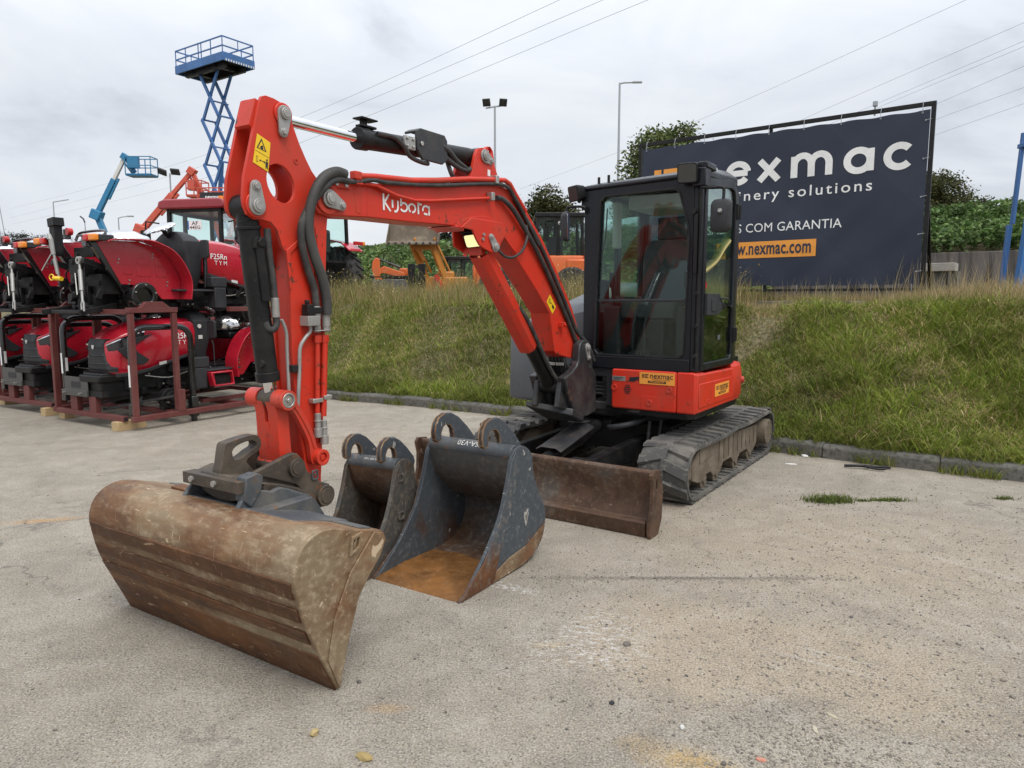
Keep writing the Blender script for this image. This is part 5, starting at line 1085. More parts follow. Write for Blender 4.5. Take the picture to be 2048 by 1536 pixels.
# ------------------------------------------------------------------ the two buckets on the ground
def ground_bucket(name, label, o, d, n, w, s, fl, side, inner, chalk, ear_x, deep=1):
    T = thing(name, label, 'digger bucket', frame(Vector(o), d, n), 'excavator buckets left on the ground')
    P = lambda pts: [(a * s, b2 * s) for a, b2 in pts]
    shell = smooth2(P([(.30, .0), (.58, .006), (.72, .03), (.82, .10), (.865, .20), (.85, .30), (.79, .40), (.73, .50), (.70, .58), (.66, .655), (.56, .675), (.535, .62)][:10] + [(.60, .70)]), 4, False)
    q = MB(); N = 14; rows = []
    for j in range(N + 1):
        x = -w + .012 + (w - .024) * j / N
        A = []; B2 = []
        for i, p in enumerate(shell):
            dd = (Vector(shell[min(i + 1, len(shell) - 1)]) - Vector(shell[max(i - 1, 0)])).normalized(); k = .004 * noise.noise(Vector((x * 5, i * .4, 2)))
            A.append((x, p[0], p[1] + .001)); B2.append((x, p[0] - dd.y * (.016 + k), p[1] + dd.x * (.016 + k)))
        rows.append(A + B2[::-1])
    q.loft(rows); sh = q.done('shell', inner, T, ang=45)
    # inner top hood: from the tube the front plate falls back into the bowl
    hood = smooth2(P([(.492, .66), (.505, .60), (.53, .53), (.585, .455), (.66, .39), (.74, .33)]), 4, False)
    q = MB(); q.sheet(hood, .014 * s, -w + .012, -.012, YZ); q.done('front_plate', inner, T, ang=45)
    q = MB(); q.prism(P([(-.005, -.002), (.36, .0), (.36, .016), (.26, .028), (.02, .012)]), -w + .001, -.001, YZ); q.done('cutting_edge', fl, T, bevel=.004)
    q = MB(); q.prism(P([(.25, .004), (.60, .008), (.60, .018), (.25, .026)]), -w + .013, -.013, YZ); q.done('floor', fl, T)
    SP = smooth2(P([(.0, .0), (.2, .001), (.42, .001), (.58, .006), (.72, .03), (.83, .10), (.872, .20), (.862, .30), (.80, .40), (.745, .50), (.722, .58), (.715, .64), (.665, .695), (.60, .72), (.53, .71), (.487, .66), (.445, .525), (.367, .348), (.216, .17), (.05, .03)]), 3)
    for x0, x1 in ((-.020, 0), (-w, -w + .020)):
        q = MB(); q.prism(SP, x0, x1, YZ); sp_ = q.done('side_plate', side, T, bevel=.004)
        out = x1 if x0 > -w / 2 else x0; sg = 1 if x0 > -w / 2 else -1
        q = MB(); q.prism(P([(.004, .004), (.21, .15), (.362, .335), (.44, .515), (.485, .655), (.525, .70), (.56, .66), (.525, .50), (.46, .35), (.36, .15), (.30, .004)]), *sorted((out, out + sg * .007)), YZ)
        q.done('side_cutter', M['cutter'] if deep else side, sp_, bevel=.003)
        q = MB(); q.prism(P([(.24, .006), (.60, .012), (.72, .04), (.82, .11), (.855, .19), (.80, .18), (.66, .12), (.46, .10), (.27, .045)]), *sorted((out, out + sg * .006)), YZ); q.done('heel_plate', M['rustA'], sp_, bevel=.002)
        if sg > 0 and deep == 1:
            q = MB(); q.prism(P([(.625, .325), (.648, .318), (.668, .338), (.672, .30), (.655, .26), (.642, .235), (.632, .262), (.622, .30)]), out, out + .002, YZ); em = q.done('emblem', M['kerblight'], sp_); q = MB(); q.prism(P([(.634, .305), (.648, .300), (.664, .322), (.660, .29), (.648, .262), (.640, .275)]), out, out + .0032, YZ); q.done('emblem_field', M['hitchgrey'], em)
        if sg > 0 and deep == 0:
            for zz in (.33, .60):
                q = MB(); q.prism(P(rrect(.50, zz - .03, .57, zz + .03, .01, 2)), out, out + .012, YZ, holes=[P(rrect(.515, zz - .018, .555, zz + .018, .006, 2))[::-1]]); q.done('emblem', side, sp_, bevel=.002)
    q = MB(); q.cyl((-w + .01, .54 * s, .680 * s), (-.01, .54 * s, .680 * s), .052 * s, seg=24); tu = q.done('cross_tube', M['hitchgrey'], T, bevel=.003)
    q = MB(); mt, mm = text_fit(chalk, w=w * .30)
    for k in range(1): q.mesh(mt, plane_m((-w * .48, .503 * s, .718 * s), Vector((-1, 0, .0)), Vector((0, -.7, -.7))) @ mm)
    q.done('chalk_writing', M['offwhite'], tu)
    EAR = P([(.52, .62), (.53, .66), (.552, .705), (.556, .745), (.545, .785), (.52, .812), (.485, .82), (.455, .808), (.436, .778), (.432, .735), (.408, .722), (.384, .738), (.376, .785), (.388, .835), (.42, .87), (.475, .888), (.54, .882), (.61, .848), (.70, .775), (.775, .70), (.79, .66), (.76, .60), (.70, .58), (.62, .60)])
    for x in ear_x:
        q = MB(); q.prism(EAR, x - .016, x + .016, YZ); er_ = q.done('hook', M['bktblue'], T, bevel=.007, seg=3)
        q = MB(); q.sheet(P([(.53, .66), (.552, .705), (.556, .745), (.545, .785), (.52, .812), (.485, .82), (.455, .808), (.436, .778), (.432, .735), (.408, .722), (.384, .738), (.376, .785), (.388, .835), (.42, .87), (.475, .888)]), -.004, x - .0165, x + .0165, YZ); q.done('worn_edge', M['rustA'], er_)
    return T
ground_bucket('digging_bucket', 'blue grey digging bucket with orange rusted floor standing before the dozer blade', (-.267, 3.493, 0), (.842, -.54), (.54, .842), .61, 1.0, M['bktfloor'], M['bktblue'], M['bktin'], 'CSA-V30', (-.135, -.47))
ground_bucket('trenching_bucket', 'narrow mud brown trenching bucket between the arm and the blue grey bucket', (-.862, 3.684, 0), (.898, -.44), (.44, .898), .37, .85, M['bktmud'], M['bktmud'], M['rustblade'], 'CSA-V30 1150', (-.05, -.30), 0)

# ------------------------------------------------------------------ compact tractors packed two high in steel crates
CX = Vector((.862, -.507, 0)); CY = Vector((.507, .862, 0)); OC = Vector((-5.22, 8.71, 0))
def sect(y, w, zb, zt): return [(x, y, z) for x, z in ((w * .86, zb), (w, zb + (zt - zb) * .25), (w * 1.02, zb + (zt - zb) * .62), (w * .93, zt - .055), (w * .62, zt - .008), (0, zt + .008), (-w * .62, zt - .008), (-w * .93, zt - .055), (-w * 1.02, zb + (zt - zb) * .62), (-w, zb + (zt - zb) * .25), (-w * .86, zb))]
def film(mb, c, r, sc, seed):
    bm2 = bmesh.new(); bmesh.ops.create_icosphere(bm2, subdivisions=4, radius=1)
    for v in bm2.verts:
        a = math.atan2(v.co.y, v.co.x); k = 1 + .10 * noise.noise(v.co * 2.1 + Vector((seed, 0, 0))) + .05 * math.sin(a * 17 + 2 * noise.noise(v.co * 3)) * (1 - max(0, v.co.z)) ** .8
        v.co = Vector((v.co.x * k * sc[0], v.co.y * k * sc[1], (v.co.z if v.co.z > -.5 else -.5 + (v.co.z + .5) * .3) * k * sc[2])) * r
    me = bpy.data.meshes.new('f'); bm2.to_mesh(me); bm2.free(); mb.mesh(me, Matrix.Translation(c)); bpy.data.meshes.remove(me)
def noseback(q):
    for v in q.bm.verts: v.co.y += .16 * max(0, 1 - max(v.co.y, 0) / .9)
def make_tractor():
    T = thing('compact_tractor', 'x', 'tractor', Matrix.Identity(4))
    q = MB(); q.loft([sect(*a) for a in ((-.07, .19, .665, 1.05), (-.045, .225, .65, 1.085), (.0, .258, .638, 1.12), (.05, .28, .632, 1.15), (.12, .305, .63, 1.178), (.30, .335, .63, 1.232), (.55, .35, .68, 1.28), (.80, .355, .745, 1.31), (1.03, .36, .80, 1.32), (1.16, .36, .84, 1.315), (1.20, .355, .88, 1.29))])
    noseback(q); hood = q.done('hood', M['tred'], T, bevel=.012, ang=50)
    q = MB()
    for s in (-1, 1):
        q.prism([(.10, .66), (.30, .66), (.55, .70), (.9, .80), (1.19, .87), (1.19, .83), (.9, .76), (.55, .655), (.3, .615), (.10, .61)], s * .352 - .01, s * .352 + .012, YZ)
        q.prism([(.14, .945), (.24, .985), (.345, 1.03), (.335, .985), (.40, .90), (.54, .80), (.46, .745), (.36, .755), (.24, .84)], s * .345 - .012, s * .345 + .013, YZ); q.prism([(.37, 1.0), (.60, 1.125), (.37, 1.085)], s * .347 - .012, s * .347 + .013, YZ)
    q.done('side_grille', M['plastic'], hood, bevel=.006)
    q = MB(); q.loft([[(x * w, -d * (1 if abs(x) < .5 else .8) if abs(x) < .9 else .03, z) for x in (-1, -.78, -.3, .3, .78, 1)] for z, w, d in [(.665 + .41 * i / 40, float(np.interp(i / 40, (0, .10, .30, .58, .75, .9, 1), (.262, .268, .245, .195, .185, .20, .235))) + .006 * (i % 10 < 1), float(np.interp(i / 40, (0, .1, .55, .8, 1), (.075, .10, .118, .115, .07))) + .008 * (i % 10 < 1)) for i in range(41)]]); noseback(q); q.done('nose_grille', M['plastic'], hood, bevel=.006)
    q = MB(); q.prism([(-.022, 1.0), (.022, 1.0), (.018, .965), (.0, .945), (-.018, .965)], -.128, -.118, XZ); noseback(q); q.done('badge', M['offwhite'], hood)
    for s in (-1, 1):
        q = MB(); q.loft([[(s * (1.045 * w_), y, zl), (s * (1.03 * w_), y, zh), (s * (w_ - .05), y, zh), (s * (w_ - .05), y, zl)] for y, w_, zl, zh in ((-.06, .215, .93, 1.00), (-.02, .25, .935, 1.03), (.05, .285, .95, 1.06), (.15, .315, .985, 1.09), (.28, .337, 1.045, 1.13), (.40, .346, 1.115, 1.15))]); noseback(q); hl = q.done('headlight', M['gloss'], hood, bevel=.004)
        q = MB(); q.tube([(s * .205, -.075, 1.0), (s * .258, -.02, 1.035), (s * .294, .05, 1.066), (s * .324, .15, 1.097), (s * .346, .28, 1.136), (s * .353, .40, 1.156)], .013, 6, 3); noseback(q); q.done('light_strip', M['chrome'], hl)
        # lettering beside the rear of the hood
        for tx, z, w in (('F25Rn', 1.085, .26), ('T Y M', 1.0, .20)):
            q = MB(); mt, mm = text_fit(tx, w=w, bold=.012 if z > 1.05 else 0); q.mesh(mt, plane_m((s * .378, .98 + (.02 if z > 1.05 else .05) * s, z), (0, s, 0), (0, 0, 1)) @ mm); q.done('lettering', M['white'], hood)
        q = MB(); q.prism([(.66, .72), (.76, .74), (.76, .775), (.66, .76)], s * .368 - .002, s * .368 + .002, YZ); q.done('sticker', M['offwhite'], hood)
    q = MB(); q.loft([[(x, y, z) for x, y in rrect(-.355 * k, a, .355 * k, b_, .05, 3)] for z, k, a, b_ in ((.60, .7, 1.22, 1.46), (.84, .95, 1.20, 1.40), (1.05, 1, 1.19, 1.45), (1.27, .98, 1.19, 1.46), (1.34, .75, 1.21, 1.44), (1.40, .4, 1.28, 1.44))]); da = q.done('dash_console', M['plastic'], T, bevel=.01)
    q = MB(); q.cyl((.3565, 1.27, 1.20), (.366, 1.27, 1.20), .028, seg=16); q.box((.357, 1.25, 1.03), (.362, 1.31, 1.08)); q.done('sticker', M['offwhite'], da)
    q = MB(); q.cyl((0, 1.42, 1.32), (0, 1.52, 1.42), .03); q.done('steering_column', M['black2'], T)
    q = MB(Matrix.Translation((0, 1.56, 1.44)) @ Matrix.Rotation(R(-24), 4, 'X')); film(q, (0, 0, 0), 1, (.20, .21, .035), 3); q.done('wrapped_steering_wheel', M['silver'], T)
    q = MB(); q.box((-.2, .0, .34), (.2, 2.5, .66)); q.box((-.24, .28, .42), (.24, 1.05, .72)); q.box((-.27, 1.0, .40), (.27, 1.5, .64)); q.box((-.22, -.04, .54), (.22, .40, .635)); q.done('chassis', M['black2'], T, bevel=.02)
    q = MB()
    for k in range(40): c = (random.choice((-1, 1)) * random.uniform(.2, .3), random.uniform(.3, 2.4), random.uniform(.36, .66)); q.boxc(c, (random.uniform(.03, .1), random.uniform(.05, .2), random.uniform(.03, .12)), rx=random.uniform(-.5, .5))
    q.done('engine_block', M['black2'], T, bevel=.006)
    q = MB()
    for k in range(26): c = (random.choice((-1, 1)) * random.uniform(.27, .34), random.uniform(.4, 2.3), random.uniform(.38, .66)); q.cyl(c, (c[0] * 1.06, c[1], c[2]), .012, seg=6)
    for s in (-1, 1): q.tube([(s * .3, .5, .6), (s * .33, .8, .55), (s * .3, 1.1, .6)], .008, 6, 4)
    q.done('engine_bolt', M['bolt'], T)
    q = MB(); q.box((-.52, .59, .26), (.52, .71, .37)); q.box((-.1, .5, .3), (.1, .8, .5)); q.done('front_axle', M['black2'], T, bevel=.015)
    for s in (-1, 1):
        q = MB(); q.cyl((s * .47, .65, .31), (s * .60, .65, .31), .12, .135, seg=28); q.cyl((s * .60, .65, .31), (s * .625, .65, .31), .09, seg=24); q.cyl((s * .625, .65, .31), (s * .64, .65, .31), .04, seg=14); q.boxc((s * .53, .65, .20), (.1, .2, .06)); fh = q.done('front_hub', M['black2'], T, bevel=.006)
        q = MB(); q.cyl((s * .60, .575, .27), (s * .645, .575, .27), .011, seg=8); q.cyl((s * .60, .74, .35), (s * .645, .74, .35), .011, seg=8); q.done('stud', M['bolt'], fh)
        q = MB(); q.cyl((s * .30, 2.22, .54), (s * .58, 2.22, .54), .11, seg=24); q.ring((s * .57, 2.22, .54), (s * .63, 2.22, .54), .165, .10, 32); q.cyl((s * .57, 2.22, .54), (s * .59, 2.22, .54), .11, seg=24); rh = q.done('rear_hub', M['gloss'], T, bevel=.01)
        q = MB()
        for k in range(5): a = R(k * 72 + 20); q.cyl((s * .62, 2.22 + .135 * math.cos(a), .54 + .135 * math.sin(a)), (s * .65, 2.22 + .135 * math.cos(a), .54 + .135 * math.sin(a)), .01, seg=6)
        q.done('stud', M['bolt'], rh)
        pan = [(1.63, .50), (1.61, .73), (1.70, .94), (1.82, 1.08), (1.95, 1.15), (2.16, 1.205), (2.56, 1.19), (2.66, 1.16), (2.61, 1.07), (2.40, .68), (2.02, .66), (1.88, .50)]
        q = MB(); q.prism(pan, *sorted((s * .43, s * .442)), YZ)
        q.sheet(smooth2(pan[:8], 4, False), .012, *sorted((s * .43, s * .68)), YZ)
        for (a, b_, c, d_) in ((1.80, .78, 1.95, .90), (2.02, .78, 2.20, .90), (1.86, .92, 1.96, 1.03), (2.04, .92, 2.18, 1.0), (2.25, .80, 2.36, .9)): q.prism(rrect(a, b_, c, d_, .015, 2), *sorted((s * .442, s * .448)), YZ)
        fe = q.done('fender', M['tred'], T, bevel=.004)
        q = MB()
        for (a, b_) in ((1.80, .72), (2.3, .73), (1.98, 1.06), (2.42, .98)): q.cyl((s * .442, a, b_), (s * .456, a, b_), .011, seg=6); q.cyl((s * .442, a + .01, b_ - .045), (s * .456, a + .01, b_ - .045), .009, seg=6)
        q.done('bolt', M['bolt'], fe)
        q = MB(); q.prism([(2.58, 1.205), (2.66, 1.17), (2.76, 1.17), (2.76, 1.24), (2.58, 1.24)], *sorted((s * .46, s * .66)), YZ); lm = q.done('lamp_housing', M['plastic'], fe, bevel=.01)
        q = MB(); q.boxc((s * .60, 2.79, 1.205), (.13, .06, .075)); q.done('amber_lamp', M['amber'], lm, bevel=.015); q = MB(); q.boxc((s * .47, 2.79, 1.205), (.10, .06, .075)); q.done('red_lamp', M['redlens'], lm, bevel=.015)
        if s > 0:
            q = MB(); q.prism([(1.20, .595), (1.54, .60), (1.57, .40), (1.24, .40)], *sorted((s * .55, s * .66)), YZ, holes=[[(1.245, .575), (1.265, .42), (1.55, .42), (1.525, .575)]]); st_ = q.done('step_frame', M['tred'], T, bevel=.01); q = MB(); q.box((s * .585 - .02, 1.24, .42), (s * .585 + .02, 1.54, .54)); q.done('step_tread', M['black2'], st_)
        q = MB(); q.box((s * .45 - .12, 1.2, .60), (s * .45 + .12, 1.75, .63)); q.box((s * .5 - .08, 1.02, .38), (s * .5 + .08, 1.2, .66)); q.box((s * .52 - .06, 1.0, .66), (s * .52 + .06, 1.24, .80)); q.done('footplate', M['plastic'], T, bevel=.02)
        q = MB(); q.bar((s * .40, 2.70, 1.20), (s * .40, 2.32, .60), .07, .11); q.bar((s * .40, 2.40, .70), (s * .33, 2.24, .40), .02, .03); q.boxc((s * .40, 2.72, 1.235), (.24, .16, .02)); q.boxc((s * .36, 2.72, 1.17), (.10, .10, .13)); q.done('rollbar_post', M['gloss'], T, bevel=.008)
        q = MB(); q.tube([(s * .56, 1.33, .66), (s * .57, 1.32, .95), (s * .55, 1.31, 1.02)], .010, 6); q.loft([[(s * .56 + x, y, 1.16 + z) for x, z in rrect(-.075, -.12, .075, .12, .035, 4)] for y in (1.295, 1.33)]); q.done('mirror', M['plastic'], T, bevel=.006)
        q = MB(); q.bar((s * .43, 1.22, .55), (s * .43, 1.22, 1.22), .035, .05) if s < 0 else q.bar((s * .45, 1.20, .55), (s * .45, 1.22, .72), .03, .04); q.done('loader_bracket', M['gloss'], T)
    q = MB(); q.box((-.34, 2.25, .56), (.34, 2.58, .80)); q.cyl((-.40, 2.45, .86), (.40, 2.45, .86), .06); q.box((-.20, 2.3, .36), (.20, 2.60, .56)); q.box((-.30, 2.60, 1.0), (.12, 2.63, 1.12)); q.box((-.12, 2.52, .8), (.12, 2.70, .98)); q.bar((-.33, 2.5, .86), (-.36, 2.80, .95), .05, .07); q.bar((.33, 2.5, .86), (.30, 2.80, .95), .05, .07); q.bar((-.30, 2.4, .42), (-.42, 2.9, .34), .03, .07); q.bar((.30, 2.4, .42), (.42, 2.9, .34), .03, .07); q.box((-.14, 2.60, .40), (.14, 2.64, .66)); q.tube([(-.1, 2.64, .9), (-.2, 2.7, .7), (-.15, 2.66, .5)], .012, 6, 4); q.tube([(.05, 2.64, .95), (.2, 2.7, .8), (.2, 2.62, .6)], .012, 6, 4); [q.boxc((random.uniform(-.4, .4), random.uniform(2.5, 2.72), random.uniform(.36, 1.05)), (random.uniform(.03, .09), random.uniform(.03, .1), random.uniform(.03, .12)), rx=random.uniform(-.4, .4)) for _ in range(26)]; q.box((-.3, 2.5, .33), (.3, 2.85, .37)); q.cyl((-.10, 2.72, .37), (-.10, 2.72, .50), .02); q.cyl((0, 2.62, .52), (0, 2.78, .52), .05); q.box((.22, 2.69, 1.02), (.33, 2.79, 1.40)); q.boxc((.265, 2.74, 1.42), (.14, .13, .10), ry=.12); q.done('rear_housing', M['black2'], T, bevel=.012)
    q = MB(); q.cyl((.17, 2.86, 1.20), (.11, 2.82, .72), .015, seg=12); q.cyl((.17, 2.86, 1.22), (.15, 2.85, 1.03), .026, .024, seg=12); q.cyl((.18, 2.87, 1.27), (.175, 2.865, 1.21), .02, .032, seg=12); q.cyl((.145, 2.845, .98), (.12, 2.83, .80), .022, seg=12); q.bar((.16, 2.86, 1.05), (.30, 2.92, .84), .012); q.done('lift_rod', M['bolt'], T)
    q = MB(); q.cyl((-.30, 2.80, .92), (-.42, 2.86, .46), .014, seg=12); q.cyl((-.32, 2.81, .84), (-.385, 2.845, .60), .024, seg=12); q.tube([(-.40, 2.85, .5), (-.44, 2.86, .46), (-.455, 2.87, .36)], .011, 6); q.tube([(-.40, 2.85, .5), (-.39, 2.86, .44), (-.41, 2.87, .36)], .011, 6); q.ring((-.295, 2.78, .95), (-.295, 2.82, .95), .045, .022, 14); q.bar((-.30, 2.86, .80), (-.37, 2.89, .55), .01); q.done('lift_rod', M['bolt'], T)
    q = MB(); q.cyl((.03, 2.84, .74), (.16, 2.86, .75), .026, seg=12); q.tube([(.19 + .05 * math.cos(R(a)), 2.87, .76 + .035 * math.sin(R(a))) for a in range(0, 360, 30)], .007, 6, closed=True); q.done('grease_cap', M['yellow'], T)
    q = MB(); q.box((-.26, 1.82, 1.0), (.26, 2.25, 1.10)); q.done('seat_base', M['black2'], T, bevel=.03)
    q = MB(); film(q, (0, 2.05, 1.20), 1, (.30, .30, .17), 8); q.done('wrapped_seat', M['silver'], T, ang=60)
    q = MB(); q.boxc((.40, 2.55, 1.27), (.07, .07, .06)); q.cyl((.40, 2.55, 1.27), (.40, 2.55, 1.36), .04, seg=14); bc_ = q.done('beacon', M['gloss'], T, bevel=.006); q = MB(); q.cyl((.345, 2.52, 1.33), (.345, 2.58, 1.33), .045, seg=16); q.done('reflector', M['redlens'], bc_)
    q = MB(); q.tube([(-.3, 2.5, 1.22), (-.28, 2.46, 1.31), (-.1, 2.44, 1.33), (.1, 2.44, 1.33), (.28, 2.46, 1.31), (.3, 2.5, 1.22)], .016, 8, 4); q.done('hand_rail', M['gloss'], T)
    return T
def make_crate():
    T = thing('shipping_crate', 'x', 'crate', Matrix.Identity(4)); L = 2.75; w = .86
    def bar(name, *a):
        q = MB()
        for b_ in a: q.box(*b_)
        return q.done(name, M['crate'], T, bevel=.004)
    bar('front_rail', ((-.76, -.03, .11), (.72, .035, .17)))
    q = MB(); q.box((.7195, -.02, .12), (.7225, .025, .16)); q.done('tube_end', M['ink'], T)
    bar('base_rail', ((w - .035, .0, .11), (w + .035, L, .175))); bar('base_rail', ((-w - .035, .0, .11), (-w + .035, L, .175)))
    bar('cross_rail', ((-w, .58, .11), (w, .65, .17))); bar('cross_rail', ((-w, 1.55, .11), (w, 1.62, .17))); bar('cross_rail', ((-w, L - .07, .11), (w, L, .17)))
    for s in (-1, 1):
        for y in (.05, .60, 2.25): bar('post', ((s * w - .028, y - .03, .175), (s * w + .028, y + .03, 1.40)))
        bar('top_rail', ((s * w - .036, .01, 1.40), (s * w + .036, .64, 1.46))); bar('top_rail', ((s * w - .036, 1.4, 1.40), (s * w + .036, 2.30, 1.46)))
        q = MB(); q.prism([(.16, 1.46), (.55, 1.46), (.45, 1.53), (.24, 1.53)], s * w - .03, s * w + .03, YZ); q.done('hub_cradle', M['crate'], T, bevel=.004)
    bar('cross_beam', ((-w, .02, 1.38), (w, .075, 1.44))); bar('cross_beam', ((-w, 2.2, 1.38), (w, 2.26, 1.44)))
    bar('nose_post', ((-.42, -.02, .17), (-.27, .05, .37))); bar('nose_post', ((.0, -.02, .17), (.14, .05, .37)))
    q = MB(); q.box((-.50, -.035, .37), (.02, -.025, .60)); q.box((-.50, -.05, .36), (.02, -.035, .44)); q.prism(rrect(-.34, .47, -.14, .54, .01, 2), -.04, -.0345, XZ); npl = q.done('nose_plate', M['platesteel'], T, bevel=.004)
    q = MB(); q.box((-.34, -.0405, .47), (-.14, -.040, .54)); q.done('slot', M['ink'], npl); q = MB(); q.cyl((-.46, -.04, .40), (-.46, -.085, .40), .011, seg=8); q.cyl((-.10, -.04, .40), (-.10, -.085, .40), .011, seg=8); q.done('bolt', M['bolt'], npl)
    q = MB(); q.box((.0, -.02, .37), (.30, .06, .44)); q.done('bracket', M['black2'], T)
    q = MB(); q.bar((.10, .1, .20), (.80, .62, .36), .03); q.bar((.10, .62, .36), (.80, .1, .20), .03); q.bar((-.5, .1, .18), (.1, .9, .34), .03); q.done('brace', M['dgrey'], T)
    bar('strut', ((.45, 1.2, .17), (.51, 2.2, .22))); bar('strut', ((-.51, 1.2, .17), (-.45, 2.2, .22))); bar('strut', ((w - .03, .58, .17), (w + .04, .68, .44)))
    return T
def make_hoop():
    T = thing('roll_bar', 'x', 'roll bar', Matrix.Identity(4))
    q = MB(); q.tube([(0, .02, .18), (0, .02, 1.05)] + [(0, .02 + .17 - .17 * math.cos(R(a)), 1.05 + .17 * math.sin(R(a))) for a in range(15, 90, 15)] + [(0, .19, 1.22), (0, .64, 1.22)] + [(0, .64 + .17 * math.sin(R(a)), 1.05 + .17 * math.cos(R(a))) for a in range(15, 90, 15)] + [(0, .81, 1.05), (0, .81, .0)], .038, 12); h_ = q.done('hoop', M['gloss'], T, ang=60)
    for y in (.02, .81):
        q = MB(); q.box((-.048, y - .048, .17 if y < .5 else .06), (.048, y + .048, .32)); q.done('foot', M['gloss'], T, bevel=.01)
    q = MB(); q.box((-.015, -.021, .52), (.02, -.0185, .78)); q.box((.037, .005, .55), (.0395, .035, .72)); q.done('paper_label', M['white'], h_)
    return T
protoT = make_tractor(); protoC = make_crate(); protoH = make_hoop()
step = Vector((-1.59, 1.14, 0))
LB = {'t': [('lower red tractor, without wheels, in the crate nearest the excavator arm', 'upper red tractor, tail outwards, on the crate nearest the excavator arm'),
            ('lower red tractor in the middle crate, nose showing between two black hoops', 'upper red tractor on the middle crate, silver lift rods and yellow cap showing'),
            ('lower red tractor cut off by the left edge of the photo', 'upper red tractor cut off by the left edge of the photo')],
      'c': ['dark red steel crate nearest the excavator arm, standing on pale wood', 'dark red steel crate in the middle of the row', 'dark red steel crate at the left edge of the photo']}
first = True
for i in range(3):
    o = OC + step * i
    for k in range(2):
        t = protoT if first else copy_tree(protoT); first = False
        t.matrix_world = frame(o + CX * .06, CX, CY) if k == 0 else frame(o + CY * 2.62 + Vector((0, 0, 1.06)), -CX, -CY)
        t['label'] = LB['t'][i][k]; t['group'] = 'red compact tractors packed in crates'
    c = protoC if i == 0 else copy_tree(protoC); c.matrix_world = frame(o, CX, CY); c['label'] = LB['c'][i]; c['group'] = 'steel tractor crates'
    for k, x in enumerate((.765, -.60)):
        if i == 2 and k: continue
        h_ = protoH if (i == 0 and k == 0) else copy_tree(protoH)
        h_.matrix_world = frame(o + CX * x + CY * .07, CX, CY) if k == 0 else frame(o + CX * x + CY * .02 + Vector((0, 0, .1)), CX, CY)
        h_['label'] = [['large black roll bar hoop at the right side of the nearest crate', 'black roll bar hoop at the left of the nearest crate, beside the tractor nose'], ['black roll bar hoop in front of the middle tractor hood', 'black roll bar hoop at the left of the middle crate'], ['black roll bar hoop of the crate at the left photo edge']][i][k]; h_['group'] = 'black roll bars strapped in the crates'
def block(c, d, rz, label):
    q = MB(); q.box((-d[0] / 2, -d[1] / 2, 0), (d[0] / 2, d[1] / 2, d[2])); o = q.done('wood_block', M['wood'], bevel=.004); o.location = c; o.rotation_euler.z = rz
    tag(o, label, 'wood block', 'pale wood blocks under the crates')
az = math.atan2(CY.y, CY.x)
for c, d, rz, lb in (((-4.63, 8.47, 0), (.36, .13, .109), az + .05, 'long pale chipboard block under the right front corner of the nearest crate'), ((-5.88, 9.27, 0), (.13, .14, .109), az, 'small pale wood block under the left front corner of the nearest crate'),
                     ((-6.22, 9.55, 0), (.30, .12, .109), az, 'pale wood block under the right front corner of the middle crate'), ((-7.55, 10.55, 0), (.18, .15, .109), az, 'pale wood block under the crate cut by the left photo edge')): block(c, d, rz, lb)

# ------------------------------------------------------------------ the large banner on its frame
BR = Vector((6.509, 11.4, 0)); BDm = frame(BR, (.793, -.609), (.609, .793))
BL = thing('banner_stand', 'large dark blue banner with white lettering laced into a black steel frame', 'banner', BDm)
q = MB()
q.box((-5.03, -.03, 4.535), (.045, .03, 4.60)); q.box((-5.03, -.03, 1.70), (.045, .03, 1.745)); q.box((-.02, -.03, 1.35), (.045, .03, 4.535)); q.box((-5.03, -.03, 1.35), (-4.97, .03, 4.535))
q.box((-2.5, .0, 1.745), (-2.45, .05, 4.535)); q.bar((0.01, .02, 3.2), (.01, 1.1, 1.35), .05); q.bar((-5.0, .02, 3.2), (-5.0, 1.1, 1.35), .05); q.box((-.15, -.1, 1.38), (.1, .1, 1.62))
q.done('frame', M['black2'], BL, bevel=.004)
q = MB(); rows = []; NX, NZ = 70, 36
def sag(x, z): return .018 * noise.noise(Vector((x * .9 + z * .8, z * .5, 0))) + .012 * noise.noise(Vector(((x - z) * 2.2, z * .6, 4))) + .010 * math.exp(-((z - 1.8) / .25) ** 2) * math.sin(x * 7 + 3 * noise.noise(Vector((x, 0, 9))))
V_ = [[q.v((-4.93 + 4.905 * i / NX, -.035 - sag(-4.93 + 4.905 * i / NX, 1.79 + 2.69 * j / NZ), 1.79 + 2.69 * j / NZ + (.018 * math.sin(i / NX * math.pi * 9) ** 2 * (-1 if j == NZ else (1 if j == 0 else 0))))) for j in range(NZ + 1)] for i in range(NX + 1)]
for i in range(NX):
    for j in range(NZ): q.bm.faces.new((V_[i][j], V_[i + 1][j], V_[i + 1][j + 1], V_[i][j + 1]))
def bannermat():
    t = NT('banner_vinyl'); x = t.xyz(); a = t.noise(.9, 4)
    w = t.n.new('ShaderNodeTexWave'); w.inputs['Scale'].default_value = .16; w.inputs['Distortion'].default_value = 0; w.bands_direction = 'DIAGONAL'
    t.link(t.tc.outputs['Object'], w.inputs[0])
    c = t.mix(t.ramp(w.outputs[0], (.55, 0), (.56, 1)), (.025, .032, .054), (.0215, .028, .047)); t.set(col=c, rough=.45, spec=.35); t.bump(a, .15, .05); return t.m
sheet = q.done('banner_sheet', bannermat(), BL, ang=80)
def onb(mb_fn, name, mat):
    q = MB(); mb_fn(q)
    bmesh.ops.subdivide_edges(q.bm, edges=[e for e in q.bm.edges if e.calc_length() > .25], cuts=3, use_grid_fill=True)
    for v in q.bm.verts: v.co.y = -.041 - sag(v.co.x, v.co.z)
    return q.done(name, mat, sheet, ang=80)
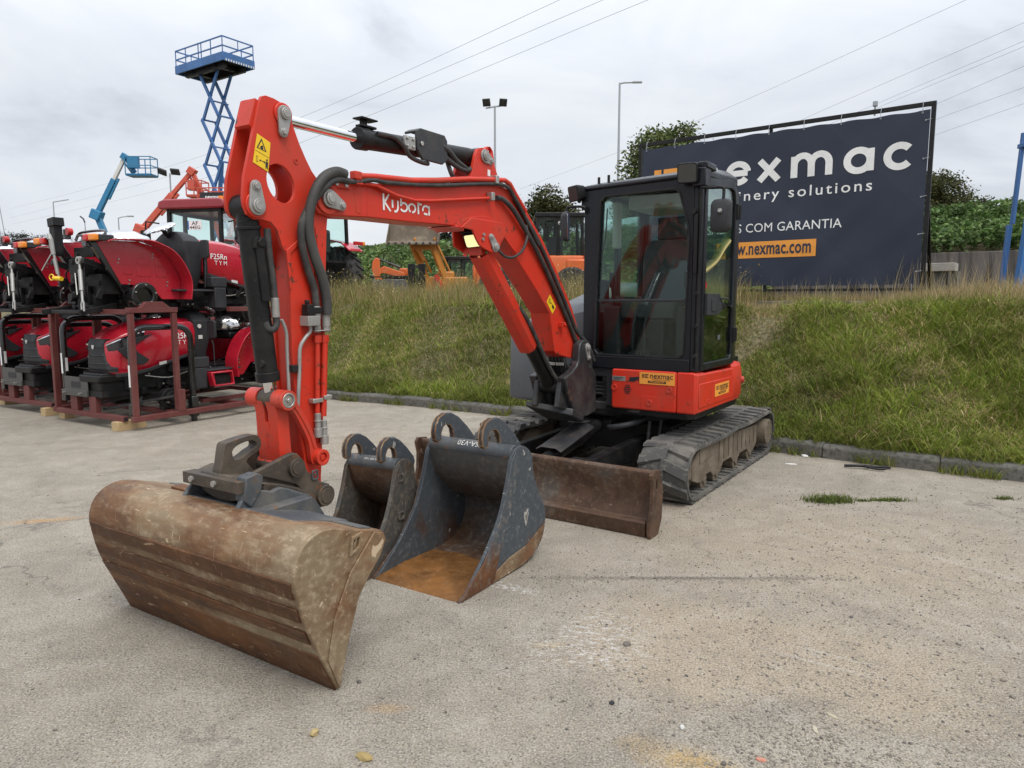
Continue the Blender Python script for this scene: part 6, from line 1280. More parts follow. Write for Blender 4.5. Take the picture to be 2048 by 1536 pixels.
XM = lambda x, z, s: plane_m((x, 0, z), (1, 0, 0), (0, 0, 1)) @ Matrix.Diagonal((s, s, 1, 1))
def nexmac(q):
    h = .37; x0 = {'n': -3.74, 'e': -3.20, 'x': -2.63, 'm': -2.035, 'a': -1.19, 'c': -.60}
    for ch, x in x0.items():
        st, w = NEX[ch]; strokes(q, st, .30, XM(x, 3.645, h) @ Matrix.Diagonal((1.03, .96, 1, 1)))
onb(nexmac, 'name_lettering', M['white'])
def txt(s, x0, x1, z, bold, mat, name, sp=1, h=None):
    def f(q):
        mt, mm = text_fit(s, w=x1 - x0, h=h, bold=bold, spacing=sp); q.mesh(mt, plane_m(((x0 + x1) / 2, 0, z), (1, 0, 0), (0, 0, 1)) @ mm)
    return onb(f, name, mat)
txt('machinery solutions', -3.75, -.79, 3.385, .006, M['white'], 'tagline_lettering', 1.25, .235)
txt('USADOS COM GARANTIA', -3.72, -1.22, 2.835, 0, M['white'], 'guarantee_lettering', 1.03, .155)
def icon(q):
    for z0 in (3.93, 3.76, 3.59):
        mid = abs(z0 - 3.76) < .01
        for a, b_ in (((-4.68, -4.40), (-4.30, -3.95)) if mid else ((-4.68, -4.53), (-4.48, -3.95))): q.face([(a, 0, z0), (b_, 0, z0), (b_, 0, z0 + .12), (a, 0, z0 + .12)])
onb(icon, 'logo_bars', M['signorange'])
def obox(q): q.face([(-3.37, 0, 2.30), (-1.61, 0, 2.30), (-1.61, 0, 2.59), (-3.37, 0, 2.59)])
ob_ = onb(obox, 'web_box', M['signorange'])
q = MB(); mt, mm = text_fit('www.nexmac.com', w=1.60, h=.165, bold=.02, spacing=1.05); q.mesh(mt, plane_m((-2.49, -.047, 2.44), (1, 0, 0), (0, 0, 1)) @ mm)
for v in q.bm.verts: v.co.y = -.046 - sag(v.co.x, v.co.z)
q.done('web_address', flat('navy_ink', (.02, .026, .05), .5), ob_)
q = MB()
for i in range(9): x = -4.85 + i * .59; q.tube([(x, -.05, 4.46), (x, -.06, 4.53), (x, -.03, 4.61)], .005, 6); q.tube([(x, -.05, 1.81), (x, -.05, 1.70)], .004, 6); q.ring((x, -.05, 4.44), (x, -.046, 4.44), .014, .007, 10)
for i in range(5): z = 2.0 + i * .58; q.tube([(-.09, -.05, z), (.0, -.05, z + .01)], .005, 6); q.ring((-.08, -.05, z), (-.08, -.046, z), .013, .006, 10)
q.done('lacing_tie', M['pole'], BL)
q = MB(); q.cyl((-.86, .2, 4.55), (-.86, .2, 4.70), .015); q.boxc((-.86, .2, 4.74), (.07, .06, .08)); fl_ = q.done('flood_light', M['pole'], bevel=.006); fl_.matrix_world = BDm; tag(fl_, 'tiny grey floodlight standing up behind the top edge of the banner', 'lamp')
# ------------------------------------------------------------------ machines, masts and trees behind the bank
YZ0 = 1.43                                                                         # level of the upper yard
def mast(name, label, cat, x, y, z1, r, group=None, z0=YZ0):
    T = thing(name, label, cat, Matrix.Translation((x, y, z0)), group); q = MB(); q.cyl((0, 0, 0), (0, 0, z1 - z0), r * 1.25, r * .75, seg=10); q.done('pole', M['pole'], T); return T
t = mast('street_lamp', 'tall grey street lamp with a short arm, rising left of the banner', 'street lamp', 5.82, 40, 13.2, .075, 'grey lamp posts')
q = MB(); q.tube([(0, 0, 11.72), (.2, 0, 11.78), (.75, 0, 11.8)], .05, 8); q.boxc((.95, 0, 11.8), (.5, .2, .07)); q.done('lamp_head', M['pole'], t)
t = mast('flood_mast', 'grey mast with two square floodlights, above the elbow of the boom', 'light mast', -.93, 40, 12.0, .07, 'grey lamp posts')
q = MB(); q.bar((-.5, 0, 10.45), (.5, 0, 10.6), .07); q.done('crossbar', M['pole'], t)
for x in (-.45, .45):
    q = MB(); q.boxc((x, -.1, 10.72), (.42, .12, .40), rx=.5, rz=.5 * x); q.done('flood_light', M['dgrey'], t, bevel=.02)
t = mast('flood_mast', 'grey mast with two tilted floodlights, above the tractor cab roof', 'light mast', -21.1, 45, 9.3, .06, 'grey lamp posts')
for x in (-.42, .38):
    q = MB(); q.boxc((x, -.1, 7.95), (.55, .12, .40), rx=.7, ry=.35 if x < 0 else .1); q.done('flood_light', M['dgrey'], t, bevel=.02)
t = mast('street_lamp', 'slim grey street lamp with a straight arm, far left above the tractors', 'street lamp', -37.9, 60, 9.6, .06, 'grey lamp posts')
q = MB(); q.bar((0, 0, 8.15), (1.3, 0, 8.35), .07); q.done('lamp_head', M['pole'], t)
t = mast('street_lamp', 'small grey street lamp between the blue boom lift and the tractor cab', 'street lamp', -32.6, 60, 8.3, .06, 'grey lamp posts')
q = MB(); q.tube([(0, 0, 6.85), (.3, 0, 6.95), (.9, 0, 7.0)], .04, 8); q.boxc((1.0, 0, 7.0), (.5, .25, .1)); q.done('lamp_head', M['pole'], t)
t = mast('street_lamp', 'thin dark post with a bent tip, left of the blue boom lift', 'street lamp', -35.4, 60, 8.0, .05, 'grey lamp posts')
q = MB(); q.tube([(0, 0, 6.5), (-.1, 0, 6.8), (-.35, 0, 7.0)], .06, 8); q.done('lamp_head', M['dgrey'], t)
P0 = Vector((-106.5, 150, 2)); T = thing('lattice_pylon', 'thin lattice power pylon on the far left skyline', 'pylon', Matrix.Translation(P0)); q = MB(); hP = 19.0
for sx in (-1, 1):
    for sy in (-1, 1): q.bar((sx * 1.5, sy * 1.5, 0), (sx * .35, sy * .35, hP), .12)
for k in range(12):
    z0, z1 = hP * k / 12, hP * (k + 1) / 12; a, b = 1.5 - 1.15 * k / 12, 1.5 - 1.15 * (k + 1) / 12
    for sx in (-1, 1): q.bar((sx * a, -a, z0), (-sx * b, -b, z1), .08)
q.bar((-1, 0, 12.6), (5, 0, 12.8), .16); q.cyl((5, 0, 12.2), (5, 0, 12.8), .2); q.done('lattice', M['pole'], T)
# power cables
def cable(label, pts, r, grp):
    q = MB(); q.tube(smooth(pts, 8), r, 5); o = q.done('power_cable', M['cable']); tag(o, label, 'cable', grp)
cable('uppermost of the three thin cables rising from the left pylon', [(-103.77, 150.00, 20.23), (-42.75, 90.00, 17.76), (-16.24, 60.00, 16.71), (2.51, 40.00, 17.43), (8.19, 33.00, 17.33)], .011, 'cables from the pylon')
cable('middle of the three thin cables rising from the left pylon', [(-103.92, 150.00, 18.41), (-42.19, 90.00, 16.74), (-15.65, 60.00, 16.12), (4.83, 40.00, 17.43), (9.57, 34.00, 17.29)], .011, 'cables from the pylon')
cable('lowest of the three thin cables rising from the left pylon', [(-103.50, 150.00, 17.19), (-42.27, 90.00, 15.36), (-17.34, 60.00, 14.31), (7.22, 40.00, 17.43), (11.03, 35.00, 17.20)], .011, 'cables from the pylon')
for lb, pts in (('longest thin cable crossing the sky above the banner', [(0.82, 75.00, 12.91), (11.76, 50.00, 13.30), (19.97, 33.00, 14.66), (21.39, 30.00, 14.87)]),
                ('thin cable meeting the top edge of the banner near its middle', [(17.85, 55.00, 13.10), (19.02, 47.00, 13.21), (23.29, 34.00, 14.08), (23.26, 31.00, 13.86)]),
                ('upper of two close thin cables above the banner corner', [(21.58, 55.00, 13.64), (22.19, 47.00, 13.52), (23.35, 34.00, 13.28), (23.33, 31.00, 13.12)]),
                ('lower of two close thin cables above the banner corner', [(22.33, 55.00, 13.64), (22.83, 47.00, 13.52), (23.37, 34.00, 13.04), (23.36, 31.00, 12.88)]),
                ('thin cable leaving the banner corner towards the right photo edge', [(25.03, 50.00, 13.20), (24.93, 43.00, 12.98), (23.45, 34.00, 12.19), (23.43, 31.00, 12.13)]),
                ('second lowest thin cable right of the banner', [(25.09, 50.00, 12.15), (24.85, 43.00, 12.05), (23.53, 34.00, 11.25), (23.52, 31.00, 11.13)]),
                ('lowest thin cable right of the banner', [(25.14, 50.00, 11.39), (24.77, 43.00, 11.14), (23.59, 34.00, 10.54), (23.58, 31.00, 10.49)])): cable(lb, pts, .0075, 'cables over the banner')

# blue scissor lift, raised high
LD = Vector((-.83, .56, 0)); SD = Vector((.56, .83, 0)); SM = frame(Vector((-10.85, 27.3, YZ0)), LD, SD)
if SM.determinant() < 0: SM = frame(Vector((-10.85, 27.3, YZ0)), LD, -SD)
SM = Matrix.Translation((-18.6, 46.4, 1.35)) @ SM.to_3x3().to_4x4() @ Matrix.Diagonal((1.5, 1.5, 1.7, 1))
S = thing('scissor_lift', 'blue scissor lift raised high, with a railed platform against the sky', 'scissor lift', SM)
FZ = 8.62
q = MB(); q.box((-1.65, -.72, FZ - .05), (1.65, .72, FZ)); q.box((-1.65, -.74, FZ - .17), (1.65, -.68, FZ + .12)); q.box((-1.65, .68, FZ - .17), (1.65, .74, FZ + .12)); q.box((-1.67, -.74, FZ - .17), (-1.61, .74, FZ + .12)); q.box((1.61, -.74, FZ - .17), (1.67, .74, FZ + .12)); pf = q.done('platform', M['dblue'], S, bevel=.01)
q = MB(); q.box((-1.4, -.5, FZ - .30), (1.3, -.36, FZ - .05)); q.box((-1.4, .36, FZ - .30), (1.3, .5, FZ - .05)); q.box((-1.0, -.5, FZ - .25), (-.8, .5, FZ - .1)); q.box((.6, -.5, FZ - .25), (.8, .5, FZ - .1)); q.box((-1.6, -.6, FZ - .09), (1.6, .6, FZ - .051)); q.done('under_frame', M['black2'], pf)
q = MB()
for y in (-.71, .71):
    for x in (-1.62, -.85, -.2, .0, .9, 1.62): q.bar((x, y, FZ), (x, y, FZ + .64), .03)
    for z in (.33, .64): q.bar((-1.62, y, FZ + z), (1.62, y, FZ + z), .04)
for x in (-1.62, 1.62):
    q.bar((x, 0, FZ + .33), (x, 0, FZ + .64), .025)
    for z in (.33, .64): q.bar((x, -.71, FZ + z), (x, .71, FZ + z), .04)
q.done('guard_rail', M['dblue'], pf)
q = MB(); q.box((1.0, -.7, FZ + .25), (1.45, -.5, FZ + .55)); q.done('control_box', M['black2'], pf, bevel=.02)
q = MB()
for k in range(16): x = -1.62 + k * .10; q.box((x, -.7435, FZ - .165), (x + .05, -.7405, FZ - .09))
for k in range(12): y = -.70 + k * .115; q.box((-1.6735, y, FZ - .165), (-1.6705, y + .055, FZ - .09))
q.done('hazard_stripe', M['offwhite'], pf)
lev = [FZ - .22 - 1.62 * k for k in range(5)] + [.75]; a = .58
for k in range(5):
    z1, z0 = lev[k], lev[k + 1]; q = MB()
    for y in (-.32, .32):
        q.bar((-a, y, z0), (a, y, z1), .07, .13); q.bar((a, y - .08, z0), (-a, y - .08, z1), .07, .13); q.cyl((0, y - .14, (z0 + z1) / 2), (0, y + .06, (z0 + z1) / 2), .05)
    q.bar((-a, -.4, z0), (-a, .34, z0), .06); q.bar((a, -.4, z0), (a, .34, z0), .06); q.bar((-a * .45, -.4, z0 + .55), (-a * .45, .34, z0 + .55), .05)
    q.done('scissor_arms', M['dblue'], S, bevel=.008)
q = MB(); q.bar((.25, 0, 3.0), (-.2, 0, 5.2), .13); q.boxc((0.1, .1, 3.0), (.4, .5, .4)); q.done('lift_ram', M['dblue'], S)
q = MB(); q.box((-1.6, -.7, .25), (1.6, .7, .75)); q.done('chassis', M['dblue'], S, bevel=.03)
for x in (-1.15, 1.15):
    for y in (-.72, .72): q = MB(); q.cyl((x, y - .12, .32), (x, y + .12, .32), .32, seg=24); q.done('wheel', M['tyre'], S, bevel=.03)

def boom_lift(name, label, base, elbow, tip, bb, mat, mat0, basket_mat, axis):
    T = thing(name, label, 'boom lift', Matrix.Translation((base[0], base[1], YZ0))); o = Vector((base[0], base[1], YZ0)); V = lambda p: Vector(p) - o
    q = MB(); q.bar(V(base), V(elbow), .28, .34); q.done('lower_boom', mat0, T, bevel=.02); e, tp = V(elbow), V(tip)
    q = MB(); q.boxc(e, (.62, .6, .6), ry=.4); q.done('knuckle', mat, T, bevel=.05)
    q = MB(); q.bar(e, e.lerp(tp, .62), .26, .30); q.bar(e.lerp(tp, .3) + Vector((.22, 0, -.1)), e.lerp(tp, .66) + Vector((.2, 0, -.1)), .1, .14); q.done('main_boom', mat, T, bevel=.02)
    q = MB(); q.bar(e.lerp(tp, .55), tp, .19, .21); q.done('inner_boom', M['offwhite'] if mat is not M['liftred'] else mat, T, bevel=.02)
    b0 = V(bb[0]); q = MB(); q.boxc(tp, (.38, .4, .36), ry=.6); q.bar(tp, b0, .2, .22); q.bar(tp + Vector((-.12, 0, -.25)), b0 + Vector((-.15, 0, -.1)), .09); q.done('jib', mat, T, bevel=.02)
    c, w, h, d = V(bb[1]), bb[2], bb[3], bb[4]; q = MB()
    for z in (0, .5, 1.0):
        for s in (-1, 1): q.bar(c + Vector((-w / 2, s * d / 2, z * h)), c + Vector((w / 2, s * d / 2, z * h)), .05); q.bar(c + Vector((s * w / 2, -d / 2, z * h)), c + Vector((s * w / 2, d / 2, z * h)), .05)
    for x in (-.5, 0, .5):
        for s in (-1, 1): q.bar(c + Vector((x * w, s * d / 2, 0)), c + Vector((x * w, s * d / 2, h)), .045)
    q.box(c + Vector((-w / 2, -d / 2, -.08)), c + Vector((w / 2, d / 2, .05))); bk_ = q.done('basket', basket_mat, T)
    q = MB(); q.box(c + Vector((-w * .42, -d / 2 - .02, h * .35)), c + Vector((0, -d / 2 + .3, h * 1.02))); q.done('control_panel', mat, bk_, bevel=.03)
    q = MB(); q.box((-1.2, -1.5, .5), (1.2, 1.5, 1.3)); q.done('chassis', mat, T, bevel=.06)
    for x in (-1.1, 1.1):
        for y in (-1.1, 1.1): q = MB(); q.cyl((x - .18, y, .48), (x + .18, y, .48), .48, seg=24); q.done('wheel', M['tyre'], T, bevel=.05)
boom_lift('boom_lift', 'blue articulated boom lift with its basket raised, at the left skyline', (-25.21, 45.00, 5.26), (-25.76, 45.00, 6.79), (-23.80, 45.00, 10.28), ((-23.24, 45.00, 9.36), (-22.82, 45.00, 9.18), 1.55, 1.05, .9), M['cyan'], M['cyan'], M['cyan'], 1)
boom_lift('boom_lift', 'orange red boom lift arm rising behind the cabbed tractor', (-20.26, 38.00, 4.30), (-19.47, 38.00, 5.15), (-16.66, 38.00, 8.19), ((-16.17, 38.00, 7.05), (-16.41, 38.00, 6.92), .8, .75, .9), M['liftred'], M['cream'], M['liftred'], 1)
T = thing('work_platform', 'small red railed work platform with a dark sign, under the blue scissor lift', 'work platform', Matrix.Translation((-9.6, 24, YZ0 - .42)))
q = MB(); q.box((-.6, -.4, 3.42), (.75, .4, 3.5)); q.box((-.6, -.4, .4), (.75, .4, .9)); q.bar((-.4, 0, .9), (.5, 0, 3.42), .14); q.bar((.5, .1, .9), (-.4, .1, 3.42), .14)
for x in (-.6, .1, .75):
    for y in (-.4, .4): q.bar((x, y, 3.5), (x, y, 4.15), .035)
for z in (3.82, 4.15):
    for y in (-.4, .4): q.bar((-.6, y, z), (.75, y, z), .035)
q.done('railing', M['liftred'], T)
q = MB(); q.box((-.5, -.46, 3.62), (.25, -.43, 4.0)); sg = q.done('sign_panel', M['ink'], T); q = MB(); mt, mm = text_fit('nexmac', w=.5, bold=.03); q.mesh(mt, plane_m((-.08, -.4625, 3.84), (1, 0, 0), (0, 0, 1)) @ mm); q.done('lettering', M['white'], sg)
q = MB(); q.box((.32, -.45, 3.6), (.6, -.43, 3.85)); q.done('control_box', M['yellow'], T)

# cabbed tractors on the upper yard
def tyre(mb, c, r, w, lugs=22):
    mb.loft([[(c[0] + x * w, c[1] + rr * r * math.cos(2 * math.pi * i / 40), c[2] + rr * r * math.sin(2 * math.pi * i / 40)) for i in range(40)] for x, rr in ((-.5, .58), (-.5, .86), (-.4, .95), (.4, .95), (.5, .86), (.5, .58))])
    for k in range(lugs):
        a = 2 * math.pi * k / lugs
        for s in (-1, 1):
            a2 = a + (math.pi / lugs if s > 0 else 0); rows = []
            for x, da in ((0, .0), (s * .5, .17)):
                rows.append([(c[0] + x * w, c[1] + rr * r * math.cos(a2 + da + e), c[2] + rr * r * math.sin(a2 + da + e)) for rr, e in ((.93, -.05), (1.0, -.04), (1.0, .04), (.93, .05))])
            mb.loft(rows)
def cab_tractor(label, m):
    T = thing('cab_tractor', label, 'tractor', m, 'cabbed red tractors behind the crates')       # x right, y forward, z up; origin under the rear axle
    for s in (-1, 1):
        q = MB(); tyre(q, (s * .88, 0, .82), .82, .46); w_ = q.done('rear_wheel', M['tyre'], T, ang=25); q = MB(); q.cyl((s * .7, 0, .82), (s * 1.02, 0, .82), .46, .40, seg=28); q.done('rim', M['offwhite'], w_)
        q = MB(); tyre(q, (s * .80, 2.3, .58), .58, .36, 18); w_ = q.done('front_wheel', M['tyre'], T, ang=25); q = MB(); q.cyl((s * .66, 2.3, .58), (s * .92, 2.3, .58), .32, .28, seg=24); q.done('rim', M['offwhite'], w_)
        q = MB(); q.sheet([(1.0, 1.0), (.85, 1.45), (.5, 1.75), (.0, 1.82), (-.5, 1.72), (-.8, 1.5)], .04, s * .55, s * 1.08, YZ); fe = q.done('fender', M['tred'], T, bevel=.01)
        q = MB(); q.boxc((s * .98, -.72, 1.70), (.30, .1, .09)); q.done('tail_light', M['redlens'], fe, bevel=.01); q = MB(); q.boxc((s * 1.15, -.72, 1.70), (.09, .11, .10)); q.done('amber_light', M['amber'], fe, bevel=.01)
        q = MB(); q.tube([(s * .82, 1.15, 2.2), (s * 1.1, 1.2, 2.25), (s * 1.12, 1.2, 2.05)], .02, 6); q.loft([[(s * 1.12 + x, y, 1.85 + z) for x, z in rrect(-.1, -.18, .1, .18, .04, 3)] for y in (1.17, 1.24)]); q.done('mirror', M['black2'], T)
    q = MB(); q.loft([sect(*a) for a in ((3.2, .30, .8, 1.35), (3.1, .38, .75, 1.5), (2.6, .42, .8, 1.62), (1.2, .45, .9, 1.74), (1.0, .45, .9, 1.74))]); q.done('hood', M['tred'], T, bevel=.02)
    q = MB(); q.box((-.3, -.5, .5), (.3, 3.0, .95)); q.box((-.55, -.3, .6), (.55, 1.0, 1.15)); q.done('chassis', M['black2'], T, bevel=.03)
    q = MB(); q.loft([[(x, y, z) for x, y in ((-.80 * k, -.62), (.80 * k, -.62), (.86 * k, .4), (.76 * k, 1.22), (-.76 * k, 1.22), (-.86 * k, .4))] for z, k in ((2.55, 1.0), (2.62, 1.06), (2.74, 1.02), (2.80, .82))]); rf = q.done('roof', M['tred_dark'], T, bevel=.04, seg=3)
    q = MB(); q.cyl((-.62, 1.05, 2.72), (-.62, 1.05, 2.86), .07, .06, seg=14); q.done('beacon', M['amber'], rf)
    pts = [(-.74, -.55), (.74, -.55), (.80, .35), (.62, 1.12), (-.62, 1.12), (-.80, .35)]
    q = MB()
    for x, y in pts: q.bar((x, y, 1.15), (x * .98, y * .97, 2.56), .07)
    for (a, b) in zip(pts, pts[1:] + pts[:1]): q.bar((*a, 1.2), (*b, 1.2), .07); q.bar((a[0] * .98, a[1] * .97, 2.52), (b[0] * .98, b[1] * .97, 2.52), .08)
    q.bar((.0, 1.14, 1.2), (.35, 1.13, 1.75), .02); q.done('cab_frame', M['black2'], T)
    q = MB()
    for (a, b) in zip(pts, pts[1:] + pts[:1]): q.face([(a[0] * .99, a[1] * .99, 1.2), (b[0] * .99, b[1] * .99, 1.2), (b[0] * .97, b[1] * .96, 2.54), (a[0] * .97, a[1] * .96, 2.54)])
    q.done('cab_glass', M['glassg'], T)
    q = MB(); q.box((-.28, -.35, 1.2), (.28, .15, 1.45)); q.box((-.28, -.42, 1.4), (.28, -.3, 2.0)); q.done('seat', M['seat'], T, bevel=.05); q = MB(); q.ring((0, .62, 1.62), (0, .64, 1.66), .2, .17); q.cyl((0, .8, 1.2), (0, .63, 1.64), .03); q.done('steering_wheel', M['black2'], T)
    return T
T1 = cab_tractor('red tractor with glazed cab and amber beacon, behind the stacked tractors', Matrix.Translation((-7.35, 18.6, YZ0 - .1)) @ Matrix.Rotation(R(168), 4, 'Z') @ Matrix.Diagonal((1.14, 1.14, .935, 1)))
q = MB(); q.box((-.22, 1.19, 2.02), (.10, 1.2, 2.24)); pt_ = q.done('number_plate', M['white'], T1)
for tx, z, w in (('AF', 2.18, .15), ('44EG', 2.075, .25)): q = MB(); mt, mm = text_fit(tx, w=w, bold=.01); q.mesh(mt, plane_m((-.07, 1.2015, z), (-1, 0, 0), (0, 0, 1)) @ mm); q.done('lettering', M['ink'], pt_)
q = MB(); q.box((.07, 1.2, 2.02), (.10, 1.2012, 2.24)); q.done('blue_band', M['blue'], pt_)
T2 = copy_tree(T1); T2.matrix_world = Matrix.Translation((-5.15, 18.5, YZ0 - .1)) @ Matrix.Rotation(R(62), 4, 'Z')
T2['label'] = 'red tractor almost hidden by the excavator arm, big rear tyre in the weeds'
for c in list(T2.children):
    if c.name.startswith('number_plate'):
        for d in list(c.children): bpy.data.objects.remove(d)
        bpy.data.objects.remove(c)

# orange loader, backhoe, small excavator, forklift mast
T = thing('wheel_loader', 'large orange machine with dark glazed cab, behind the boom and cab of the excavator', 'loader', Matrix.Translation((.9, 20, YZ0)))
q = MB(); q.loft([[(x, y, z) for x, y in ((-1.95, -.9), (1.25, -.9), (1.25, .9), (-1.95, .9))] for z in (.45, 1.05)] + [[(x, y, z) for x, y in ((-1.2, -.85), (1.22, -.85), (1.22, .85), (-1.2, .85))] for z in (1.3,)]); q.prism([(-1.9, .5), (-1.45, .5), (-1.35, 1.0), (-1.55, 1.36), (-1.8, 1.3)], -.95, -.8, XZ); q.box((.55, -.96, .5), (1.2, -.85, 1.2)); q.done('body', M['orange'], T, bevel=.05)
q = MB(); q.prism([(-.25, 1.2), (.98, 1.2), (1.05, 2.1), (.92, 2.32), (-.22, 2.32)], -.78, .72, XZ); q.done('cab_glass', M['glassdark'], T)
q = MB()
for x0, x1 in ((-.25, -.22), (.33, .33), (.98, .96)):
    for y in (-.78, .72): q.bar((x0, y, 1.2), (x1, y, 2.32), .085)
q.prism(rrect(-.30, 2.30, 1.06, 2.42, .05, 3), -.85, .8, XZ); q.box((-.27, -.8, 1.18), (1.0, .74, 1.25)); q.done('cab_frame', M['black2'], T, bevel=.02)
q = MB(); q.box((.05, -.2, 1.2), (.5, .3, 1.85)); q.done('seat', M['seat'], T, bevel=.06)
q = MB(); q.tube([(.2, -.85, 2.2), (.0, -1.0, 2.2), (.0, -1.0, 1.95)], .02, 6); q.boxc((.0, -1.0, 1.85), (.16, .04, .3)); q.done('mirror', M['black2'], T); q = MB(); q.boxc((1.12, -.85, 1.22), (.2, .2, .32)); q.done('lamp_box', M['orange'], T, bevel=.03)
for x in (-1.3, .7):
    for y in (-.8, .8): q = MB(); q.cyl((x, y - .2, .5), (x, y + .2, .5), .5, seg=26); q.done('wheel', M['tyre'], T, bevel=.06)
T = thing('backhoe_loader', 'yellow orange backhoe loader holding its wide mud grey bucket raised', 'loader', Matrix.Translation((-2.6, 25.5, YZ0)))
q = MB(); prof = [(-.1, .0), (-.85, -.12), (-.95, .02), (-.2, .14), (.10, .35), (.12, .75), (.02, .80), (.0, .4)]
q.prism([(b, 2.12 + c) for b, c in ((-.75, -.10), (.10, .02), (.32, .25), (.30, .70), (.25, .70), (.22, .30), (.05, .08), (-.73, -.04))], -1.75, .0, lambda p, r_, t: (t, p * .75, r_)); 
for x in (-1.78, .0): q.prism([(b, 2.12 + c) for b, c in ((-.75, -.10), (.10, .02), (.32, .25), (.30, .70), (.10, .55), (-.70, -.02))], x, x + .03, lambda p, r_, t: (t, p * .75, r_))
bk2 = q.done('loader_bucket', M['mud'], T, bevel=.01)
q = MB()
for k in range(8): x = -1.7 + k * .24; q.box((x, -.62, 2.03), (x + .07, -.50, 2.10))
q.done('bucket_teeth', M['dgrey'], bk2)
for x in (-.95, -.25):
    q = MB(); q.bar((x, .05, 2.15), (x + .5, .6, .7), .11, .26); q.bar((x + .1, .0, 2.3), (x + .62, .55, 1.1), .06, .08); q.done('loader_arm', M['yorange'], T, bevel=.02)
q = MB(); q.box((-.95, .0, 1.88), (-.1, .06, 2.06)); q.bar((-.8, .05, 1.95), (-.55, .2, 1.5), .15, .1); q.done('bucket_link', M['yorange'], T, bevel=.02)
q = MB(); q.box((-.6, .4, .4), (1.0, 3.0, .95)); q.box((-.1, .45, .9), (.5, .8, 1.15)); q.done('body', M['yorange'], T, bevel=.05)
q = MB(); q.box((.22, .9, .9), (1.32, 2.2, 1.62)); q.done('cab_glass', M['glassdark'], T); q = MB()
for x in (.22, .75, 1.32):
    for y in (.9, 2.2): q.bar((x, y, .8), (x, y, 1.62), .07)
q.prism(rrect(.10, 1.58, 1.42, 1.70, .04, 3), .8, 2.3, XZ); q.done('cab_frame', M['black2'], T, bevel=.02)
q = MB(); q.cyl((.85, 1.2, 1.70), (.85, 1.2, 1.85), .07, .06, seg=12); q.done('beacon', M['redlens'], T); q = MB(); q.bar((-.15, .3, 1.0), (.1, .2, .55), .12); q.done('ram', M['redlens'], T)
T = thing('mini_excavator', 'small orange excavator with folded boom, far left of the loader bucket', 'excavator', Matrix.Translation((-4.75, 28, YZ0)))
q = MB(); q.prism([(-.62, 1.6), (-.48, 1.75), (-.35, 1.68), (-.36, 1.1), (-.25, .9), (-.55, .9), (-.66, 1.3)], -.3, -.18, XZ); q.prism([(-.40, 1.30), (-.2, 1.42), (.55, 1.18), (.62, 1.0), (.5, .95), (-.2, 1.15), (-.4, 1.1)], -.28, -.16, XZ); q.done('boom', M['orange'], T, bevel=.02)
q = MB(); q.cyl((-.38, -.2, 1.68), (.1, -.2, 1.5), .035); q.cyl((.1, -.2, 1.5), (.42, -.2, 1.36), .05); q.done('boom_cylinder', M['dgrey'], T)
q = MB(); q.box((-.72, -.3, .95), (.65, .9, 1.06)); q.done('deck', M['black2'], T, bevel=.03); q = MB(); q.box((-.68, -.28, .45), (.62, .85, .95)); q.done('body', M['greyhood'], T, bevel=.06); q = MB(); q.boxc((.5, .2, 1.2), (.3, .3, .3)); q.done('counterweight', M['orange'], T, bevel=.04)
for s in (-1, 1): q = MB(); q.loft([[(x, s * .5 + .3 + y, .25 + z) for x, z in rrect(-.8, -.22, .8, .22, .2, 5)] for y in (-.13, .13)]); q.done('track', M['rubber'], T, bevel=.02)
T = thing('forklift_mast', 'pair of black forklift mast uprights between the small excavator and the loader', 'forklift', Matrix.Translation((-2.92, 22, YZ0)))
for x in (-.16, .16):
    q = MB(); q.box((x - .10, -.05, .0), (x + .10, .08, 1.22)); q.box((x - .03, -.07, .05), (x + .03, -.05, 1.1)); q.done('upright', M['black2'], T, bevel=.01)
q = MB(); q.box((-.06, .0, 1.1), (.06, .06, 1.18)); q.box((-.06, .0, .3), (.06, .06, .4)); q.cyl((0, .03, 0), (0, .03, .95), .035); q.done('carriage', M['dgrey'], T)

# right edge: blue mast frame, box by the wall
T = thing('blue_mast_frame', 'bright blue steel mast frame leaning at the right photo edge', 'mast', Matrix.Translation((8.47, 12, YZ0)))
q = MB(); q.bar((-.02, .0, .1), (.17, -.1, 3.3), .10, .10); q.bar((.55, .1, .1), (.75, .1, 3.3), .10); q.bar((.02, .0, 1.35), (.8, .1, 1.35), .06); q.bar((.0, .0, .62), (.7, .1, .62), .05); q.done('frame', M['blue'], T, bevel=.008)
q = MB(); q.bar((-.11, .25, .1), (-.05, .25, 1.38), .07); q.bar((.03, .3, 1.4), (.10, .3, 2.9), .06); q.box((.04, .2, 2.65), (.16, .35, 2.72)); q.done('rear_upright', M['dblue'], T, bevel=.006)
q = MB(); q.box((-.25, -.2, .0), (1.0, .5, .14)); q.done('base', M['blue'], T, bevel=.02)
T = thing('utility_box', 'grey metal cabinet under a pale concrete lintel, right of the banner post', 'cabinet', frame(Vector((9.35, 16, YZ0)), (.793, -.609), (.609, .793)))
q = MB(); q.box((-.4, -.1, .75), (.45, .5, .93)); q.done('lintel', M['kerblight'], T, bevel=.01); q = MB(); q.box((-.36, 0, 0), (.28, .4, .75)); q.done('cabinet', M['hitchgrey'], T, bevel=.01); q = MB(); q.box((.36, .0, 0), (.5, .4, .75)); q.done('pier', M['kerb'], T)

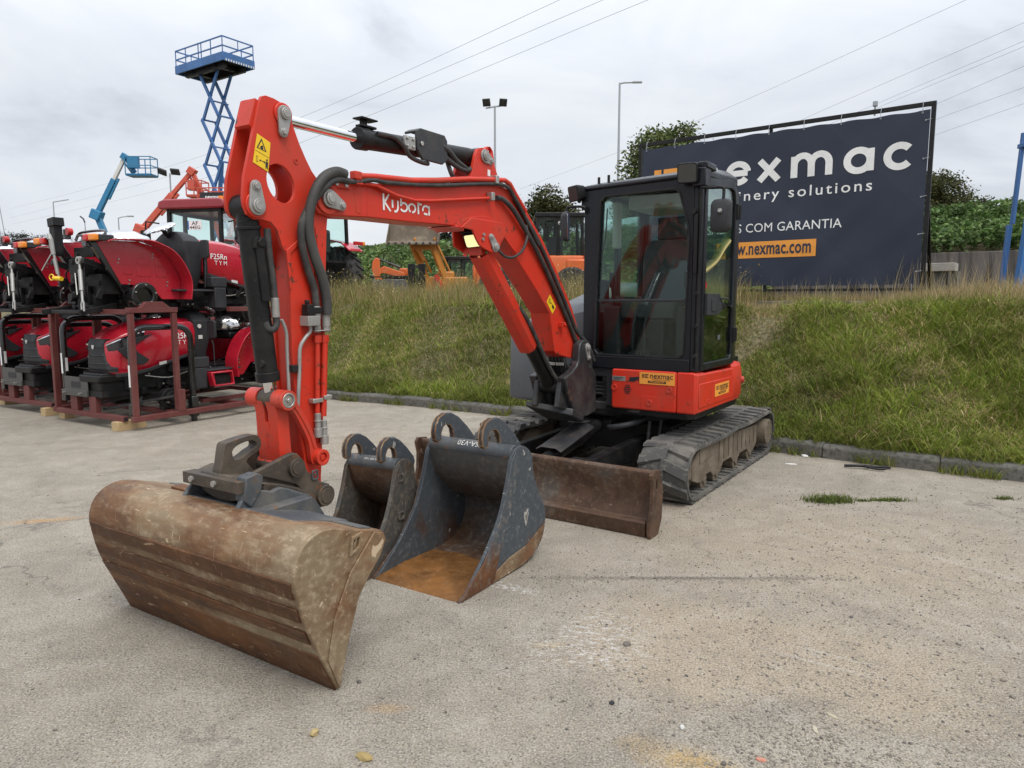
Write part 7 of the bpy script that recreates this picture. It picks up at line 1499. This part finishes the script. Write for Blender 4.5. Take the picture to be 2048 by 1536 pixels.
# ------------------------------------------------------------------ trees
def tree(name, label, base, h, clumps, n, leaf, cols, grp=None, tr=.16, bare=.35, seed=1):
    """clumps: (dx, dy, z, rx, rz); each gets a limb, and leaves gathered in tufts so that sky shows between them"""
    rs = np.random.default_rng(seed); T = thing(name, label, 'tree', Matrix.Translation(base), grp); q = MB()
    top = max(c[2] for c in clumps); q.tube([(0, 0, -.3), (.05 * h * .1, 0, h * bare), (.1, .05, h * .7), (0, 0, top)], tr, 8, 5, rf=lambda t: 1 - .8 * t)
    C = []; K = []
    for (dx, dy, z, rx, rz) in clumps:
        b0 = Vector((0, 0, max(h * bare * .8, z - rz * 1.2 - abs(dx) * .4))); q.tube([b0, b0.lerp(Vector((dx, dy, z)), .5) + Vector((0, 0, -.1)), (dx, dy, z)], tr * .42, 6, 4, rf=lambda t: 1 - .7 * t)
        nt = max(6, int(n * rx * rz / sum(c[3] * c[4] for c in clumps) / 38)); u = rs.normal(size=(nt, 3)); u /= np.linalg.norm(u, axis=1)[:, None]; u *= rs.uniform(.35, 1.0, (nt, 1)) ** .5
        ce = np.array([dx, dy, z]) + u * np.array([rx, rx, rz])
        for c in ce[:7]: q.tube([(dx, dy, z), tuple((c + np.array([dx, dy, z])) / 2), tuple(c)], tr * .10, 4)
        tone = rs.uniform(.6, 1.25, (nt, 1))
        for j in range(nt):
            m = 38; C.append(ce[j] + rs.normal(size=(m, 3)) * np.array([1, 1, .6]) * leaf * 2.6); k = hue(m, cols); K.append(k * tone[j])
    q.done('trunk', M['bark'], T); foliage('crown', np.concatenate(C), leaf, np.concatenate(K), T); return T
GA = [(.075, .105, .028), (.12, .15, .045), (.06, .085, .022), (.17, .19, .07)]
GD = [(.045, .060, .018), (.08, .09, .028), (.035, .045, .015), (.11, .10, .035)]
tree('broadleaf_tree', 'tall loose crowned tree rising behind the left end of the banner', (5.35, 27, YZ0), 5.8, [(0, 0, 5.4, .95, 1.0), (-.55, .1, 4.5, .8, .8), (-.7, .1, 3.4, .7, .9), (-.6, 0, 2.4, .8, .8), (.8, 0, 4.6, .9, .9), (-.4, 0, 3.1, .8, .7), (.2, .3, 3.6, 1.1, .9), (.9, .2, 6.0, .6, .45), (-.2, .0, 2.2, 1.0, .7)], 22000, .085, GA, seed=3)
tree('broadleaf_tree', 'rounded olive tree beyond the orange machine, left of the excavator cab', (2.25, 44, 3.6), 4.9, [(0, 0, 3.9, 1.0, .8), (-.7, 0, 3.4, .8, .7), (.75, 0, 3.3, .9, .7), (.0, .2, 2.7, 1.4, .7), (1.2, 0, 2.8, .6, .5)], 6500, .11, GD + [(.10, .09, .04)], seed=5)
tree('broadleaf_tree', 'dark dense tree on the road bank just right of the banner', (15.5, 26.6, 4.4), 2.0, [(0, 0, 1.25, .85, .45), (.5, 0, .95, .75, .4), (-.5, 0, 1.3, .8, .4), (.95, .1, .55, .5, .3), (0, 0, .6, 1.1, .4)], 8000, .06, GD + [(.10, .10, .03)], seed=6, tr=.12)
tree('small_tree', 'small grey green shrub tree on the road bank skyline, right of the dark tree', (17.3, 27, 4.4), .9, [(0, 0, .55, .45, .3), (.3, 0, .4, .35, .2)], 1500, .06, GD, seed=8, tr=.05)
T = tree('pine_tree', 'dark pine with flat branches, seen below the boom behind the loader bucket', (-5.35, 58, 4.0), 6.5, [(0, 0, 5.6, 1.0, .3), (-.6, 0, 4.7, .9, .22), (.8, 0, 4.4, .9, .22), (-.9, .2, 3.6, .9, .2), (.7, 0, 3.2, 1.0, .2), (-.3, 0, 2.5, 1.2, .2), (.6, 0, 1.9, .9, .2)], 5000, .11, [(.016, .026, .016), (.03, .04, .022)], seed=9, tr=.2)
for i, (x, y, h, lb) in enumerate(((-80, 112, 9.5, 'far dark tree at the left photo edge, behind the pylon foot'), (-75.5, 110, 10.2, 'far dark tree with spreading top, third from the left photo edge'), (-77.8, 116, 9.2, 'far dark tree beside the pylon, second from the left photo edge'), (-72, 112, 10.0, 'far dark tree above the gap between the upper tractors'), (-69, 116, 9.6, 'rightmost of the far dark trees on the left skyline'))):
    tree('skyline_tree', lb, (x, y, 1.5), h, [(0, 0, h - .5, 1.7, .35), (-1.4, 0, h - 1.3, 1.5, .35), (1.4, 0, h - 1.1, 1.6, .3), (0, 0, h - 2.2, 2.2, .5), (-.8, 0, h - 3.2, 2.2, .6)], 2600, .16, [(.03, .04, .03), (.05, .055, .045)], 'far trees on the left skyline', .18, .5, 20 + i)

# ------------------------------------------------------------------ grass, weeds, ferns
def scat(n, kx0, kx1, t0, t1, keep=None):
    kx = rng.uniform(kx0, kx1, n); t = rng.uniform(t0, t1, n)
    if keep is not None: m = keep(kx, t); kx, t = kx[m], t[m]
    return kx, t
def spot(kx, t, dz=0): P = k2w(kx, kerb_ky(kx) + t); return np.concatenate([P, (bank_z(kx, t) + dz)[:, None]], 1)
def clump(x, y, f=1.0, s=0.0): return .5 + .5 * np.clip(.6 * np.sin(f * (2.1 * x + 1.3 * y) + s) + .5 * np.sin(f * (4.7 * y - 2.9 * x) + 2 * s) + .35 * np.sin(f * (9.1 * x + 7.3 * y) + s), -1, 1)
GR = [(.148, .178, .025), (.195, .205, .038), (.105, .145, .020), (.245, .228, .070), (.128, .162, .027)]
ST = [(.38, .30, .155), (.31, .245, .115), (.45, .36, .19), (.32, .22, .12)]
# short turf over the whole bank
kx, t = scat(330000, -13.5, 4.5, .16, 4.2, lambda a, b: rng.random(len(a)) > .80 * path_mask(a, b))
far = np.clip((kx + 13.5) / 18, 0, 1); c = clump(kx, t, 1.3); N = len(kx)
col = hue(N, GR); st = rng.random(N) < .05 + .15 * (1 - c) + .32 * (clump(kx, t, 2.7, 7) < .2) + .5 * path_mask(kx, t); col[st] = hue(st.sum(), ST); br_ = clump(kx, t, .7, 2)[:, None]; col = col * (.62 + .68 * br_)
h = (.048 + .07 * c * clump(kx, t, 3.1, 4)) * rng.uniform(.5, 1.4, N) * (1 + .7 * sstep(kx, -4.5, -1.5)); col = col * 1.12; tag(blades('bank_turf', spot(kx, t, -.01), h, np.full(N, .0085), rng.uniform(.5, 1.5, N), col), kind='stuff')
# longer rough grass in tussocks, mostly on the right
kx, t = scat(190000, -13, 4.5, .09, 3.4, lambda a, b: (rng.random(len(a)) < (.10 + .55 * sstep(a, -3.6, -2.2)) * clump(a, b, 2.1, 1) ** 1.5 * 1.5 + .75 * (b < .42)) & (rng.random(len(a)) > path_mask(a, b) * 1.2)); N = len(kx)
col = hue(N, [(.138, .196, .020), (.185, .228, .030), (.104, .156, .016), (.235, .24, .05)]); st = rng.random(N) < .10; col[st] = hue(st.sum(), ST)
tag(blades('rough_grass', spot(kx, t, -.02), rng.uniform(.10, .30, N) * (.7 + .5 * clump(kx, t, 1.7)), np.full(N, .0085), rng.uniform(.4, 1.5, N), col * (.62 + .72 * clump(kx, t, .9, 3)[:, None])), kind='stuff')
# dry straw grass on the crest, right
kx, t = scat(95000, -6.0, 5, 2.75, 8.5, lambda a, b: rng.random(len(a)) < sstep(a, -6, -4.6) * (.35 + .65 * clump(a, b, 1.6)) * (1 - .8 * ((b > 4.6) & (b < 6.0) & (a < -2.4) & (a > -7.5))) * np.where(b > 3.4, 1, .16)); N = len(kx)
col = hue(N, ST); g_ = rng.random(N) < .10; col[g_] = hue(g_.sum(), GR)
hh = rng.uniform(.10, .34, N) * (1 + .55 * sstep(kx, -2.3, -1)); m_ = (kx < -2.25) & (t < 5.8); hh[m_] *= .45
tag(blades('dry_grass', spot(kx, t, -.02), hh, np.full(N, .006), rng.uniform(.15, .8, N), col), kind='stuff')
# tall flowering weeds along the crest, left of the cab
kx, t = scat(75000, -26, -4.6, 2.2, 6.5, lambda a, b: rng.random(len(a)) < clump(a, b, 1.9, .5) * (.25 + .75 * sstep(b, 2.5, 3.1))); N = len(kx)
col = hue(N, GR[:3] + ST + [(.24, .19, .08), (.20, .14, .06)]); tag(blades('tall_weeds', spot(kx, t, -.02), rng.uniform(.14, .80, N) * (.42 + .52 * clump(kx, t, 1.1, 1)) * (1 + .25 * sstep(t, 2.8, 3.6)), np.full(N, .008), rng.uniform(.1, .7, N), col), kind='stuff')
kx, t = scat(2600, -22, -4.6, 2.5, 5.5); P = spot(kx, t); P[:, 2] += rng.uniform(.2, .78, len(P)); col = hue(len(P), [(.55, .42, .03), (.40, .33, .16), (.30, .22, .10), (.5, .48, .30)]); tag(foliage('weed_heads', P, .018, col), kind='stuff')
# sparse seed stalks in front of the banner and on the right crest
kx, t = scat(1500, -6, 4.5, 2.9, 6.5); N = len(kx); tag(blades('seed_stalks', spot(kx, t), rng.uniform(.3, .75, N) * np.where((kx < -2.2), .7, 1), np.full(N, .006), rng.uniform(.05, .35, N), hue(N, ST)), kind='stuff')
# ferns on the road bank, right, and low scrub on the bank to the left
FN = [(.085, .155, .038), (.13, .205, .055), (.055, .11, .026), (.18, .25, .09)]
kx, t = scat(42000, -8.6, 11, 16.42, 21.2); ce = spot(kx[:2600], t[:2600]); C = []; K = []
for j in range(2600):
    a = rng.uniform(0, 6.28); L = rng.uniform(.35, .75); s = np.linspace(0, 1, 26); x = np.stack([np.cos(a) * L * s, np.sin(a) * L * s, .5 * np.sin(s * 2.2) * L * 1.2 + rng.uniform(.05, .3)], 1); x += rng.normal(size=x.shape) * .03
    C.append(ce[j] + x); K.append(hue(26, FN, .15) * rng.uniform(.55, 1.25))
tag(foliage('fern_cover', np.concatenate(C), .085, np.concatenate(K)), kind='stuff')
kx, t = scat(60000, -48, -8, 14.2, 22.5); P = spot(kx, t); P[:, 2] += rng.random(len(P)) ** 2 * .6; tag(foliage('bank_scrub', P, .13, hue(len(P), FN + [(.12, .14, .05)]) * (.6 + .7 * clump(kx, t, .8)[:, None])), kind='stuff')
# weeds creeping over the kerb and round the tractor crates
kx, t = scat(16000, -11, 4.5, -.07, .17, lambda a, b: (clump(a, 0 * b, 3.3) > .58 - .14 * (a > -3))); N = len(kx); P = spot(kx, t); P[:, 2] = np.where(t > .0, .135, .005); tag(blades('kerb_weeds', P, rng.uniform(.03, .16, N), np.full(N, .007), rng.uniform(.3, 1.2, N), hue(N, GR)), kind='stuff')
def tuft(label, x, y, rx, ry, n, h):
    a = rng.normal(size=(n, 2)) * .5; P = np.stack([x + a[:, 0] * rx, y + a[:, 1] * ry, 0 * a[:, 0]], 1); o = blades('grass_tuft', P, rng.uniform(.3, 1, n) * h, np.full(n, .006), rng.uniform(.4, 1.2, n), hue(n, [(.08, .12, .02), (.11, .15, .03), (.14, .15, .05)])); tag(o, label, 'grass tuft', 'grass tufts on the open ground')
tuft('largest green grass tuft on the gravel, right of the excavator track', 2.46, 5.35, .17, .07, 650, .075); tuft('flat green grass tuft on the gravel, right of the largest tuft', 2.93, 5.37, .16, .03, 320, .04); tuft('small grass tuft near the right photo edge', 3.86, 5.42, .08, .03, 140, .035); tuft('thin trace of grass beside the largest tuft, nearer the track', 2.72, 5.36, .06, .02, 90, .03)

# ------------------------------------------------------------------ stones and litter
def pebbles(n, f, name):
    B_ = []
    for k in range(6):
        b = bmesh.new(); bmesh.ops.create_icosphere(b, subdivisions=1, radius=1)
        for v in b.verts: v.co = Vector((v.co.x, v.co.y * random.uniform(.6, 1), v.co.z * .6)) * (1 + .35 * noise.noise(v.co * 1.6 + Vector((k * 5, 0, 0))))
        B_.append((np.array([v.co[:] for v in b.verts]), np.array([[v.index for v in fc.verts] for fc in b.faces]))); b.free()
    V, F, K, o = [], [], [], 0
    for i in range(n):
        x, y, s = f(); vv, ff = B_[i % 6]; a = random.uniform(0, 6.28); c_, s_ = math.cos(a), math.sin(a); w = vv * s; V.append(np.stack([w[:, 0] * c_ - w[:, 1] * s_ + x, w[:, 0] * s_ + w[:, 1] * c_ + y, w[:, 2] + s * .25], 1)); F.append(ff + o); o += len(vv)
        k = random.choice(((.20, .18, .15), (.24, .22, .18), (.31, .28, .23), (.38, .34, .28), (.10, .09, .08), (.27, .235, .19), (.25, .21, .16), (.29, .25, .19))); K.append(np.tile(np.array(k) * random.uniform(.7, 1.15), (len(vv), 1)))
    return set_mesh(name, np.concatenate(V), np.concatenate(F), np.concatenate(K), M['stone'], 3)
t_ = NT('stone'); a_ = t_.n.new('ShaderNodeAttribute'); a_.attribute_name = 'Col'; nz = t_.noise(90, 4); t_.set(col=t_.mix(t_.math('MULTIPLY', nz, .6), a_.outputs['Color'], (.2, .18, .16)), rough=.95); M['stone'] = t_.m
def fpos():
    r = random.random()
    if r < .40: x, y = random.gauss(1.3, .85), random.gauss(2.85, .85)
    elif r < .58: x, y = random.gauss(2.6, .9), random.gauss(4.4, 1.0)
    elif r < .63: x, y = random.uniform(.1, 1.95), random.gauss(3.82, .03)
    elif r < .75: x, y = random.gauss(.95, .22), random.gauss(2.2, .18)
    else: x, y = random.uniform(-4, 4.2), random.uniform(1.9, 6.5)
    return x, max(1.7, y), .0020 + .0062 * random.random() ** 4 + (.007 * random.random() if random.random() < .02 else 0)
tag(pebbles(17000, fpos, 'loose_gravel'), kind='stuff')
def stone(label, x, y, s, col, name='stone', cat='stone', sc=(1, .8, .7)):
    q = MB(); b = bmesh.new(); bmesh.ops.create_icosphere(b, subdivisions=2, radius=1)
    for v in b.verts: v.co = Vector((v.co.x * sc[0], v.co.y * sc[1], v.co.z * sc[2])) * (1 + .4 * noise.noise(v.co * 1.3 + Vector((x * 9, y * 7, 0)))) 
    me = bpy.data.meshes.new('s'); b.to_mesh(me); b.free(); q.mesh(me, Matrix.Diagonal((s, s, s, 1))); o = q.done(name, paint(name + '_' + cat.replace(' ', '_') + str(int(x * 100)), col, .9, tuple(c * .5 for c in col), .5, 40, bump=.3), ang=25); o.location = (x, y, s * sc[2] * .6); o.rotation_euler.z = x * 7; tag(o, label, cat)
stone('tan stone lying alone on the asphalt near the bottom edge', -.71, 2.385, .019, (.40, .30, .14)); stone('black pebble in the lower middle of the ground', .385, 2.58, .011, (.03, .03, .035)); stone('pink brick chip on the ground near the bottom edge', .845, 2.24, .014, (.50, .22, .15), sc=(1.3, .7, .4))
stone('white stone in the bottom middle of the ground', .62, 2.42, .012, (.55, .54, .5)); stone('pale flat wood chip beside the dark patch, upper one', 1.20, 2.5, .016, (.42, .37, .26), 'wood_chip', 'wood chip', (1.4, .5, .2)); stone('pale flat wood chip beside the dark patch, lower left one', 1.10, 2.41, .018, (.45, .40, .30), 'wood_chip', 'wood chip', (1.5, .5, .25))
stone('flat white scrap lying at the bottom right of the ground', 1.23, 2.16, .03, (.62, .62, .6), 'paper_scrap', 'litter', (1, .8, .06)); stone('crumbled straw coloured clod at the bottom edge', -.50, 2.25, .022, (.34, .25, .10), 'dirt_clod', 'clod', (1.5, .8, .5)); stone('dark grey stone in the tan dust patch', .52, 3.05, .018, (.17, .15, .13))
stone('crumpled white plastic scrap nearest the track, by the kerb', 2.92, 6.95, .04, (.7, .7, .68), 'plastic_scrap', 'litter', (1.2, .8, .3)); stone('greyish crushed cup by the kerb on the right', 3.30, 6.88, .05, (.6, .6, .58), 'crushed_cup', 'litter', (1, .8, .7)); stone('small white paper scrap on the ground before the kerb', 2.66, 6.62, .04, (.7, .7, .68), 'paper_scrap', 'litter', (1.4, .6, .05))
q = MB(); q.tube([(-.17, .05, .02), (-.05, .0, .03), (.1, .02, .015), (.22, -.03, .02)], .014, 6, 4); q.tube([(-.02, .0, .03), (.06, -.08, .02), (.14, -.09, .02)], .011, 6, 3); o = q.done('broken_stick', M['black2']); o.location = (3.26, 6.42, 0); tag(o, 'dark broken stick lying on the ground near the kerb', 'stick')
M['castiron'] = paint('cast_iron', (.12, .105, .09), .8, (.2, .17, .13), .6, 8)
q = MB(); q.cyl((0, 0, 0), (0, 0, .012), .26, .25, seg=36)
for k in range(5): q.ring((0, 0, .012), (0, 0, .016), .05 + .045 * k, .035 + .045 * k, 28)
o = q.done('manhole_cover', M['castiron']); o.location = (-2.72, 8.2, 0); tag(o, 'round iron cover set in the ground just right of the excavator arm', 'manhole cover')
